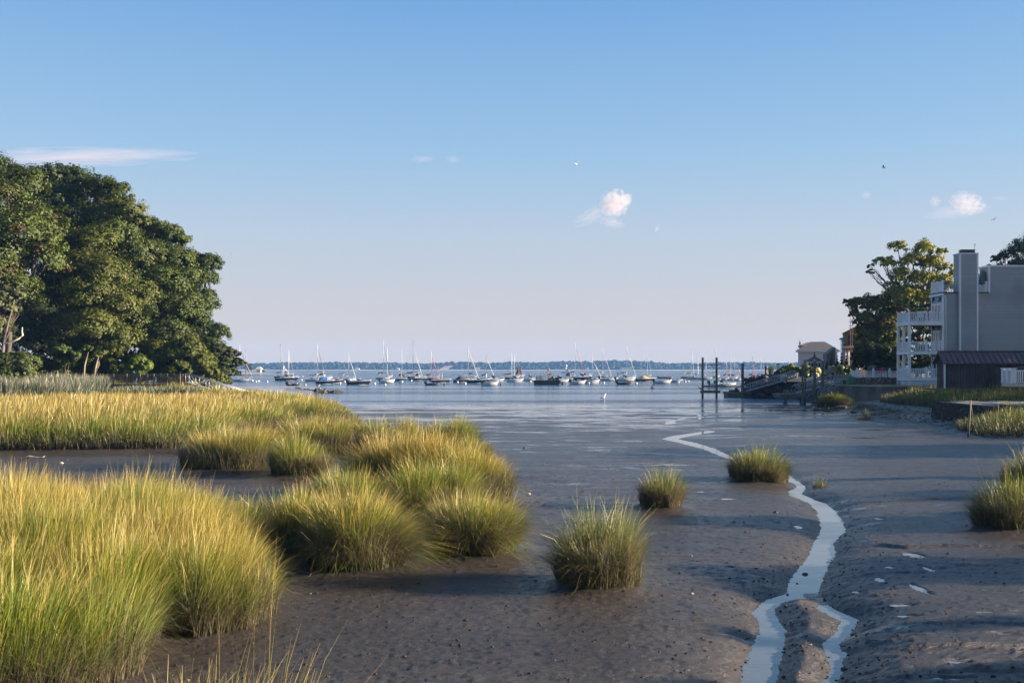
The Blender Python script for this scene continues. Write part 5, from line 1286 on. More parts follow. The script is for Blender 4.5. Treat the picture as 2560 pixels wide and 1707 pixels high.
b = WB(); b.prism([(33.6, 101), (36, 101), (36, 121), (34.6, 120.5)], 'z', -0.5, 1.80); b.put('core', M_DSTONE, t)
def rock_thing(name, label, x, y, z, r, seed, mat, group=None, cat='rock', sq=0.7):
    t = MB(); rocks(t, [(0, 0, 0, 0, 0, 0)], 1, r, r, seed, sq); o = t.build(name, mat); o.location = (x, y, z); return tag(o, label, cat, group)
M_ROCK = pbr('dark_wet_rock', (0.048, 0.042, 0.035), 0.6, var=0.4, scale=4, bump=0.6, bscale=7)
M_SHELLROCK = pbr('pale_stone', (0.42, 0.36, 0.30), 0.8, var=0.25, bump=0.4)
for k, (px, py, rp, lb) in enumerate(((2022, 1017, 9, 'flat dark rock at the left end of the stony tongue below the piles'), (2045, 1021, 11, 'wide dark rock just below the two white capped piles'), (2070, 1024, 9, 'dark rock below the shore grass, left of the sea wall corner'), (2104, 1020, 14, 'big dark boulder between shore grass and the foot of the sea wall'), (2135, 1030, 8, 'small dark rock on the shore under the concrete sea wall'))):
    x, y, z = at(px, py, 0.15); rock_thing('shore_rock', lb, x, y, gz(x, y) + 0.02, rp * y / F, 40 + k, M_ROCK, 'dark rocks at the foot of the sea wall', sq=0.45)
x, y, z = at(2040, 1003, 0.4); t = thing('stone_slab', 'flat stone slab lying under the two white capped piles', 'slab', (x, y, 0.1)); b = WB(); b.box((x, y, 0.42), (1.0, 0.9, 0.12), 0.1); b.put('slab', M_STONE, t); b = WB(); b.box((x - 0.1, y + 0.1, 0.2), (0.4, 0.4, 0.3), 0.3); b.put('footing', M_STONE, t)

# small rocks on the flat
for k, (px, py, rp, mt, lb) in enumerate(((1940, 1281, 6, M_ROCK, 'rounded dark stone on the mud left of the creek'), (1321, 1240, 6, M_SHELLROCK, 'pale stone on the open mud right of the grass group'), (2013, 1436, 6.5, M_ROCK, 'dark pointed stone standing in the middle of the creek'), (1969, 1487, 4, M_ROCK, 'small dark stone at the creek edge where the creek forks'), (1312, 1117, 4, M_ROCK, 'small black stone on the mud behind the grass group'), (1993, 1459, 3, M_ROCK, 'small flat stone in the creek below the pointed stone'), (1730, 1490, 4, M_SHELLROCK, 'pale stone beside the foot of the tall lone grass clump'), (152, 1157, 6, M_SHELLROCK, 'white stone on the dark mud of the left inlet'), (2110, 1640, 8, M_ROCK, 'clod of dark mud at the mouth of the side trickle'))):
    x, y, z = at(px, py, 0.25 if k not in (2, 3, 5) else 0.1); rock_thing('stone', lb, x, y, (gz(x, y) + 0.01) if k not in (2, 3, 5) else 0.11, rp * y / F * 0.85, 70 + k, mt, 'single stones on the flat', 'stone')

# ---- garden: fence, wall, bin, hedges
t = thing('garden_fence', 'white post and rail garden fence on a rough stone wall', 'fence', (X(2190, 100), 100, LAWN_Z))
b = WB(); b.bb(X(2133, 100), X(2300, 100), 100, 100.4, LAWN_Z, 2.56); b.put('stone_wall', M_STONE, t)
b = WB(); f0, f1 = X(2131, 100), X(2300, 100)
for z_ in (2.68, 2.92, 3.16): b.bb(f0, f1, 100.15, 100.2, z_, z_ + 0.05)
nb = int((f1 - f0) / 0.16)
for k in range(nb): b.bb(f0 + k * 0.16, f0 + k * 0.16 + 0.045, 100.15 + 0.051, 100.25, 2.6, 3.2)
b.put('railing', M_WHITE, t)
for px in (2144, 2185, 2226, 2268):
    b = WB(); xx = X(px, 100); b.bb(xx - 0.1, xx + 0.1, 100.05, 100.3, 2.562, 3.33); b.ball((xx, 100.17, 3.4), 0.11, 8, 6); b.put('post', M_WHITE, t)
t = thing('garden_bin', 'green plastic bin at the corner of the lawn beside the stone wall', 'bin', (X(2125, 98), 98, LAWN_Z))
b = WB(); b.loft([[(X(2119.5, 98), 97.8, LAWN_Z), (X(2131, 98), 97.8, LAWN_Z), (X(2131, 98), 98.4, LAWN_Z), (X(2119.5, 98), 98.4, LAWN_Z)], [(X(2118.5, 98), 97.75, 2.58), (X(2132, 98), 97.75, 2.58), (X(2132, 98), 98.45, 2.58), (X(2118.5, 98), 98.45, 2.58)]], close=True); b.put('body', M_GREENBIN, t)
b = WB(); b.bb(X(2118, 98), X(2132.5, 98), 97.7, 98.5, 2.582, 2.66); b.put('lid', M_GREENBIN, t)
HYD = (0.10, 0.13, 0.03); CREAM = (0.72, 0.66, 0.34)
def shrub(label, footpx, D, circ, col, seed, **kw):
    return ptree('hydrangea_shrub' if 'hydrangea' in label else 'garden_shrub', label, footpx, D, 1.86, circ, col, seed, cat='shrub', trunk_r=0.06, leaf=0.20, group='shrubs of the waterside garden', **kw)
shrub('golden green rounded shrub at the left end of the garden hedge', 1975, 125, [(1962, 926, 10, 0), (1976, 922, 11, 0), (1988, 926, 10, 0), (1975, 934, 12, 0)], (0.17, 0.18, 0.03), 31)
shrub('hydrangea hedge full of cream flowers, left of the two thick piles', 2015, 124, [(1998, 927, 10, 0), (2012, 924, 11, 0), (2026, 926, 11, 0), (2040, 930, 10, 0), (2012, 936, 11, 0), (2032, 938, 11, 0)], HYD, 32, tint2=CREAM, tint2_share=0.42)
shrub('hydrangea hedge with fading white flowers, right of the two thick piles', 2095, 122, [(2068, 932, 9, 0), (2082, 927, 11, 0), (2098, 923, 11, 0), (2114, 922, 10, 0), (2130, 924, 9, 0), (2078, 938, 10, 0), (2100, 936, 12, 0), (2142, 922, 7, 0)], (0.075, 0.10, 0.03), 33, tint2=(0.40, 0.40, 0.28), tint2_share=0.30)
shrub('pink flowering bush behind the white garden fence', 2215, 101.5, [(2195, 929, 6, 0), (2208, 926, 6, 0), (2222, 927, 6, 0), (2235, 926, 6, 0), (2186, 932, 5, 0)], (0.055, 0.07, 0.03), 34, tint2=(0.45, 0.10, 0.10), tint2_share=0.5)
shrub('pale silvery bush sticking up behind the white garden fence', 2180, 103, [(2180, 922, 8, 0), (2181, 931, 8, 0)], (0.20, 0.21, 0.17), 35)
shrub('low green shrub on top of the dark rubble wall', 1952, 124, [(1948, 932, 7, 0), (1956, 930, 7, 0), (1941, 934, 5, 0)], (0.085, 0.11, 0.04), 36)
# spiky yucca on the wall
x, y, z = X(1927, 122.5), 122.5, 2.72
n = 150; th = rng.random(n) * 6.283; el_ = rng.random(n)
arr = blade_arrays(np.tile(np.array([[x, y, z]]), (n, 1)) + rng.normal(0, 0.08, (n, 3)) * np.array([1, 1, 0]), np.stack([np.cos(th), np.sin(th)], 1) * (0.15 + 0.8 * el_)[:, None], 1.0 + 0.6 * rng.random(n), np.full(n, 0.055), np.full(n, 0.5), np.tile(np.array([[[0.12, 0.10, 0.04]] * 1 + [[0.10, 0.13, 0.05]] * 2 + [[0.15, 0.17, 0.07]]]), (n, 1, 1)), th + 1.57, np.zeros(n, bool))
grass_obj('yucca_plant', arr, 'spiky yucca plant growing on top of the rubble wall', 'plant', None, None, (x, y, z))
t = thing('wall_post', 'dark post with round top on the rubble wall left of the yucca', 'post', (X(1915, 122), 122, 2.7))
b = WB(); b.tube([(X(1915, 122), 122, 2.4), (X(1915, 122), 122, 3.5)], 0.14, 8); b.ball((X(1915, 122), 122, 3.6), 0.2, 8, 6); b.put('post', M_DARK, t)
t = thing('gate_pier', 'square pinkish pier with dark cap between yucca and garden shrubs', 'pier', (X(1946, 127), 127, 1.9))
b = WB(); b.bb(X(1943.5, 127), X(1948.5, 127), 127, 127.4, 1.8, 4.0); b.put('pier', M_PINK, t); b = WB(); b.bb(X(1943, 127), X(1949, 127), 126.95, 127.45, 4.0, 4.15); b.put('cap', M_DARK, t)
t = thing('lifebuoy_ring', 'dark round ring standing on the rubble wall above the water', 'ring', (X(1899, 122.6), 122.6, 2.6))
b = WB(); rr = 0.23; zc = 2.62; b.tube([(X(1899, 122.6) + rr * math.cos(a), 122.6, zc + rr * math.sin(a)) for a in np.linspace(0, 2 * math.pi, 17)], 0.05, 6, cap=False); b.put('ring', M_DARK, t)
t = thing('white_panel', 'small white board standing behind the upper end of the long gangway', 'board', (X(1955, 121), 121, 1.9))
b = WB(); b.bb(X(1949.5, 120.9), X(1961.5, 120.9), 120.7, 120.78, 1.95, 2.75); b.put('board', M_WHITE, t)
for xq in (1950.5, 1960.5):
    b = WB(); b.bb(X(xq - 0.7, 120.9), X(xq + 0.7, 120.9), 120.79, 120.85, 1.6, 2.7); b.put('leg', M_WOOD, t)

# ---- houses further along the shore
def zz(py, D): return Zp(py, D)
DP = 170.0; xa, xb = X(1997, DP), X(2091, DP)
h = thing('pink_house', 'pale pinkish house with hipped brown roof at the end of the shore', 'house', (xa + 3, DP, 1.86))
b = WB(); b.bb(xa, xb, DP, DP + 6, 1.86, zz(877, DP)); b.put('wall', M_PINK, h)
def hip(b, x0, x1, y0, y1, z0, z1, ov, ridge):
    m_ = (y0 + y1) / 2; cx_ = (x0 + x1) / 2
    b.add([(x0 - ov, y0 - ov, z0), (x1 + ov, y0 - ov, z0), (x1 + ov, y1 + ov, z0), (x0 - ov, y1 + ov, z0), (cx_ - ridge, m_, z1), (cx_ + ridge, m_, z1), (x0 - ov, y0 - ov, z0 - 0.2), (x1 + ov, y0 - ov, z0 - 0.2), (x1 + ov, y1 + ov, z0 - 0.2), (x0 - ov, y1 + ov, z0 - 0.2)],
          [(0, 1, 5, 4), (1, 2, 5), (2, 3, 4, 5), (3, 0, 4), (6, 7, 1, 0), (7, 8, 2, 1), (8, 9, 3, 2), (9, 6, 0, 3), (9, 8, 7, 6)])
b = WB(); hip(b, xa, xb, DP, DP + 6, zz(876, DP), zz(853, DP), 0.38, 1.2); r_ = b.put('roof', M_ROOF, h)
b = WB(); b.bb(xa - 0.42, xb + 0.42, DP - 0.44, DP - 0.385, zz(879.5, DP), zz(876.2, DP)); b.put('gutter', M_WHITE, h)
b = WB(); b.bb(xa + 0.1, xa + 2.8, DP + 5, DP + 8, zz(876, DP), zz(862, DP)); b.put('rear_wing', M_PINK, h)
b = WB(); hip(b, xa + 0.1, xa + 5.2, DP + 5, DP + 10, zz(862, DP), zz(852.5, DP), 0.2, 1.3); b.put('rear_roof', M_ROOF, h)
b = WB(); b.bb(X(1998, DP), X(2002, DP), DP + 6.2, DP + 6.6, zz(862, DP), zz(852, DP)); b.cyl((X(2000.3, DP), DP + 6.4, zz(852, DP)), 0.08, 0.35, 6); b.put('chimney', pbr('grey_blue_chimney', (0.30, 0.33, 0.37), 0.8), h)
for p0, p1, q0, q1 in ((2010, 2017, 899, 912), (2066, 2073, 897, 908)):
    b = WB(); b.bb(X(p0, DP), X(p1, DP), DP - 0.04, DP - 0.001, zz(q1, DP), zz(q0, DP)); wd = b.put('window', pbr('grey_shutter', (0.16, 0.16, 0.18), 0.7), h)
    b = WB(); b.bb(X(p0 + 1.5, DP), X(p1 - 1.5, DP), DP - 0.06, DP - 0.041, zz(q1 - 1.5, DP), zz(q0 + 1.5, DP)); b.put('pane', M_GLASS, wd)
# garden pavilion
DG = 150.0; xg = X(2036, DG)
g_ = thing('garden_pavilion', 'small garden pavilion with swept pagoda roof and white windows', 'pavilion', (xg, DG, 1.86))
def ring8(r, z): return [(xg + r * math.cos(R(22.5 + 45 * k)), DG + r * math.sin(R(22.5 + 45 * k)), z) for k in range(8)]
b = WB(); b.loft([ring8(1.12, 1.86), ring8(1.12, zz(903, DG))], close=True); b.put('wall', M_WHITE, g_)
b = WB(); b.loft([ring8(1.38, zz(903, DG)), ring8(1.34, zz(901, DG)), ring8(0.75, zz(896, DG)), ring8(0.25, zz(892, DG)), ring8(0.08, zz(886, DG)), ring8(0.05, zz(880, DG))], close=True); b.put('roof', M_MAROON, g_)
for k in (3, 4, 5, 6):
    a = R(45 * k + 45 * 0.5 + 22.5); a = R(45 * (k + 0.5) + 0)
for px0_, px1_ in ((2021, 2026), (2028, 2033), (2039, 2043), (2046, 2051)):
    b = WB(); b.bb(X(px0_, DG - 1.1), X(px1_, DG - 1.1), DG - 1.14, DG - 1.05, zz(917, DG), zz(907, DG)); b.put('window', M_GLASS, g_)
# cypresses
for k, (px, top, rp, D, lb) in enumerate(((2079, 886, 5.5, 140, 'pointed dark cypress, tallest of those beside the pavilion'), (2067, 903, 6, 139, 'short pointed dark cypress, nearest to the pavilion'), (2093, 890, 7, 141, 'round topped dark cypress, left one of the close row before the turret'), (2104, 884, 6, 142, 'dark cypress with bright green tip in the close row before the turret'), (2116, 889, 6.5, 141, 'dark cypress directly in front of the blue tarp'))):
    zt = zz(top, D); bl = []
    n = 8
    for i in range(n):
        q = i / (n - 1); r = rp * D / F * (1 - q) ** 0.75 * 0.85 + 0.07
        bl.append((0, 0, 0.4 + (zt - 1.86 - 0.5) * q, r, 1.3))
    tree('cypress_tree', lb, (X(px, D), D, 1.86), bl, (0.022, 0.036, 0.014), trunk_r=0.07, leaf=0.16, per=26, clumps=20, group='cypresses in the garden', seed=200 + k, up=0.6)
# turret with blue tarp, yellow house under construction
DT = 150.0
h = thing('turret_house', 'pale grey turret with flat domed cap and a blue tarp hung on its wall', 'tower', (X(2115, DT), DT + 1.5, 1.86))
xt = X(2117, DT)
def ringn(cx_, cy_, r, z, n=12): return [(cx_ + r * math.cos(2 * math.pi * k / n), cy_ + r * math.sin(2 * math.pi * k / n), z) for k in range(n)]
b = WB(); b.loft([ringn(xt, DT + 0.6, 0.55, 1.86), ringn(xt, DT + 0.6, 0.55, zz(848, DT))], close=True); b.put('wall', pbr('pale_grey_stucco', (0.50, 0.49, 0.50), 0.8), h)
b = WB(); b.loft([ringn(xt, DT + 0.6, 0.95, zz(849, DT)), ringn(xt, DT + 0.6, 0.9, zz(845, DT)), ringn(xt, DT + 0.6, 0.4, zz(842.5, DT)), ringn(xt, DT + 0.6, 0.38, zz(838, DT))], close=True); b.put('roof', pbr('grey_metal_cap', (0.24, 0.25, 0.28), 0.5), h)
b = WB(); b.bb(X(2111, DT - 0.2), X(2125, DT - 0.2), DT - 0.12, DT - 0.02, zz(886, DT), zz(873, DT)); b.add([(X(2112, DT), DT - 0.12, zz(886, DT)), (X(2125, DT), DT - 0.12, zz(886, DT)), (X(2117, DT), DT - 0.12, zz(892, DT)), (X(2112, DT), DT - 0.02, zz(886, DT)), (X(2125, DT), DT - 0.02, zz(886, DT)), (X(2117, DT), DT - 0.02, zz(892, DT))], [(0, 2, 1), (3, 4, 5), (0, 3, 5, 2), (2, 5, 4, 1)]); b.put('tarp', M_TARP, h)
b = WB(); xs_ = X(2101, DT); b.tube([(xs_, DT - 0.3, 1.86), (xs_, DT - 0.3, zz(848, DT)), (X(2104, DT), DT - 0.2, zz(845.5, DT))], 0.05, 5)
for q in (852, 862, 872, 882, 892): b.tube([(xs_, DT - 0.3, zz(q, DT)), (X(2109, DT), DT, zz(q, DT))], 0.035, 5)
b.put('scaffold', M_ALU, h)
b = WB(); b.prism([(X(2090, DT), 1.86), (X(2110, DT), 1.86), (X(2110, DT), zz(866, DT)), (X(2100, DT), zz(874, DT)), (X(2088, DT), zz(885, DT))], 'y', DT + 4, DT + 6); b.put('side_roof', M_ROOF, h)
DY = 146.0
h = thing('yellow_house', 'half built house with yellow sheathing, maroon porch roof and white columns', 'house', (X(2140, DY), DY + 2, 1.86))
b = WB(); b.prism([(X(2122, DY), 1.86), (X(2190, DY), 1.86), (X(2190, DY), zz(829, DY)), (X(2158, DY), zz(813, DY)), (X(2122, DY), zz(832, DY))], 'y', DY + 2, DY + 9); b.put('wall', M_YELLOW, h)
b = WB(); b.prism([(X(2118.5, DY), zz(834, DY)), (X(2158, DY), zz(813, DY)), (X(2158, DY), zz(810.5, DY)), (X(2118, DY), zz(831.5, DY))], 'y', DY + 1.7, DY + 9.3); b.prism([(X(2158, DY), zz(813, DY)), (X(2194, DY), zz(831, DY)), (X(2194, DY), zz(828.5, DY)), (X(2158, DY), zz(810.5, DY))], 'y', DY + 1.7, DY + 9.3); b.put('roof', M_ROOF, h)
b = WB(); b.bb(X(2131, DY), X(2147, DY), DY + 1.93, DY + 1.998, zz(864, DY), zz(836, DY)); wd = b.put('window', pbr('dark_reveal', (0.06, 0.04, 0.03), 0.9), h)
b = WB(); b.bb(X(2135, DY), X(2144, DY), DY + 1.9, DY + 1.928, zz(862, DY), zz(838, DY)); b.put('pane', pbr('grey_glass', (0.12, 0.13, 0.15), 0.1), wd)
b = WB(); b.prism([(DY - 0.4, zz(870, DY)), (DY + 2, zz(858, DY)), (DY + 2, zz(868, DY)), (DY - 0.4, zz(872, DY))], 'x', X(2121, DY), X(2165, DY)); b.put('porch_roof', M_MAROON, h)
for px in (2126, 2133.5, 2152):
    b = WB(); b.cyl((X(px, DY), DY - 0.1, zz(912, DY)), 0.09, zz(871.5, DY) - zz(912, DY), 8); b.put('column', M_WHITE, h)
b = WB(); b.bb(X(2124, DY), X(2165, DY), DY - 0.4, DY + 2, 1.86, zz(912, DY)); b.put('porch_base', M_WHITE, h)
t = thing('scaffold_mast', 'thin scaffold mast with short planks rising above the yellow house', 'scaffold', (X(2132, DY), DY + 0.9, 1.86))
b = WB(); xs_ = X(2131.5, DY); b.tube([(xs_, DY + 0.9, 1.86), (xs_, DY + 0.9, zz(794, DY))], 0.04, 5); b.tube([(X(2137, DY), DY + 1.1, 1.86), (X(2137, DY), DY + 1.1, zz(800, DY))], 0.03, 5)
for q in (803, 813, 820, 826): b.bb(xs_ - 0.15, X(2142, DY), DY + 0.8, DY + 1.2, zz(q, DY) - 0.03, zz(q, DY) + 0.03)
b.put('frame', pbr('rusty_tube', (0.16, 0.10, 0.08), 0.7), t)
DBG = 136.0
h = thing('beige_house', 'beige stucco house with white windows half hidden behind the oak', 'house', (X(2210, DBG), DBG, 1.86))
b = WB(); b.bb(X(2166, DBG), X(2262, DBG), DBG, DBG + 8, 1.86, zz(826, DBG)); b.put('wall', M_BEIGE, h)
b = WB(); hip(b, X(2166, DBG), X(2262, DBG), DBG, DBG + 8, zz(826, DBG), zz(795, DBG), 0.3, 1.2); b.put('roof', pbr('terracotta_roof', (0.36, 0.19, 0.13), 0.8), h)
for p0, p1, q0, q1 in ((2176, 2190, 832, 852), (2201, 2214, 832, 860), (2228, 2238, 838, 862)):
    b = WB(); b.bb(X(p0, DBG), X(p1, DBG), DBG - 0.08, DBG - 0.001, zz(q1, DBG), zz(q0, DBG)); wd = b.put('window', M_WHITE, h)
    b = WB(); b.bb(X(p0 + 2.5, DBG), X(p1 - 2.5, DBG), DBG - 0.1, DBG - 0.081, zz(q1 - 2, DBG), zz(q0 + 2, DBG)); b.put('pane', M_GLASS, wd)

# ---- left: boardwalk, abutment, gangway
DL = 102.0
bw = thing('boardwalk', 'wooden boardwalk with slatted rail on a tan stone abutment at the wood edge', 'boardwalk', (X(370, DL), DL, 1.0))
xa, xb = X(180, DL), X(458, DL); zd = Zp(959, DL); ztp = Zp(935.5, DL)
b = WB(); b.bb(xa, xb, DL, DL + 1.9, zd - 0.22, zd); b.put('deck', M_WOOD, bw)
for yy in (DL + 0.03, DL + 1.83):
    b = WB(); b.bb(xa, xb, yy - 0.07, yy + 0.07, ztp - 0.05, ztp + 0.02); b.bb(xa, xb, yy - 0.02, yy + 0.02, ztp - 0.18, ztp - 0.10); b.bb(xa, xb, yy - 0.02, yy + 0.02, zd + 0.08, zd + 0.16)
    n_ = int((xb - xa) / 0.165)
    for k in range(n_): b.bb(xa + 0.08 + k * 0.165, xa + 0.13 + k * 0.165, yy - 0.045, yy - 0.021, zd + 0.05, ztp - 0.051)
    b.put('railing', M_WOOD, bw)
for px in (216, 250, 284, 317, 350.5, 384.5, 418, 450):
    for yy in (DL - 0.05, DL + 1.95):
        b = WB(); b.bb(X(px - 1.5, DL), X(px + 1.5, DL), yy - 0.06, yy + 0.06, gz(X(px, DL), yy) - 0.3, ztp + 0.06); b.put('post', M_WOOD, bw)
b = WB()
b.bb(X(396, DL), X(412, DL), DL + 0.05, DL + 1.8, 0.4, zd - 0.222); b.bb(X(422, DL), X(437, DL), DL - 0.1, DL + 1.8, 0.4, zd - 0.28); b.bb(X(440, DL), X(448, DL), DL + 0.1, DL + 1.8, 0.4, zd - 0.35); b.bb(X(412.5, DL), X(421.5, DL), DL + 0.2, DL + 1.8, 0.4, zd - 0.4); b.bb(X(452, DL), X(466, DL), DL + 0.1, DL + 1.8, 0.4, zd - 0.6)
b.put('abutment', M_TAN, bw)
gangway('gangway', 'aluminium gangway sloping down from the wooden boardwalk behind the far meadow', (X(462, DL), DL + 0.2, Zp(957, DL)), (X(628, DL + 3), DL + 1, 0.05), 0.98, 1.2, pbr('bright_aluminium', (0.36, 0.36, 0.37), 0.4, metal=0.4), 6)
# trunks leaning out of the wood
for px0_, px1_, py1, D, lb in ((204, 212, 915, 101, 'left one of two thin leaning trunks in front of the dark wood'), (226, 240, 917, 101.5, 'right one of two thin leaning trunks in front of the dark wood')):
    m = MB(); p0 = (X(px0_, D), D, 1.0); p1 = pt(px1_, py1, D); p2 = pt(px1_ + 10, py1 - 40, D + 2)
    t = thing('sapling_tree', lb, 'tree', p0); w_ = WB(); w_.tube([p0, ((p0[0] + p1[0]) / 2 + 0.05, D, (p0[2] + p1[2]) / 2), p1, p2], [0.10, 0.09, 0.07, 0.05], 7); w_.put('trunk', M_WOOD, t)
    V, q, C = leaf_arrays([(p2[0] - p0[0], p2[1] - p0[1], p2[2] - p0[2], 0.8)], 0.26, 16, 16, MID, seed=int(px0_)); link_mesh('crown', np_mesh('crown', V, q, 4, C), M_LEAF, t)

# ---- timber and driftwood on the flat
x, y, z = at(740, 1062, 0.3)
t = thing('timber_block', 'weathered timber block sticking out of the grass beside the mud', 'timber', (x, y, 0.3)); b = WB(); b.box((x, y, 0.62), (0.52, 0.35, 0.16), 0.2, 0.06); b.box((x - 0.05, y + 0.05, 0.4), (0.3, 0.25, 0.35), 0.4); b.put('block', M_WOOD, t)
x, y, z = at(70, 1150, 0.25); zz0 = gz(x, y)
t = thing('driftwood_branch', 'pale driftwood branch with dark fork lying on the mud of the left inlet', 'driftwood', (x, y, zz0)); b = WB()
b.tube([(x - 0.25, y - 0.05, zz0 + 0.03), (x + 0.05, y, zz0 + 0.16), (x + 0.30, y + 0.05, zz0 + 0.10), (x + 0.50, y, zz0 + 0.12), (x + 0.58, y, zz0 + 0.16)], [0.045, 0.035, 0.03, 0.025, 0.012], 6); b.tube([(x + 0.05, y, zz0 + 0.14), (x - 0.05, y + 0.1, zz0 + 0.08), (x - 0.15, y + 0.25, zz0 + 0.03)], [0.03, 0.03, 0.02], 6); b.put('branch', M_PALEBARK, t)

# ---- rock islet
x0, x1 = X(716, 143), X(862, 143)
isl = thing('rock_islet', 'long low dark rock islet in the water beyond the far meadow', 'rock islet', ((x0 + x1) / 2, 144, 0))
m = WB(); rings = []
prof = [0.02, 0.45, 0.72, 0.85, 0.80, 0.62, 0.48, 0.62, 0.50, 0.36, 0.60, 0.72, 0.70, 0.62, 0.55, 0.30, 0.22, 0.45, 0.42, 0.30, 0.12, 0.02]
for i, hgt in enumerate(prof):
    xv = x0 + (x1 - x0) * i / (len(prof) - 1); e = 0.25 * math.sin(i * 2.1)
    wd_ = 0.3 + 1.5 * min(1, hgt * 1.6)
    rings.append([(xv, 144 - wd_ + e * 0.4, -0.3), (xv + 0.1 * math.sin(i * 3), 144 - wd_ * 0.8 + e * 0.4, hgt * 0.45), (xv + 0.15 * math.sin(i * 5), 144 - wd_ * 0.35 + e, hgt * 0.92), (xv, 144 + 0.1 + e, hgt), (xv, 144 + wd_ * 0.6, hgt * 0.7), (xv, 144 + wd_, -0.3)])
m.loft(rings, close=True); rk = m.put('rock', pbr('streaked_rock', (0.026, 0.022, 0.017), 0.8, var=0.5, scale=1.2, bump=0.9, bscale=2.5, dirt=(0.085, 0.07, 0.045), dscale=0.6), isl)
b = WB(); rocks(b, [(x0 + 0.5, x0 + 3, 142.6, 143.4, 0.1, 0.5), (x0 + 3.5, x1 - 1, 142.7, 143.4, 0.0, 0.35)], 26, 0.12, 0.32, 17, 0.6); b.put('boulders', M_ROCK, isl)

# the houses along the shore stand square to the line of the shore, turned a little from the axes
for o in COL.objects:
    if o.parent is None and o.name in ('pink_house', 'yellow_house', 'beige_house'):
        o.rotation_euler = (0, 0, -math.atan2(o.location.x, o.location.y))
# ================================================================== boats
def gel(name, c, rough=0.25): return pbr(name, c, rough, var=0.08, scale=1.5, spec=0.5)
BM = dict(white=gel('white_gelcoat', (0.62, 0.62, 0.62)), navy=gel('navy_gelcoat', (0.018, 0.022, 0.042)), black=gel('black_rubber', (0.022, 0.022, 0.025), 0.5), grey=gel('grey_gelcoat', (0.34, 0.36, 0.38)),
          red=gel('red_gelcoat', (0.45, 0.025, 0.03)), teal=gel('teal_gelcoat', (0.03, 0.10, 0.15)), green=gel('pale_green_gelcoat', (0.30, 0.42, 0.38)), cream=gel('cream_gelcoat', (0.70, 0.63, 0.48)), silver=gel('silver_grey_gelcoat', (0.55, 0.57, 0.60)), wood=gel('varnished_wood', (0.22, 0.10, 0.05), 0.4), barge=gel('rusty_barge_steel', (0.045, 0.042, 0.036), 0.9),
          blue=gel('blue_canvas', (0.03, 0.18, 0.50), 0.8), dkblue=gel('dark_blue_canvas', (0.02, 0.045, 0.16), 0.8), maroon=gel('maroon_canvas', (0.14, 0.035, 0.04), 0.8), tan=gel('tan_canvas', (0.50, 0.36, 0.17), 0.8), rcanvas=gel('red_canvas', (0.50, 0.04, 0.06), 0.8), rust=gel('rust_red_sailcloth', (0.22, 0.05, 0.04), 0.85), alu=gel('pale_spar', (0.66, 0.65, 0.64), 0.4), dark=gel('dark_spar', (0.05, 0.05, 0.06), 0.4), spruce=gel('spruce_spar', (0.20, 0.12, 0.07), 0.6), sail=gel('furled_sailcloth', (0.58, 0.56, 0.53), 0.8), glass=M_GLASS, boot=gel('bottom_paint', (0.04, 0.035, 0.04), 0.6), ltwood=gel('teak', (0.10, 0.08, 0.06), 0.8))

def hull_rings(Ln, B, fb, bow, rake, keel=-0.25, tuck=0.86, full=0.42):
    rings = []
    for i in range(12):
        t = i / 11
        s = (0.80 + 0.20 * min(1, t / full) ** 0.8) if t < full else max(0.0, 1 - ((t - full) / (1 - full)) ** 2.1)
        b_ = B / 2 * s + 0.015
        sh = fb * (1 + bow * t ** 1.8)
        x = -Ln / 2 + t * Ln * (1 - rake / Ln); rk = rake * t ** 3
        tk = tuck - 0.35 * t ** 3
        rings.append([(x + rk, -b_, sh), (x + rk * 0.55, -b_ * (tk + (1 - tk) * 0.55), sh * 0.52), (x + rk * 0.12, -b_ * tk * 0.92, 0.02), (x, 0, keel * (1 - 0.5 * t)), (x + rk * 0.12, b_ * tk * 0.92, 0.02), (x + rk * 0.55, b_ * (tk + (1 - tk) * 0.55), sh * 0.52), (x + rk, b_, sh)])
    return rings

def make_hull(t, Ln, B, fb, bow, rake, col, deck='white', stripe=None, deckdrop=0.03):
    rg = hull_rings(Ln, B, fb, bow, rake)
    m = MB(); m.loft(rg, close=False, cap=False, smooth=True); m.add(rg[0], [(0, 1, 2, 3, 4, 5, 6)])
    h = m.build('hull', BM[col], t)
    m = MB(); m.loft([[(r[0][0], r[0][1] * 0.97, r[0][2] - deckdrop), (r[0][0], 0, r[0][2] + 0.03 * B - deckdrop), (r[6][0], r[6][1] * 0.97, r[6][2] - deckdrop)] for r in rg], cap=False); m.build('deck', BM[deck], t)
    m = MB()
    for s in (0, 6): m.tube([(r[s][0], r[s][1] * 1.01, r[s][2]) for r in rg], 0.035 + fb * 0.02, 5)
    m.build('rub_rail', BM['white' if col != 'white' else 'silver'], h)
    if stripe:
        m = MB()
        for s, q in ((2, 1), (4, 5)):
            m.loft([[(r[s][0], r[s][1] * 1.012, r[s][2] - 0.02), (r[s][0] * 0.85 + r[q][0] * 0.15, (r[s][1] * 0.75 + r[q][1] * 0.25) * 1.014, r[s][2] + (r[q][2] - r[s][2]) * 0.25)] for r in rg], cap=False)
        m.build('boot_stripe', BM[stripe], h)
    return rg

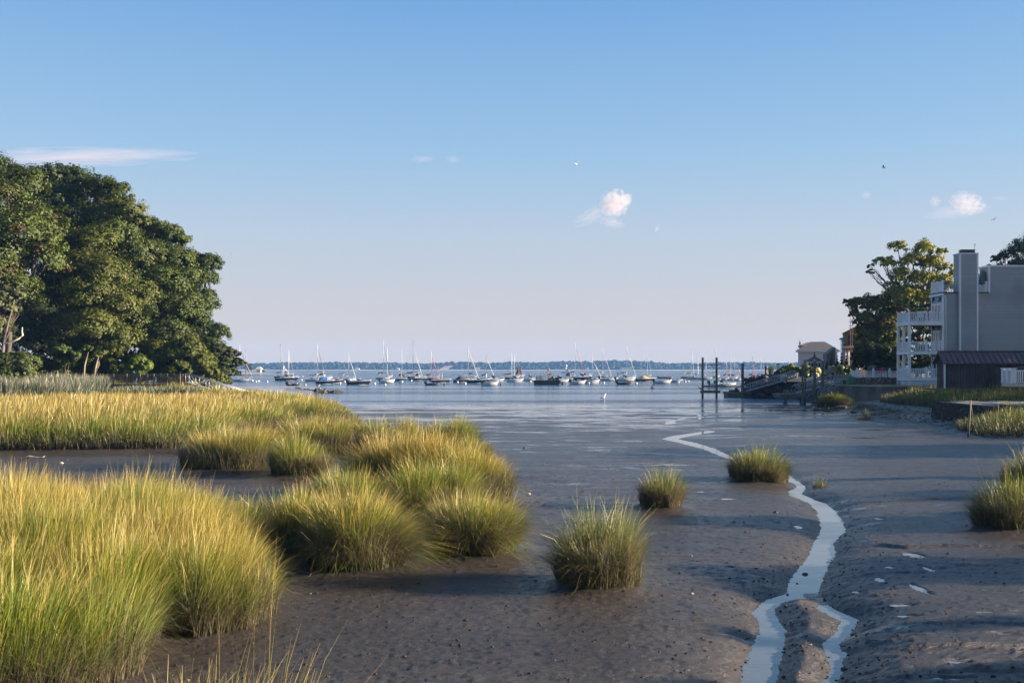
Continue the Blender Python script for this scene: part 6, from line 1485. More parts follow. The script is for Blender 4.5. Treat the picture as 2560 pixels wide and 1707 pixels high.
def outboard(t, Ln, fb, col='dark'):
    m = MB(); x = -Ln / 2 - 0.18
    m.loft([[(x - 0.25, -0.2, fb * 0.75), (x + 0.2, -0.2, fb * 0.75), (x + 0.2, 0.2, fb * 0.75), (x - 0.25, 0.2, fb * 0.75)], [(x - 0.35, -0.24, fb + 0.28), (x + 0.24, -0.24, fb + 0.28), (x + 0.24, 0.24, fb + 0.28), (x - 0.35, 0.24, fb + 0.28)], [(x - 0.28, -0.18, fb + 0.58), (x + 0.12, -0.18, fb + 0.62), (x + 0.12, 0.18, fb + 0.62), (x - 0.28, 0.18, fb + 0.58)]], close=True)
    m.bb(x - 0.1, x + 0.1, -0.07, 0.07, -0.3, fb * 0.75)
    m.build('outboard_motor', BM[col], t)

def cabin(t, x0, x1, w, z0, h, col='white', taper=0.75, slope=0.35, name='cabin', win=True):
    m = MB(); hw = w / 2
    m.loft([[(x0, -hw, z0), (x1, -hw * 0.8, z0), (x1, hw * 0.8, z0), (x0, hw, z0)], [(x0 + 0.05, -hw * 0.92, z0 + h * 0.55), (x1 - slope * (x1 - x0) * 0.5, -hw * 0.72, z0 + h * 0.55), (x1 - slope * (x1 - x0) * 0.5, hw * 0.72, z0 + h * 0.55), (x0 + 0.05, hw * 0.92, z0 + h * 0.55)], [(x0 + 0.12, -hw * taper, z0 + h), (x1 - slope * (x1 - x0), -hw * 0.6, z0 + h), (x1 - slope * (x1 - x0), hw * 0.6, z0 + h), (x0 + 0.12, hw * taper, z0 + h)]], close=True)
    c = m.build(name, BM[col], t)
    if win:
        m = MB(); L_ = x1 - x0
        for s in (-1, 1):
            def p(u, v):   # on the side wall
                xx = x0 + 0.2 + u * (L_ * (1 - slope * 0.62) - 0.35)
                ww = hw * ((0.93 - 0.18 * v) * (1 - u) + (0.74 - 0.10 * v) * u) + 0.03
                return (xx, s * ww, z0 + h * (0.40 + 0.42 * v))
            m.add([p(0, 0), p(1, 0), p(0.96, 1), p(0.03, 1)], [(0, 1, 2, 3)]); m.add([p(0, 0), p(1, 0), p(0.96, 1), p(0.03, 1)], [(3, 2, 1, 0)])
        m.add([(x1 - slope * L_ * 0.42 + 0.03, -hw * 0.6, z0 + h * 0.5), (x1 - slope * L_ * 0.42 + 0.03, hw * 0.6, z0 + h * 0.5), (x1 - slope * L_ * 0.9 + 0.03, hw * 0.52, z0 + h * 0.92), (x1 - slope * L_ * 0.9 + 0.03, -hw * 0.52, z0 + h * 0.92)], [(0, 1, 2, 3)])
        m.build('window', BM['glass'], c)
    return c

def windshield(t, x, w, z, h=0.45):
    m = MB()
    m.loft([[(x - 0.55, -w / 2, z), (x + 0.25, -w * 0.36, z), (x + 0.42, 0, z), (x + 0.25, w * 0.36, z), (x - 0.55, w / 2, z)], [(x - 0.75, -w * 0.44, z + h), (x - 0.12, -w * 0.31, z + h), (x, 0, z + h), (x - 0.12, w * 0.31, z + h), (x - 0.75, w * 0.44, z + h)]], cap=False)
    wsh = m.build('windshield', BM['glass'], t)
    m = MB(); m.tube([(x - 0.75, -w * 0.44, z + h), (x - 0.12, -w * 0.31, z + h), (x, 0, z + h), (x - 0.12, w * 0.31, z + h), (x - 0.75, w * 0.44, z + h)], 0.03, 5); m.build('frame', BM['silver'], wsh)

def seat_row(t, x, w, z, col='white'):
    m = MB(); m.bb(x - 0.25, x + 0.25, -w / 2, w / 2, z - 0.05, z + 0.28); m.bb(x - 0.32, x - 0.2, -w / 2, w / 2, z + 0.2, z + 0.55); m.build('seat', BM[col], t)

def boat(kind, pl, pr, wl, label, **k):
    D = CAMZ * F / (wl - YH); hd = R(k.get('hd', 0)); c = abs(math.cos(hd))
    Lw = (pr - pl) * D / F; pc = (pl + pr) / 2
    names = dict(sail='sailboat', ketch='sailboat', cat='catamaran', inflatable='inflatable_dinghy', barge='work_barge', fly='motor_yacht')
    nm = names.get(kind, 'motorboat')
    cats = dict(sail='sailboat', ketch='sailboat', cat='sailboat', inflatable='dinghy', barge='barge', fly='yacht')
    grp = dict(sail='moored sailboats', ketch='moored sailboats', cat='moored sailboats', inflatable='dark inflatable dinghies').get(kind, 'moored motorboats')
    sail = kind in ('sail', 'ketch', 'cat')
    B0 = k.get('beam')
    Ln = max(2.6, (Lw - abs(math.sin(hd)) * Lw * 0.22) / max(c, 0.35))
    B = B0 or (Ln * (0.30 if sail else 0.34)); B = min(B, 3.6)
    t = thing(nm, label, cats.get(kind, 'motorboat'), (X(pc, D), D, 0), hd + (math.pi if k.get('left') else 0), grp)
    t.rotation_euler[0] = R(k.get('heel', 0))
    sgn = -1 if k.get('left') else 1
    hull = k.get('hull', 'white')
    m2p = D / F
    def lx(px): return (px - pc) * m2p * sgn / max(c, 0.35)
    def hz(py): return (wl - py) * m2p
    if sail:
        fb = max(0.55, Ln * 0.085)
        make_hull(t, Ln, B, fb, 0.35, Ln * 0.10, hull, 'white', k.get('stripe', 'boot'))
        cabin(t, -Ln * 0.12, Ln * 0.22, B * 0.55, fb, 0.42 + Ln * 0.012, 'white', 0.85, 0.3)
        masts = k['masts']
        for i, mm in enumerate(masts):
            px, py = mm[0], mm[1]; col = mm[2] if len(mm) > 2 else 'alu'
            x = lx(px); x = max(-Ln * 0.46, min(Ln * 0.42, x)); H = hz(py)
            r = 0.055 + 0.0025 * H
            ms = MB(); ms.tube([(x, 0, fb * 0.9), (x, 0, H * 0.6), (x, 0, H)], [r, r * 0.95, r * 0.7], 8)
            for q in (0.45, 0.70) if H > 8 else (0.55,): ms.tube([(x, -B * 0.30, H * q), (x, B * 0.30, H * q)], 0.035, 5)
            ms.tube([(x, 0, H), (x, 0, H + 0.5)], 0.02, 4)
            mast = ms.build('mast', BM[col], t)
            rg = MB(); bowx = Ln * 0.49; rr = 0.016
            if i == 0:
                rg.tube([(bowx, 0, fb * 1.3), (x, 0, H * 0.97)], rr, 4); rg.tube([(-Ln * 0.49, 0, fb), (x, 0, H * 0.99)], rr, 4)
            for s in (-1, 1):
                rg.tube([(x - 0.1, s * B * 0.46, fb), (x, s * B * 0.30, H * 0.70 if H > 8 else H * 0.55), (x, 0, H * 0.97)], rr, 4)
            rg.build('rigging', BM['silver'], t)
            bl = min(Ln * 0.42, x + Ln * 0.46) if not k.get('bl') else k['bl']
            bz = fb + max(0.9, min(1.3, H * 0.10))
            if bl > 0.8 and not (i and kind == 'ketch' and bl < 1):
                bo = MB(); bo.tube([(x, 0, bz), (x - bl, 0, bz + 0.08)], 0.06, 6); boom = bo.build('boom', BM[col if col != 'spruce' else 'spruce'], t)
                cc = k.get('cover', 'sail') if i == 0 else k.get('cover2', k.get('cover', 'sail'))
                if cc:
                    bo = MB(); n = 8
                    bo.loft([[(x - 0.02 - bl * 0.96 * j / n, a * (0.17 - 0.09 * j / n) , bz + 0.06 + b_ * (0.46 - 0.26 * j / n) + (0.25 if j == 0 else 0.0)) for a, b_ in ((-1, 0), (-0.8, 0.6), (0, 1), (0.8, 0.6), (1, 0), (0, -0.15))] for j in range(n + 1)], close=True, smooth=True)
                    bo.build('sail_cover', BM[cc], boom)
        x = max(-Ln * 0.46, min(Ln * 0.42, lx(masts[0][0]))); H = hz(masts[0][1])
        if k.get('jib'):
            f = k.get('jibtop', 0.9); j = MB(); a = np.array((Ln * 0.485, 0, fb * 1.32 + 0.25)); b_ = np.array((x + 0.1, 0, H * f))
            j.tube([tuple(a), tuple(a + (b_ - a) * 0.15), tuple(a + (b_ - a) * 0.6), tuple(b_)], [0.05, 0.085, 0.07, 0.04], 7); j.build('furled_jib', BM[k['jib']], t)
        if k.get('bimini'):
            b_ = MB(); zb = fb + 1.75; xa, xb = -Ln * 0.42, -Ln * 0.15
            b_.loft([[(xa, -B * 0.36, zb - 0.08), (xa, 0, zb), (xa, B * 0.36, zb - 0.08)], [(xb, -B * 0.36, zb), (xb, 0, zb + 0.1), (xb, B * 0.36, zb)]], cap=False)
            b_.loft([[(xa, -B * 0.36, zb - 0.14), (xa, 0, zb - 0.06), (xa, B * 0.36, zb - 0.14)], [(xb, -B * 0.36, zb - 0.06), (xb, 0, zb + 0.04), (xb, B * 0.36, zb - 0.06)]], cap=False)
            bi = b_.build('bimini', BM[k['bimini']], t)
            b_ = MB()
            for s in (-1, 1):
                for xx in (xa, xb): b_.tube([((xa + xb) / 2, s * B * 0.40, fb), (xx, s * B * 0.36, zb - 0.1)], 0.02, 4)
            b_.build('bimini_frame', BM['silver'], bi)
        if k.get('dodger'):
            cabin(t, -Ln * 0.16, -Ln * 0.02, B * 0.55, fb + 0.4, 0.55, k['dodger'], 0.8, 0.5, 'dodger', False)
        ra = MB(); 
        for s in (-1, 1):
            pts = [(-Ln * 0.46, s * B * 0.36, fb + 0.6), (0, s * B * 0.47, fb + 0.65), (Ln * 0.38, s * B * 0.2, fb * 1.25 + 0.6), (Ln * 0.48, 0, fb * 1.35 + 0.55)]
            ra.tube(pts, 0.014, 4)
            for q in pts: ra.tube([(q[0], q[1], q[2] - 0.62), q], 0.014, 4)
        ra.build('guard_rail', BM['silver'], t)
    elif kind == 'inflatable':
        m = MB(); r = min(0.28, Ln * 0.07)
        for s in (-1, 1): m.tube([(-Ln * 0.5, s * B * 0.36, r * 0.9), (0, s * B * 0.38, r * 1.0), (Ln * 0.32, s * B * 0.28, r * 1.35), (Ln * 0.46, 0, r * 1.9)], [r * 0.9, r, r, r * 0.8], 9)
        m.build('tube', BM[hull], t)
        m = MB(); m.prism([(-Ln * 0.42, -B * 0.3), (Ln * 0.25, -B * 0.26), (Ln * 0.38, 0), (Ln * 0.25, B * 0.26), (-Ln * 0.42, B * 0.3)], 'z', 0.04, r * 1.0); m.build('floor', BM['grey'], t)
        outboard(t, Ln * 0.96, 0.30); seat_row(t, -Ln * 0.08, B * 0.4, r * 1.3, k.get('seat', 'white'))
        if k.get('console', 1): m = MB(); m.bb(Ln * 0.08, Ln * 0.2, -0.25, 0.25, r * 1.1, r * 1.1 + 0.45); m.build('console', BM['grey'], t)
    elif kind == 'barge':
        fb = 0.75
        m = MB(); m.prism([(-Ln / 2, 0.9), (-Ln / 2 + 0.3, -0.3), (Ln / 2 - 0.6, -0.3), (Ln / 2, 0.85)], 'y', -1.5, 1.5); m.build('hull', BM['barge'], t)
        m = MB(); m.bb(-Ln * 0.46, Ln * 0.46, -1.4, 1.4, 0.901, 0.96); m.build('deck', BM['ltwood'], t)
        m = MB(); m.bb(-Ln * 0.42, -Ln * 0.32, -0.9, 0.3, 0.96, 1.85); m.bb(-Ln * 0.30, -Ln * 0.17, -0.9, 0.6, 0.96, 1.95); m.build('deck_house', BM['cream'], t)
        m = MB()
        for xx in (0.05, 0.2, 0.3, 0.36): m.bb(Ln * xx, Ln * xx + 0.5, -1.0, 0.2, 0.96, 1.25 + xx)
        m.ball((Ln * 0.22, -0.6, 1.5), 0.4, 8, 6); m.build('deck_gear', BM['dark'], t)
        px, py = k['masts'][0][:2]; x = lx(px); H = hz(py)
        m = MB(); m.tube([(x, 0, 0.96), (x, 0, H)], [0.16, 0.12], 8); m.tube([(x, 0, H * 0.9), (x + 0.02, 0, H)], 0.24, 6)
        m.tube([(x, 0, H * 0.96), (x - 1.6, 0.4, 1.0)], 0.05, 5); m.tube([(x, 0, H * 0.96), (x - 1.2, -0.8, 1.0)], 0.05, 5); m.tube([(x, 0, H * 0.96), (x + 2.0, 0, 1.0)], 0.035, 5); m.bb(x - 0.2, x + 0.6, -0.1, 0.1, H * 0.62, H * 0.62 + 0.2); m.build('mast', BM['spruce'], t)
        m = MB(); m.add([(x + 0.1, 0, H * 0.70), (x + 0.75, 0.05, H * 0.69), (x + 0.7, 0.02, H * 0.66), (x + 0.1, 0, H * 0.665)], [(0, 1, 2, 3)]); m.build('flag', BM['rcanvas'], t)
    else:
        fb = k.get('fb', max(0.62, min(1.15, Ln * 0.105)))
        make_hull(t, Ln, B, fb, 0.42, Ln * 0.13, hull, k.get('deck', 'white'), k.get('stripe', 'boot' if hull == 'white' else 'white'))
        if kind in ('runabout', 'console', 'skiff', 'covered'):
            m = MB(); m.loft([[(Ln * 0.02, -B * 0.36, fb * 1.03), (Ln * 0.02, 0, fb * 1.3), (Ln * 0.02, B * 0.36, fb * 1.03)], [(Ln * 0.22, -B * 0.32, fb * 1.12), (Ln * 0.22, 0, fb * 1.42), (Ln * 0.22, B * 0.32, fb * 1.12)], [(Ln * 0.44, -B * 0.04, fb * 1.33), (Ln * 0.44, 0, fb * 1.38), (Ln * 0.44, B * 0.04, fb * 1.33)]], cap=True, smooth=True)
            if kind in ('runabout', 'covered'): m.build('foredeck', BM[k.get('deck', 'white')], t)
        if kind == 'runabout':
            windshield(t, Ln * 0.06, B * 0.82, fb * 1.06, k.get('ws', 0.5)); seat_row(t, -Ln * 0.12, B * 0.6, fb * 0.95); seat_row(t, -Ln * 0.34, B * 0.7, fb * 0.9)
        if kind == 'skiff':
            m = MB(); m.bb(-0.25, 0.25, -0.3, 0.3, fb * 0.8, fb + 0.55); m.build('console', BM['white'], t); seat_row(t, -Ln * 0.22, B * 0.5, fb * 0.9); seat_row(t, Ln * 0.2, B * 0.4, fb * 0.95)
        if kind == 'console':
            m = MB(); m.bb(-Ln * 0.06, Ln * 0.06, -0.42, 0.42, fb * 0.8, fb + 0.75); m.loft([[(Ln * 0.055, -0.4, fb + 0.75), (Ln * 0.055, 0.4, fb + 0.75), (-Ln * 0.02, 0.4, fb + 0.75), (-Ln * 0.02, -0.4, fb + 0.75)], [(Ln * 0.02, -0.36, fb + 1.2), (Ln * 0.02, 0.36, fb + 1.2), (-Ln * 0.02, 0.36, fb + 1.2), (-Ln * 0.02, -0.36, fb + 1.2)]], close=True); m.build('console', BM['white'], t)
            seat_row(t, -Ln * 0.16, B * 0.5, fb + 0.15)
            if k.get('ttop', 1):
                m = MB(); zt = fb + 1.75; m.bb(-Ln * 0.16, Ln * 0.12, -B * 0.30, B * 0.30, zt, zt + 0.10); tt = m.build('t_top', BM[k.get('top', 'white')], t)
                m = MB()
                for s in (-1, 1):
                    for xx in (-Ln * 0.08, Ln * 0.06): m.tube([(xx, s * 0.5, fb * 0.9), (xx * 1.2, s * B * 0.25, zt)], 0.035, 5)
                m.tube([(-Ln * 0.1, 0.2, zt + 0.1), (-Ln * 0.14, 0.2, zt + 1.6)], 0.015, 4); m.build('pipe_frame', BM['silver'], tt)
        if kind in ('cruiser', 'lobster', 'fly'):
            cabin(t, -Ln * (0.10 if kind == 'cruiser' else 0.14), Ln * 0.34, B * 0.72, fb * 1.05, 0.55 + Ln * 0.03, 'white', 0.8, 0.75, 'cabin', kind != 'lobster')
            if kind == 'lobster' or k.get('house'):
                cabin(t, -Ln * 0.16, Ln * 0.14, B * 0.68, fb * 1.02, 1.85, 'white', 0.9, 0.28, 'pilot_house')
                m = MB(); m.bb(-Ln * 0.24, Ln * 0.09, -B * 0.34, B * 0.34, fb * 1.02 + 1.85, fb * 1.02 + 1.93); m.build('hard_top', BM['white'], t)
            elif kind == 'cruiser':
                windshield(t, -Ln * 0.0, B * 0.72, fb * 1.05 + 0.45 + Ln * 0.02, 0.55); seat_row(t, -Ln * 0.24, B * 0.6, fb + 0.1)
            if kind == 'fly':
                cabin(t, -Ln * 0.20, Ln * 0.20, B * 0.78, fb * 1.05, 2.0, 'white', 0.92, 0.35, 'saloon')
                m = MB(); m.bb(-Ln * 0.30, Ln * 0.10, -B * 0.40, B * 0.40, fb * 1.05 + 2.0, fb * 1.05 + 2.1); fl = m.build('fly_deck', BM['white'], t)
                cabin(t, -Ln * 0.16, Ln * 0.06, B * 0.6, fb * 1.05 + 2.1, 0.95, 'white', 0.9, 0.5, 'fly_bridge')
                m = MB(); zt = fb * 1.05 + 3.05; xx = -Ln * 0.14
                for s in (-1, 1): m.tube([(xx - 0.3, s * B * 0.28, fb * 1.05 + 2.1), (xx, s * B * 0.25, zt + 0.4)], 0.06, 6)
                m.bb(xx - 0.3, xx + 0.3, -B * 0.26, B * 0.26, zt + 0.4, zt + 0.5); m.ball((xx, 0.3, zt + 0.72), 0.28, 8, 6); m.ball((xx, -0.3, zt + 0.66), 0.2, 8, 6); m.tube([(xx, 0, zt + 0.5), (xx - 0.2, 0, zt + 2.0)], 0.02, 4); m.build('radar_arch', BM['white'], t)
            rr = MB()
            for s in (-1, 1): rr.tube([(Ln * 0.05, s * B * 0.42, fb * 1.1 + 0.45), (Ln * 0.32, s * B * 0.26, fb * 1.3 + 0.45), (Ln * 0.47, 0, fb * 1.42 + 0.45)], 0.02, 4)
            rr.build('bow_rail', BM['silver'], t)
        if k.get('arch'):
            m = MB(); xx = -Ln * 0.34; n = 9
            m.tube([(xx - 0.1, B * 0.40 * math.cos(a), fb + 1.45 * math.sin(a) ** 0.6) for a in np.linspace(0.05, math.pi - 0.05, n)], 0.09, 6); m.build('arch', BM['cream'], t)
        if kind == 'covered':
            m = MB(); cc = k.get('cover', 'tan'); n = 10
            m.loft([[(-Ln * 0.48 + Ln * 0.86 * j / n, a * B * 0.49 * (0.80 + 0.2 * min(1, j / 4) if j < 5 else max(0.05, 1 - ((j - 4.6) / 5.6) ** 2)), fb * (1 + 0.42 * (j / n) ** 1.8) + b_ * (0.10 + k.get('hump', 0.6) * math.exp(-((j - 4.5) / 2.6) ** 2))) for a, b_ in ((-1, 0), (-0.55, 0.7), (0, 1), (0.55, 0.7), (1, 0))] for j in range(n + 1)], cap=True, smooth=True); m.build('cover', BM[cc], t)
        if k.get('canvas'):
            m = MB(); zt = fb + 1.5; xa, xb = -Ln * 0.22, Ln * 0.02
            if k.get('tent'): m.loft([[(xa - Ln * 0.15, -B * 0.4, fb), (xa - Ln * 0.15, 0, fb + 0.3), (xa - Ln * 0.15, B * 0.4, fb)], [(xa, -B * 0.4, fb + 0.3), (xa, 0, zt - 0.4), (xa, B * 0.4, fb + 0.3)], [(xb + Ln * 0.1, -B * 0.4, fb + 0.3), (xb + Ln * 0.1, 0, zt - 0.5), (xb + Ln * 0.1, B * 0.4, fb + 0.3)]], cap=True)
            else: m.box(((xa + xb) / 2, 0, zt), (xb - xa, B * 0.75, 0.07), 0, 0.05)
            cv = m.build('canvas_top', BM[k['canvas']], t)
            m = MB()
            for s in (-1, 1):
                for xx in (xa, xb): m.tube([((xa + xb) / 2, s * B * 0.42, fb), (xx, s * B * 0.36, zt)], 0.02, 4)
            m.build('canvas_frame', BM['silver'], cv)
        if k.get('motor', kind in ('skiff', 'console') or k.get('ob')): outboard(t, Ln, fb, k.get('mcol', 'dark'))
        if k.get('flagpole'):
            m = MB(); m.tube([(-Ln * 0.48, 0, fb), (-Ln * 0.5, 0, fb + 1.2)], 0.02, 4); fp = m.build('flag_staff', BM['silver'], t)
            m = MB(); m.add([(-Ln * 0.5, 0, fb + 1.2), (-Ln * 0.5 - 0.5, 0.03, fb + 1.12), (-Ln * 0.5 - 0.5, 0.02, fb + 0.82), (-Ln * 0.49, 0, fb + 0.9)], [(0, 1, 2, 3)]); m.build('flag', BM['rcanvas'], fp)
        if k.get('rods'):
            m = MB()
            for s in (-1, 1): m.tube([(-Ln * 0.1, s * B * 0.4, fb), (-Ln * 0.22, s * B * 0.6, fb + 3.6)], 0.014, 4)
            m.build('fishing_rods', BM['silver'], t)
    return t

# ---- the anchorage, left to right (photo columns of stern and bow, waterline row)
boat('ketch', 572, 632, 953.5, 'white sailboat with two masts at the end of the wooded bank', masts=[(599.5, 866, 'alu'), (614, 876, 'spruce')], stripe='navy', cover='sail', jib='sail', bl=2.2)
boat('sail', 686, 716, 944, 'dark sailboat with tall black mast, left of the white motor yacht', hull='navy', masts=[(701, 861, 'dark')], cover='dkblue')
boat('fly', 695, 735, 941, 'white two deck motor yacht with navy hull and radar domes', hull='navy', hd=8)
boat('sail', 706, 736, 946, 'sailboat with thin pale mast right behind the navy picnic boat', masts=[(722, 877)], cover='sail', hull='silver')
boat('cruiser', 689, 748, 951.5, 'navy picnic boat with low white cabin, in front of the motor yacht', hull='navy', fb=0.75)
boat('inflatable', 720, 753, 965, 'dark inflatable dinghy floating just above the rock islet', hull='black', seat='red')
boat('sail', 764, 815, 953.5, 'sailboat with tall white mast and dark furled jib, above the rock islet', hull='silver', masts=[(794, 863, 'alu')], jib='dark', cover='sail', stripe='maroon')
boat('lobster', 778, 832, 950, 'white pilot house boat behind the white masted sailboat', house=1)
boat('runabout', 835, 853, 957.5, 'short navy motorboat tucked behind the runabout with blue canvas', hull='navy', hd=12)
boat('runabout', 790, 836, 960, 'navy runabout with bright blue canvas aft, nearest above the islet', hull='navy', canvas='blue', tent=1)
boat('sail', 845, 890, 952, 'white sailboat with maroon bimini and white furled jib', masts=[(872, 888)], jib='sail', bimini='maroon', cover=None)
boat('runabout', 870, 928, 962, 'black hulled runabout with black outboard and raked windshield', hull='navy', ob=1, fb=0.7)
boat('sail', 940, 976, 947.5, 'white sailboat with light blue awning and tall pale mast', masts=[(959, 853)], jib='dkblue', bimini='blue', cover='dkblue')
boat('sail', 961, 982, 943, 'white sailboat with shorter mast beside the one with blue awning', masts=[(968.5, 872)], cover='sail')
boat('skiff', 951, 988, 957, 'white open skiff in front of the two sailboats with tall masts', hull='white', hd=6)
boat('cruiser', 984, 1018, 953, 'small cruiser with teal hull and cream cabin', hull='teal', house=1, fb=0.7)
boat('sail', 999, 1016, 931.5, 'distant tiny white sailboat near the far shore', masts=[(1005, 873)], cover='sail', stripe='white')
boat('covered', 995, 1025, 944.5, 'dark covered motorboat behind the teal cruiser', hull='navy', cover='dark')
boat('sail', 1010, 1056, 945.5, 'navy sloop with tall black mast and dark boom cover', hull='navy', masts=[(1032.5, 851, 'dark')], cover='dark', bl=3.3, jib='silver', jibtop=0.8)
boat('lobster', 1022, 1066, 951, 'white pilot house on a dark navy hull, below the tall black mast', hull='navy')
boat('sail', 1062, 1097, 949.5, 'red hulled sailboat with red sail cover and red furled jib', hull='red', masts=[(1078.5, 880)], jib='rcanvas', cover='rcanvas', jibtop=0.85, stripe='white')
boat('console', 1077, 1128, 956.5, 'navy centre console boat with white hard top, in front of the red sailboat', hull='navy', hd=5)
boat('inflatable', 1066, 1099, 963, 'dark inflatable dinghy in front of the red sailboat', hull='black')
boat('covered', 1133, 1174, 956, 'navy runabout under a dark tent shaped cover', hull='navy', cover='dark', hump=0.9)
boat('sail', 1148, 1196, 951.5, 'white sailboat with cream mast and long cream furled jib', masts=[(1171.5, 869, 'cream')], jib='sail', cover=None, bl=5)
boat('sail', 1166, 1196, 944, 'sailboat with dark mast and dark boom cover behind the cream masted one', hull='silver', masts=[(1180.5, 888, 'dark')], cover='dark')
boat('runabout', 1167, 1224, 958, 'long navy sport boat with white flash near its stern', hull='navy', fb=0.72)
boat('sail', 1203, 1236, 949, 'sailboat with blue sail cover and white furled jib', masts=[(1215.5, 888, 'spruce')], jib='sail', cover='blue')
boat('cruiser', 1208, 1262, 954, 'white express cruiser with cream roll arch over its stern', arch=1, flagpole=1)
boat('skiff', 1207, 1247, 964, 'white skiff with an outboard, nearest boat at the middle of the bay', hull='white', left=0)
boat('sail', 1250, 1288, 947, 'navy sloop with dark boom cover, left of the rust red sail', hull='navy', masts=[(1279.5, 884)], cover='dark', bl=3)
boat('sail', 1272, 1300, 944, 'white sailboat with thin mast directly beside the rust red sail', masts=[(1286.5, 888)], cover='sail')
rt = boat('sail', 1280, 1312, 941, 'white sailboat with its rust red sail set', masts=[(1296.5, 908, 'spruce')], cover=None, bl=3.2)
Dm = CAMZ * F / (941 - YH); m = MB(); s_ = Dm / F
pts = [(X(1297, Dm), 908), (X(1289, Dm), 937), (X(1297, Dm), 934), (X(1305, Dm), 936)]
def sp_(px, py, y): return ((px - 1296) * s_, y, (941 - py) * s_)
m.add([sp_(1296.2, 909, 0), sp_(1288.5, 937.5, 0.25), sp_(1296, 935, 0.0), sp_(1296.2, 909, 0.02), sp_(1288.5, 937.5, 0.29), sp_(1296, 935, 0.02)], [(0, 1, 2), (5, 4, 3)]); m.build('mainsail', BM['rust'], rt)
m = MB(); m.add([sp_(1297, 909, 0), sp_(1297.2, 936.5, -0.2), sp_(1305.3, 936.5, 0), sp_(1297, 909, 0.02), sp_(1297.2, 936.5, -0.16), sp_(1305.3, 936.5, 0.03)], [(0, 1, 2), (5, 4, 3)]); m.build('jib_sail', BM['rust'], rt)
boat('cruiser', 1267, 1309, 955, 'low white cruiser with grey hull stripe, in front of the rust red sail', stripe='silver')
boat('cruiser', 1310, 1344, 952, 'white runabout with a dark bimini, right of the rust red sail', canvas='dark', flagpole=0)
boat('barge', 1333, 1401, 961, 'rusty work barge with an A frame mast and cream deck boxes', masts=[(1371, 922)])
boat('cruiser', 1378, 1424, 956, 'white cruiser with dark side windows just behind the work barge', hull='white', ob=1)
boat('fly', 1402, 1440, 951, 'white flybridge motor yacht with dark windows behind the barge', hull='white', hd=-6)
boat('sail', 1415, 1463, 945, 'large white sailboat with blue boom cover and crimson furled jib', masts=[(1438.5, 859)], jib='rcanvas', cover='dkblue', bl=5.5, jibtop=0.9)
boat('lobster', 1448, 1478, 946.5, 'white motor cruiser right of the large sailboat with blue boom cover', house=1)
boat('cruiser', 1433, 1480, 953.5, 'navy hulled cruiser with long dark windows and white top', hull='navy', fb=1.1)
boat('skiff', 1428, 1465, 960.5, 'small white open boat with big black outboard in front of the navy cruiser', hull='white')
boat('runabout', 1460, 1500, 958.5, 'silver grey runabout lying bow right beside a white buoy', hull='silver')
boat('sail', 1474, 1503, 949, 'small sailboat with white furled jib behind the silver grey runabout', masts=[(1481, 890)], jib='sail', cover='sail', jibtop=0.8)
boat('sail', 1487, 1529, 943, 'white sloop with thin mast and white furled jib, far behind the long console', masts=[(1507.5, 873)], jib='sail', cover='sail')
boat('console', 1500, 1546, 951.5, 'long white open boat with black outboard and white boom tent', hull='white', ttop=0)
boat('sail', 1546, 1590, 946, 'white sloop with tall mast, radar dome and white furled jib', masts=[(1567.5, 868)], jib='sail', cover='sail', bimini='dark')
boat('cruiser', 1536, 1554, 945.5, 'tiny white cabin boat behind the white walkaround boat', house=1)
boat('cruiser', 1540, 1589, 952.5, 'white walkaround boat with small cabin and black outboard', ob=1)
boat('inflatable', 1544, 1583, 961, 'dark inflatable dinghy with black motor below the walkaround boat', hull='black')
boat('sail', 1602, 1629, 942.5, 'grey sailboat with bare white mast, alone at the right of the anchorage', hull='grey', masts=[(1619, 888)], cover=None, bimini='grey', jib=None)
boat('covered', 1588, 1639, 953, 'dark motorboat under a tan canvas cover', hull='navy', cover='tan', stripe='cream', hump=0.8)
boat('inflatable', 1646, 1684, 946, 'far dark inflatable beyond the white outboard boat', hull='black', console=0)
boat('skiff', 1636, 1680, 958.5, 'white outboard boat left of the pair of tall dark piles', hull='white')
boat('skiff', 1677, 1707, 955.5, 'dark grey low skiff beside the white outboard boat', hull='grey', fb=0.5)
boat('sail', 1702, 1736, 945.5, 'navy yacht with tan canvas and tall mast left of the piles', hull='navy', masts=[(1729, 872)], cover='tan', bimini='tan', stripe='maroon', jib='sail')
boat('sail', 1720, 1747, 947.5, 'white sailboat showing its broad bow, just left of the piles', masts=[(1743, 892)], hd=-45, cover='sail', jib='sail')
boat('sail', 1744, 1781, 948.5, 'pale green sailboat seen between the pair of tall piles', hull='green', masts=[(1765, 888)], cover=None)
boat('sail', 1775, 1800, 943, 'hazy white sailboat with very tall thin mast right of the piles', masts=[(1789, 868)], cover='sail', hull='silver')
boat('sail', 1803, 1822, 950, 'small daysailer with red boom cover, left one by the float dock', masts=[(1816, 900)], cover='rcanvas', jib='rcanvas', jibtop=0.8)
boat('cruiser', 1818, 1848, 947, 'white cabin boat with aqua windshield between the red covered daysailers', hull='white')
boat('sail', 1818, 1843, 951, 'daysailer with red boom cover and tall white mast by the float dock', masts=[(1826.5, 886)], cover='rcanvas', jib=None)
boat('sail', 1836, 1856, 951.5, 'daysailer with crimson furled jib partly behind the thick single pile', masts=[(1837, 901)], cover='rcanvas', jib='rcanvas', jibtop=0.75)
boat('sail', 1864, 1888, 949, 'navy daysailer with red cover between thick pile and rubble wall', hull='navy', masts=[(1881, 893, 'dark')], cover='rcanvas', jib='rcanvas', jibtop=0.75)
boat('sail', 1890, 1920, 947, 'sailboat hidden behind the rubble wall, showing mast and pink furled jib', masts=[(1902.5, 897)], cover=None, jib='rcanvas', jibtop=0.75)
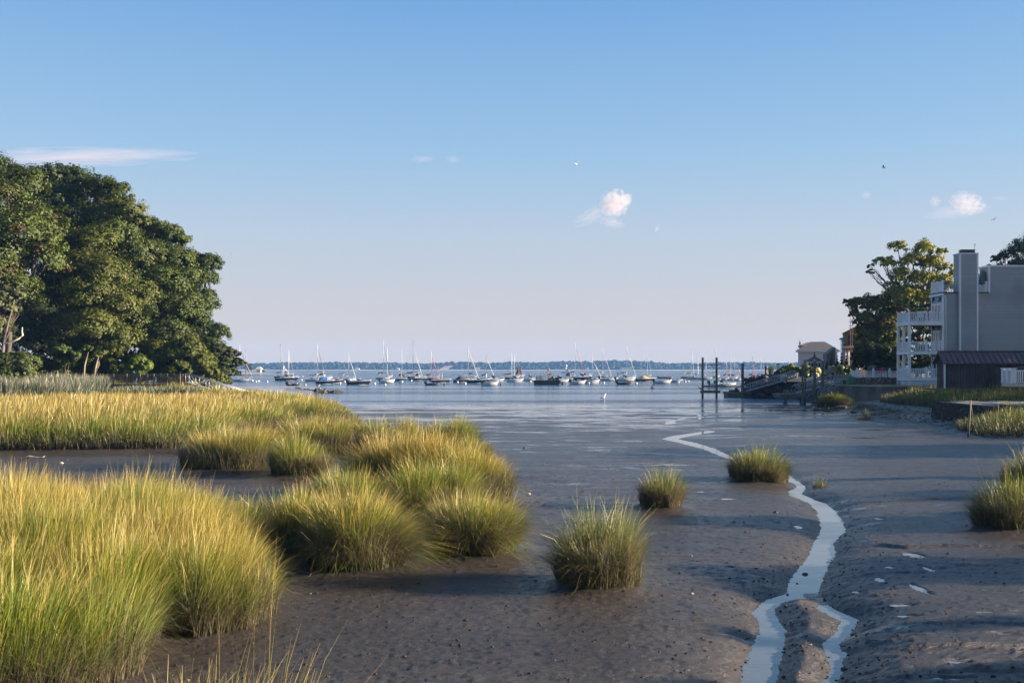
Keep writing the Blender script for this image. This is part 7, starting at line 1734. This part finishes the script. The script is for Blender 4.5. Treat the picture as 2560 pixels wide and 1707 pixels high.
boat('sail', 1962, 1985, 940, 'sailboat with red furled jib seen between the garden shrubs', masts=[(1973, 897)], cover=None, jib='rcanvas', jibtop=0.6)
# dinghy float
Df = 190.0
fl = thing('dinghy_float', 'low white and dark float with inflatable tenders drawn up, behind the piles', 'float', (X(1815, Df), Df, 0))
b = WB(); b.bb(X(1763, Df), X(1815, Df), Df, Df + 3, -0.1, 0.28); b.put('dark_end', M_SOFFIT, fl)
b = WB(); b.bb(X(1816, Df), X(1872, Df), Df, Df + 3, -0.1, 0.30); b.put('white_end', pbr('cream_float', (0.62, 0.56, 0.46), 0.8), fl)
for px, lb, hc in ((1790, 'pale inflatable tender with black motor tilted up on the dinghy float', 'silver'), (1806, 'striped grey inflatable tender in the middle of the dinghy float', 'grey'), (1822, 'white tender at the right of the inflatables on the dinghy float', 'white')):
    tnd = boat('inflatable', px - 10, px + 12, CAMZ * F / (Df + 1) + YH, lb, hull=hc, console=0); tnd.location.z = 0.34; tnd['group'] = 'tenders on the dinghy float'
# ---- mooring buoys
def buoy(px, py, label, col='white', r=0.26):
    D = CAMZ * F / (py - YH)
    t = thing('mooring_buoy', label, 'buoy', (X(px, D), D, 0), 0, 'mooring buoys')
    m = MB(); m.ball((0, 0, r * 0.55), r, 12, 8); m.build('float', BM[col], t)
    m = MB(); m.cyl((0, 0, r * 1.45), 0.05, 0.22, 6); m.tube([(0.07 * math.cos(a), 0, r * 1.45 + 0.27 + 0.07 * math.sin(a)) for a in np.linspace(0, 6.28, 9)], 0.018, 4, cap=False); m.build('ring', BM['dark'], t)
for px, py, lb in ((631, 952.5, 'white buoy just right of the two masted sailboat bow'), (640, 955, 'white buoy, left one of a close pair right of the two masted sailboat'), (646.5, 954, 'white buoy, right one of a close pair right of the two masted sailboat'), (668, 955, 'white buoy on open water midway between the ketch and the picnic boat'), (757, 942, 'white buoy beyond the bow of the navy picnic boat'), (754, 951, 'white buoy close to the bow of the navy picnic boat'), (850, 959, 'white buoy below the bow of the short navy motorboat'), (862, 955, 'white buoy below the sailboat with maroon bimini'), (936.5, 960.5, 'white buoy right of the black hulled runabout'), (962.5, 963, 'pinkish white buoy below the open skiff'), (1005, 956, 'white buoy in front of the teal cruiser'), (1028.5, 952.5, 'white buoy below the lobster style boat with navy hull'), (1144, 956.5, 'white buoy at the bow of the tent covered runabout'), (1163, 960.5, 'white buoy at the stern of the long navy sport boat'), (1326, 955, 'white buoy below the runabout with dark bimini'), (1472, 959, 'white buoy between the skiff and the silver grey runabout'), (1509.5, 958, 'white buoy below the long white open boat'), (1591, 960, 'white buoy right of the dark inflatable below the walkaround'), (1531, 943, 'white buoy far off beside the white sloops'), (1597, 947, 'white buoy far off left of the tan covered boat'), (1630, 971, 'white buoy on smooth water, nearest of all buoys'), (1696, 957, 'white buoy in front of the dark grey skiff'), (1713, 955.5, 'white buoy, left one of a pair near the tall piles'), (1721, 954.5, 'white buoy, right one of a pair near the tall piles'), (1870, 954, 'white buoy below the navy daysailer beside the rubble wall'), (1799, 949, 'white buoy left of the red covered daysailers')):
    buoy(px, py, lb)
buoy(1406, 960.5, 'red buoy between the work barge and the small open boat', 'red'); buoy(1111, 963, 'dark buoy right of the inflatable in front of the red sailboat', 'dark', 0.24); buoy(1252.5, 963, 'dark buoy right of the nearest white skiff', 'dark', 0.24); buoy(763, 963.5, 'grey buoy just right of the dinghy above the rock islet', 'grey', 0.24)

# ---- birds
M_GULL = pbr('gull_feathers', (0.72, 0.72, 0.73), 0.8, var=0.1); M_GULLD = pbr('grey_wing_feathers', (0.18, 0.18, 0.20), 0.8, var=0.2)
def gull_fly(px, py, D, span, roll, hd, label, mat):
    t = thing('gull', label, 'bird', pt(px, py, D), R(hd), 'gulls in flight')
    t.rotation_euler[0] = R(roll)
    m = MB(); m.tube([(-0.22, 0, 0), (-0.12, 0, 0), (0.0, 0, 0.0), (0.14, 0, 0.01), (0.20, 0, 0.03), (0.26, 0, 0.02)], [0.02, 0.05, 0.075, 0.05, 0.045, 0.01], 8); m.build('body', mat, t)
    for s in (-1, 1):
        m = MB(); w = span / 2
        m.loft([[(0.09, 0.03 * s, 0.03), (-0.10, 0.03 * s, 0.03), (0, 0.03 * s, 0.05)], [(0.13, w * 0.45 * s, 0.22), (-0.06, w * 0.45 * s, 0.21), (0.03, w * 0.45 * s, 0.235)], [(0.03, w * 0.8 * s, 0.17), (-0.09, w * 0.8 * s, 0.16), (-0.03, w * 0.8 * s, 0.18)], [(-0.10, w * s, 0.08), (-0.13, w * s, 0.08), (-0.115, w * s, 0.085)]], close=True); m.build('wing', mat, t)
    m = MB(); m.prism([(-0.20, -0.02), (-0.34, -0.07), (-0.34, 0.07), (-0.20, 0.02)], 'z', -0.005, 0.008); m.build('tail', mat, t)
gull_fly(1440, 411, 130, 0.95, 10, 200, 'white gull gliding high over the middle of the bay', M_GULL)
gull_fly(2209, 419, 150, 1.0, 25, 150, 'dark gull banking in the sky left of the right hand clouds', M_GULLD)
gull_fly(2486, 549, 140, 1.15, -20, 20, 'dark gull with raised wings above the right edge trees', M_GULLD)
gull_fly(578, 636, 190, 0.6, 0, 90, 'tiny dark bird in the sky right of the wooded bank', M_GULLD)
def perched(px, py, D, z, hd, label, sc=1.0, mat=None, neck=0.0, group='gulls at rest'):
    t = thing('gull', label, 'bird', (X(px, D), D, z), R(hd), group); t.scale = (sc,) * 3
    m = MB(); m.tube([(-0.26, 0, 0.15), (-0.15, 0, 0.17), (0, 0, 0.19), (0.10, 0, 0.21), (0.15, 0, 0.27 + neck * 0.5), (0.17, 0, 0.33 + neck), (0.22, 0, 0.34 + neck), (0.28, 0, 0.33 + neck)], [0.015, 0.05, 0.085, 0.075, 0.045, 0.045, 0.04, 0.008], 8); m.build('body', mat or M_GULL, t)
    m = MB(); m.loft([[(0.06, -0.075, 0.22), (-0.1, -0.08, 0.23), (-0.30, -0.02, 0.16)], [(0.06, -0.085, 0.16), (-0.1, -0.09, 0.16), (-0.30, -0.03, 0.14)]], cap=False); m.loft([[(0.06, 0.075, 0.22), (-0.1, 0.08, 0.23), (-0.30, 0.02, 0.16)], [(0.06, 0.085, 0.16), (-0.1, 0.09, 0.16), (-0.30, 0.03, 0.14)]], cap=False); m.build('wings', M_GULLD if mat is None else mat, t)
    if z > 0.05 or sc < 1.01:
        m = MB(); m.tube([(0, 0.03, 0.13), (0.01, 0.03, 0)], 0.012, 4); m.tube([(0, -0.03, 0.13), (0.01, -0.03, 0)], 0.012, 4); m.build('legs', BM['cream'], t)
perched(796, 968, 143.6, 0.80, 0, 'white gull standing on the highest hump of the rock islet')
perched(804, 974, 142.9, 0.34, 180, 'white gull low on the right half of the rock islet')
perched(1752, 972, 119.8, Zp(975.5, 120), 160, 'grey gull perched on the left end of the low beam between the piles', 1.2, M_GULLD)
perched(1508, 1002, 113, -0.06, 0, 'white long necked water bird standing in the shallows', 1.3, M_GULL, 0.16, 'water birds')
# ================================================================== far shore, clouds, air
sky_px = [(-900, 902), (0, 904), (560, 908), (700, 905), (830, 903.5), (900, 905), (960, 905), (1060, 907.5), (1110, 904), (1160, 903), (1240, 905), (1290, 903), (1340, 904.5), (1400, 901.5), (1470, 902), (1530, 898.5), (1600, 901), (1670, 905.5), (1750, 906.5), (1800, 904), (1850, 903.5), (1920, 905), (1990, 905), (2200, 902), (3400, 900)]
DF = 2300.0
gxs = np.linspace(-1500, 1500, 240); gys = np.array([2180, 2186, 2195, 2210, 2240, 2300, 2370, 2450])
prof = np.array([-0.4, 0.5, 0.8, 2.0, 0.45, 0.62, 0.75, 0.70])
GX, GY = np.meshgrid(gxs, gys, indexing='ij')
topz = np.interp(CX + GX * F / DF, [p[0] for p in sky_px], [CAMZ + (YH - p[1]) * DF / F for p in sky_px])
hill_h = np.clip(topz - 8.5, 4, 60)
GZ = np.where(np.arange(8)[None, :] < 4, prof[None, :], 0) + np.where(np.arange(8)[None, :] >= 4, hill_h * prof[None, :] / 0.75, 0)
idx = np.arange(GX.size).reshape(GX.shape)
Q = np.stack([idx[:-1, :-1], idx[1:, :-1], idx[1:, 1:], idx[:-1, 1:]], -1).reshape(-1, 4)
M_HILL = pbr('far_woodland_floor', (0.05, 0.065, 0.025), 0.95, var=0.3, scale=0.02)
tag(link_mesh('hills', np_mesh('hills', np.stack([GX, GY, GZ], -1).reshape(-1, 3), Q, 4, smooth=True), M_HILL), 'low wooded hills along the far shore', None, None, 'structure')
M_SAND = pbr('pale_beach_sand', (0.30, 0.235, 0.17), 0.95, var=0.2, scale=0.05)
m = MB(); m.loft([[(x_, 2172 + 3 * math.sin(x_ * 0.01), 0.02), (x_, 2176, 0.9), (x_, 2184, 1.6 + 0.8 * math.sin(x_ * 0.013) ** 2)] for x_ in np.linspace(-1500, 1500, 120)], cap=False)
tag(m.build('beach', M_SAND), 'thin pale beach along the far shore', None, None, 'structure')
# bare sandy scar in the wood
m = MB(); x0 = X(1098, 2215); x1 = X(1124, 2215)
m.loft([[(x0, 2205, 1.5), (x1 - 5, 2205, 1.5)], [(x0 + 3, 2215, 5), (x1, 2216, 6)], [(x0 + 12, 2222, 10), (x1 + 8, 2222, 11)], [(x0 + 20, 2226, 11), (x1 + 20, 2226, 12)]], cap=False)
tag(m.build('sand_bluff', pbr('bare_sand_bluff', (0.36, 0.25, 0.17), 0.95)), 'bare sandy scar in the far wooded shore', None, None, 'structure')
# tree crowns of the far wood, one mass
g = np.random.default_rng(12)
ico_v = []; 
def crown_ico():
    t = (1 + 5 ** 0.5) / 2
    v = np.array([(-1, t, 0), (1, t, 0), (-1, -t, 0), (1, -t, 0), (0, -1, t), (0, 1, t), (0, -1, -t), (0, 1, -t), (t, 0, -1), (t, 0, 1), (-t, 0, -1), (-t, 0, 1)], float); v /= np.linalg.norm(v[0])
    f = [(0, 11, 5), (0, 5, 1), (0, 1, 7), (0, 7, 10), (0, 10, 11), (1, 5, 9), (5, 11, 4), (11, 10, 2), (10, 7, 6), (7, 1, 8), (3, 9, 4), (3, 4, 2), (3, 2, 6), (3, 6, 8), (3, 8, 9), (4, 9, 5), (2, 4, 11), (6, 2, 10), (8, 6, 7), (9, 8, 1)]
    return v, np.array(f)
iv, jf = crown_ico()
n = 5200
cx_ = g.uniform(-1350, 1350, n); cyy = 2205 + 250 * g.random(n) ** 1.3
bare = (cx_ > x0 - 3) & (cx_ < x1 + 14) & (cyy < 2228)
cx_, cyy = cx_[~bare], cyy[~bare]; n = len(cx_)
tz = np.interp(CX + cx_ * F / cyy, [p[0] for p in sky_px], [CAMZ + (YH - p[1]) * DF / F for p in sky_px])
hf = np.interp(cyy, gys[3:], [0.03, 0.60, 0.83, 1.0, 0.93])
gzv = np.clip(tz - 8.5, 4, 60) * hf
r = g.uniform(3.0, 6.2, n); zc = gzv + r * 0.55 + g.uniform(0, 2.2, n)
P = cx_[:, None, None] * np.array([1, 0, 0]) + cyy[:, None, None] * np.array([0, 1, 0]) + zc[:, None, None] * np.array([0, 0, 1]) + iv[None] * r[:, None, None] * np.array([1, 1, 0.85]) * (1 + g.normal(0, 0.13, (n, 12, 1)))
C = np.array([0.006, 0.013, 0.006])[None, None] * (0.55 + 0.9 * g.random((n, 1, 1))) * np.ones((1, 12, 1))
Fq = (np.arange(n)[:, None, None] * 12 + jf[None]).reshape(-1)
tag(link_mesh('far_wood', np_mesh('far_wood', P.reshape(-1, 3), Fq, 3, C.reshape(-1, 3)), M_LEAF), 'blue hazed wood on the far shore', None, None, 'stuff')
# white houses on the far beach
for px, w_, lb in ((893, 9, 'pale speck of a house on the far beach behind the skiff'), (1195, 9, 'pale low house on the far beach above the navy sport boat'), (1470, 4, 'tiny pale house on the far beach above the flybridge yacht'), (995, 7, 'pale low house on the far beach left of the distant tiny sailboat')):
    D = 2190.0; t = thing('beach_house', lb, 'house', (X(px, D), D, 1.2), 0, 'houses on the far beach')
    b = WB(); ww = w_ * D / F; b.bb(X(px, D) - ww / 2, X(px, D) + ww / 2, D, D + 7, 1.0, 4.2); b.put('wall', M_WHITE, t)
    b = WB(); b.prism([(D - 0.5, 4.2), (D + 3.5, 6.4), (D + 7.5, 4.2)], 'x', X(px, D) - ww / 2 - 0.5, X(px, D) + ww / 2 + 0.5); b.put('roof', pbr('grey_far_roof', (0.3, 0.29, 0.28), 0.8), t)
# sand spit at the left
D = 690.0
m = MB(); pr = [0, 0.5, 1.0, 1.3, 1.5, 1.45, 1.3, 1.2, 1.0, 0.8, 0.5, 0.2, 0]; xs_ = np.linspace(X(430, D), X(694, D), 13)
m.loft([[(xs_[i], D - 12 + i * 0.6, -0.1), (xs_[i], D - 4, pr[i] * 0.8), (xs_[i], D + 6, pr[i] * 1.4), (xs_[i], D + 30, -0.1)] for i in range(13)], cap=False, smooth=True)
tag(m.build('sand_spit', M_SAND), 'tan sand spit beyond the wooded bank', None, None, 'structure')
t = thing('spit_pavilion', 'small grey roofed pavilion on the tan sand spit', 'pavilion', (X(637, D), D + 12, 1.2))
b = WB(); b.bb(X(632, D), X(642, D), D + 10, D + 14, 1.0, 3.3); b.put('wall', M_BEIGE, t); b = WB(); hip(b, X(632, D), X(642, D), D + 10, D + 14, 3.3, 5.2, 0.9, 0.8); b.put('roof', pbr('pale_grey_roof', (0.38, 0.38, 0.36), 0.8), t)
ptree('oak_tree', 'dark round tree on the tan sand spit left of the pavilion', 622, 694, 1.2, [(617, 918, 6, 0), (625, 916, 6, 0), (621, 923, 6, 0), (629, 922, 4, 0)], (0.045, 0.06, 0.02), 51, leaf=0.7, per=18, clumps=14, trunk_r=0.3)
ptree('shrub', 'small dark shrub on the tan sand spit right of the pavilion', 658, 690, 1.0, [(657, 927, 3, 0), (660, 928, 2.5, 0)], (0.06, 0.07, 0.03), 52, leaf=0.6, per=14, clumps=10, trunk_r=0.1, cat='shrub')

# ---- mud debris and shells: too many to count
g = np.random.default_rng(33)
def bits(name, label, n, rmin, rmax, mat, near_creek=0.0, cols=None, flat=0.6, ymax=45, xr=(-0.45, 0.56)):
    y0_ = 6.5 if ymax < 90 else 46; yv = y0_ * (ymax / y0_) ** (g.random(n) ** 0.9); xv = (xr[0] + (xr[1] - xr[0]) * g.random(n)) * yv
    k = np.ones(n, bool)
    for P_ in (NEAR_MEADOW, MID_MEADOW): k &= poly_sd(xv, yv, P_) > 0.1
    if near_creek > 0:
        sd = np.minimum(poly_sd(xv, yv, P_MAIN), poly_sd(xv, yv, P_SIDE))
        k &= (sd > -0.10) & ((g.random(n) < np.exp(-np.clip(sd, 0, 99) / near_creek)) | (g.random(n) < 0.12))
    if ymax > 90: k &= (xv > shore_x(yv) + 0.3) & (g.random(n) < np.exp(-np.abs(xv - shore_x(yv) - 2.5) / 3.5)) & (yv < 96)
    xv, yv = xv[k], yv[k]; n = len(xv)
    r = rmin + (rmax - rmin) * g.random(n) ** 3
    zv = ground_z(xv, yv) + r * 0.15
    P = np.stack([xv, yv, zv], 1)[:, None] + iv[None] * r[:, None, None] * np.array([1.3, 1.0, flat]) * (1 + g.normal(0, 0.22, (n, 12, 1)))
    C = np.array(cols)[None, None] * (0.5 + g.random((n, 1, 1))) * np.ones((1, 12, 1))
    return tag(link_mesh(name, np_mesh(name, P.reshape(-1, 3), (np.arange(n)[:, None, None] * 12 + jf[None]).reshape(-1), 3, np.clip(C, 0, 0.8).reshape(-1, 3)), mat), label, None, None, 'stuff')
M_BIT = leafy('mud_and_shell_bits', 0.0, 0.5, 0.02)
bits('mud_crumbs', 'dark crumbs of mud along the creek edges', 20000, 0.005, 0.018, M_BIT, 0.35, (0.020, 0.017, 0.015), 0.6, 30)
bits('mud_crumbs', 'dark mud lumps and mussels strewn over the flat', 3000, 0.006, 0.022, M_BIT, 0, (0.022, 0.018, 0.015), 0.55, 60)
bits('shell_bits', 'pale shell bits strewn over the mud flat', 330, 0.005, 0.018, M_BIT, 0, (0.26, 0.215, 0.175), 0.4, 50)
bits('shore_pebbles', 'dark stones and pebbles covering the shore below the sea wall and boathouse', 4200, 0.02, 0.09, M_BIT, 0, (0.060, 0.046, 0.034), 0.6, 97, (0.24, 0.50))
# crumbs gathered round the feet of the lone clumps
for nm in ('A', 'B', 'C', 'G1', 'G2', 'D'):
    pass

# ---- clouds: real bodies of vapour far beyond the haze
def cloud_mat(name, dens, thresh, scale, col=(1, 1, 1), soft=1.0, det=4.0):
    m, nt, out = new_mat(name)
    v = N(nt, 'ShaderNodeVolumePrincipled'); v.inputs['Color'].default_value = (*col, 1); v.inputs['Anisotropy'].default_value = 0.1
    tc = N(nt, 'ShaderNodeTexCoord')
    sb = N(nt, 'ShaderNodeVectorMath', operation='MULTIPLY_ADD'); sb.inputs[1].default_value = (2, 2, 2); sb.inputs[2].default_value = (-1, -1, -1); L(nt, tc.outputs['Generated'], sb.inputs[0])
    ln = N(nt, 'ShaderNodeVectorMath', operation='LENGTH'); L(nt, sb.outputs[0], ln.inputs[0])
    nz = N(nt, 'ShaderNodeTexNoise'); nz.inputs['Scale'].default_value = scale; nz.inputs['Detail'].default_value = det; L(nt, tc.outputs['Object'], nz.inputs['Vector'])
    s1 = N(nt, 'ShaderNodeMath', operation='MULTIPLY'); s1.inputs[1].default_value = soft; L(nt, ln.outputs['Value'], s1.inputs[0])
    sA = N(nt, 'ShaderNodeMath', operation='MULTIPLY_ADD'); sA.inputs[1].default_value = 2.0; sA.inputs[2].default_value = -0.5; L(nt, nz.outputs['Fac'], sA.inputs[0])
    s2 = N(nt, 'ShaderNodeMath', operation='SUBTRACT'); L(nt, sA.outputs[0], s2.inputs[0]); L(nt, s1.outputs[0], s2.inputs[1])
    s3 = N(nt, 'ShaderNodeMath', operation='ADD'); s3.inputs[1].default_value = thresh; L(nt, s2.outputs[0], s3.inputs[0])
    s4 = N(nt, 'ShaderNodeMath', operation='MULTIPLY'); s4.inputs[1].default_value = dens; s4.use_clamp = False; L(nt, s3.outputs[0], s4.inputs[0])
    s5 = N(nt, 'ShaderNodeMath', operation='MAXIMUM'); s5.inputs[1].default_value = 0; L(nt, s4.outputs[0], s5.inputs[0])
    L(nt, s5.outputs[0], v.inputs['Density']); L(nt, v.outputs[0], out.inputs['Volume']); return m
def cloud(label, px, py, wpx, hpx, D, mat, tilt=0, depth=None):
    x, y, z = pt(px, py, D); s = D / F
    m = MB(); m.ball((0, 0, 0), 1.0, 16, 10, (1, 1, 1)); o = m.build('cloud', mat)
    o.location = (x, y, z); o.scale = (wpx * s / 2, (depth or max(hpx, wpx * 0.5)) * s / 2, hpx * s / 2); o.rotation_euler = (0, R(-tilt), 0)
    return tag(o, label, 'cloud', 'small clouds')
DC = 6000.0; S = DC / F
puff = lambda nm, d, t, sc, soft: cloud_mat(nm, d * 0.85, t, sc * 1.9, (0.82, 0.72, 0.71), soft, 7)
cloud('bright puffy cumulus cloud over the middle right of the bay', 1538, 508, 84, 74, DC, puff('cumulus_a', 0.020, 0.22, 1.6, 0.75), 20)
cloud('thin grey trailing tail of the puffy cumulus, at its lower left', 1482, 538, 120, 46, DC + 200, puff('cumulus_tail', 0.0035, 0.20, 1.6, 0.75), 24)
cloud('soft lower lobe hanging below the bright puffy cumulus', 1530, 556, 74, 34, DC - 100, puff('cumulus_foot', 0.008, 0.20, 1.7, 0.75), -14)
cloud('narrow wisp jutting up from the right shoulder of the puffy cumulus', 1568, 500, 26, 44, DC + 50, puff('cumulus_horn', 0.012, 0.22, 1.8, 0.75), -24)
cloud('tiny pale wisp below and right of the puffy cumulus', 1642, 572, 12, 22, DC, puff('wisp_a', 0.010, 0.2, 1.6, 0.75), -25)
cloud('rounded cumulus with soft top above the chimney at the right', 2418, 508, 96, 62, DC, puff('cumulus_b', 0.011, 0.22, 1.8, 0.75), -14)
cloud('thin flat veil under the rounded cumulus at the right', 2390, 530, 190, 40, DC + 200, puff('veil_b', 0.0018, 0.22, 2.0, 0.75), 6)
cloud('small knob of cloud left of the rounded cumulus', 2338, 505, 32, 34, DC, puff('cumulus_c', 0.010, 0.2, 1.8, 0.75))
cloud('small faint square puff high left of the rounded cumulus', 2166, 488, 28, 24, DC, puff('wisp_b', 0.005, 0.2, 1.6, 0.75))
cloud('faint streak right of the rounded cumulus at the photo edge', 2500, 496, 50, 14, DC, puff('wisp_c', 0.003, 0.2, 1.6, 0.75), -4)
cloud('small pink wisp, left one of the two in mid sky', 1058, 398, 70, 20, DC, puff('wisp_d', 0.005, 0.22, 1.6, 0.75), 2)
cloud('small pink wisp, right one of the two in mid sky', 1132, 399, 46, 22, DC, puff('wisp_e', 0.006, 0.22, 1.6, 0.75), -4)
cloud('long flat pinkish cloud bank above the wooded shore at the left', 190, 393, 640, 50, DC, cloud_mat('long_bank', 0.0038, 0.24, 2.2, (0.85, 0.70, 0.72), 0.75, 5), 1, 120)
# ================================================================== light, sky, air, camera
el, bk = R(SUN_EL), R(SUN_BACK)
sun_dir = (math.cos(el) * math.cos(bk), -math.cos(el) * math.sin(bk), math.sin(el))
sl = bpy.data.lights.new('sun', 'SUN'); sl.energy = SUN_E; sl.angle = R(0.55); sl.color = (1.0, 0.83, 0.64)
so = bpy.data.objects.new('sun', sl); COL.objects.link(so)
from mathutils import Vector
so.rotation_euler = (-Vector(sun_dir)).to_track_quat('-Z', 'Y').to_euler()
so.location = (60, -20, 40)

w = bpy.data.worlds.new('World'); scene.world = w; w.use_nodes = True
nt = w.node_tree; nt.nodes.clear()
wo = nt.nodes.new('ShaderNodeOutputWorld'); bg = nt.nodes.new('ShaderNodeBackground'); bg.inputs['Strength'].default_value = SKY_STR
sky = nt.nodes.new('ShaderNodeTexSky'); sky.sky_type = 'NISHITA'; sky.sun_disc = False
sky.sun_elevation = el; sky.sun_rotation = math.atan2(sun_dir[0], sun_dir[1])
sky.altitude = 0; sky.air_density = SKY_AIR; sky.dust_density = SKY_DUST; sky.ozone_density = SKY_OZ
# pale lavender air low over the horizon, blended over the sky model
tcw = nt.nodes.new('ShaderNodeTexCoord'); spw = nt.nodes.new('ShaderNodeSeparateXYZ'); nt.links.new(tcw.outputs['Generated'], spw.inputs[0])
rmp = nt.nodes.new('ShaderNodeValToRGB'); e = rmp.color_ramp.elements
def _lin(c): return tuple(((v / 255 / 12.92) if v <= 10 else ((v / 255 + 0.055) / 1.055) ** 2.4) for v in c)
_k = 1.0 / (SKY_STR * 2 ** EXPOSURE)
stops = SKY_STOPS
while len(e) < len(stops): e.new(0.5)
for q, (pos, c) in zip(e, stops): q.position = pos; q.color = (*[v * _k * 0.1 for v in _lin(c)], 1)
sc10 = nt.nodes.new('ShaderNodeVectorMath'); sc10.operation = 'SCALE'; sc10.inputs['Scale'].default_value = 10
nt.links.new(spw.outputs[2], rmp.inputs[0]); nt.links.new(rmp.outputs[0], sc10.inputs[0])
fm = nt.nodes.new('ShaderNodeMapRange'); fm.inputs['From Min'].default_value = 0.35; fm.inputs['From Max'].default_value = 0.75; fm.inputs['To Min'].default_value = SKY_MIX; fm.inputs['To Max'].default_value = 0.25
nt.links.new(spw.outputs[2], fm.inputs['Value'])
mxw = nt.nodes.new('ShaderNodeMix'); mxw.data_type = 'RGBA'
nt.links.new(fm.outputs[0], mxw.inputs[0]); nt.links.new(sky.outputs[0], mxw.inputs[6]); nt.links.new(sc10.outputs[0], mxw.inputs[7])
nt.links.new(mxw.outputs[2], bg.inputs['Color'])
nt.links.new(bg.outputs[0], wo.inputs['Surface'])

cam = bpy.data.cameras.new('camera'); co = bpy.data.objects.new('camera', cam); COL.objects.link(co)
co.location = (0, 0, CAMZ); co.rotation_euler = (R(90), 0, 0)
cam.sensor_width = 36; cam.lens = 36 * F / 2560; cam.shift_y = (YH - 853.5) / 2560
cam.clip_start = 0.1; cam.clip_end = 20000
scene.camera = co

scene.view_settings.view_transform = 'Standard'; scene.view_settings.look = 'None'
scene.view_settings.exposure = EXPOSURE; scene.view_settings.gamma = 1
cy = scene.cycles
cy.max_bounces = 6; cy.diffuse_bounces = 3; cy.glossy_bounces = 3; cy.transmission_bounces = 2; cy.volume_bounces = 1; cy.transparent_max_bounces = 4
cy.caustics_reflective = False; cy.caustics_refractive = False
cy.sample_clamp_indirect = 6
# ---- the air between here and the far shore
if HAZE > 0:
    m, nt2, out = new_mat('sea_haze')
    v = N(nt2, 'ShaderNodeVolumePrincipled'); v.inputs['Color'].default_value = (*HAZE_COL, 1); v.inputs['Density'].default_value = HAZE; v.inputs['Anisotropy'].default_value = 0.0
    L(nt2, v.outputs[0], out.inputs['Volume'])
    hb = MB(); hb.bb(-1800, 1800, -60, 2600, -3.0, 62.0)
    tag(hb.build('haze', m), 'thin blue sea haze', None, None, 'stuff')

scene.cycles.use_denoising = DENOISE
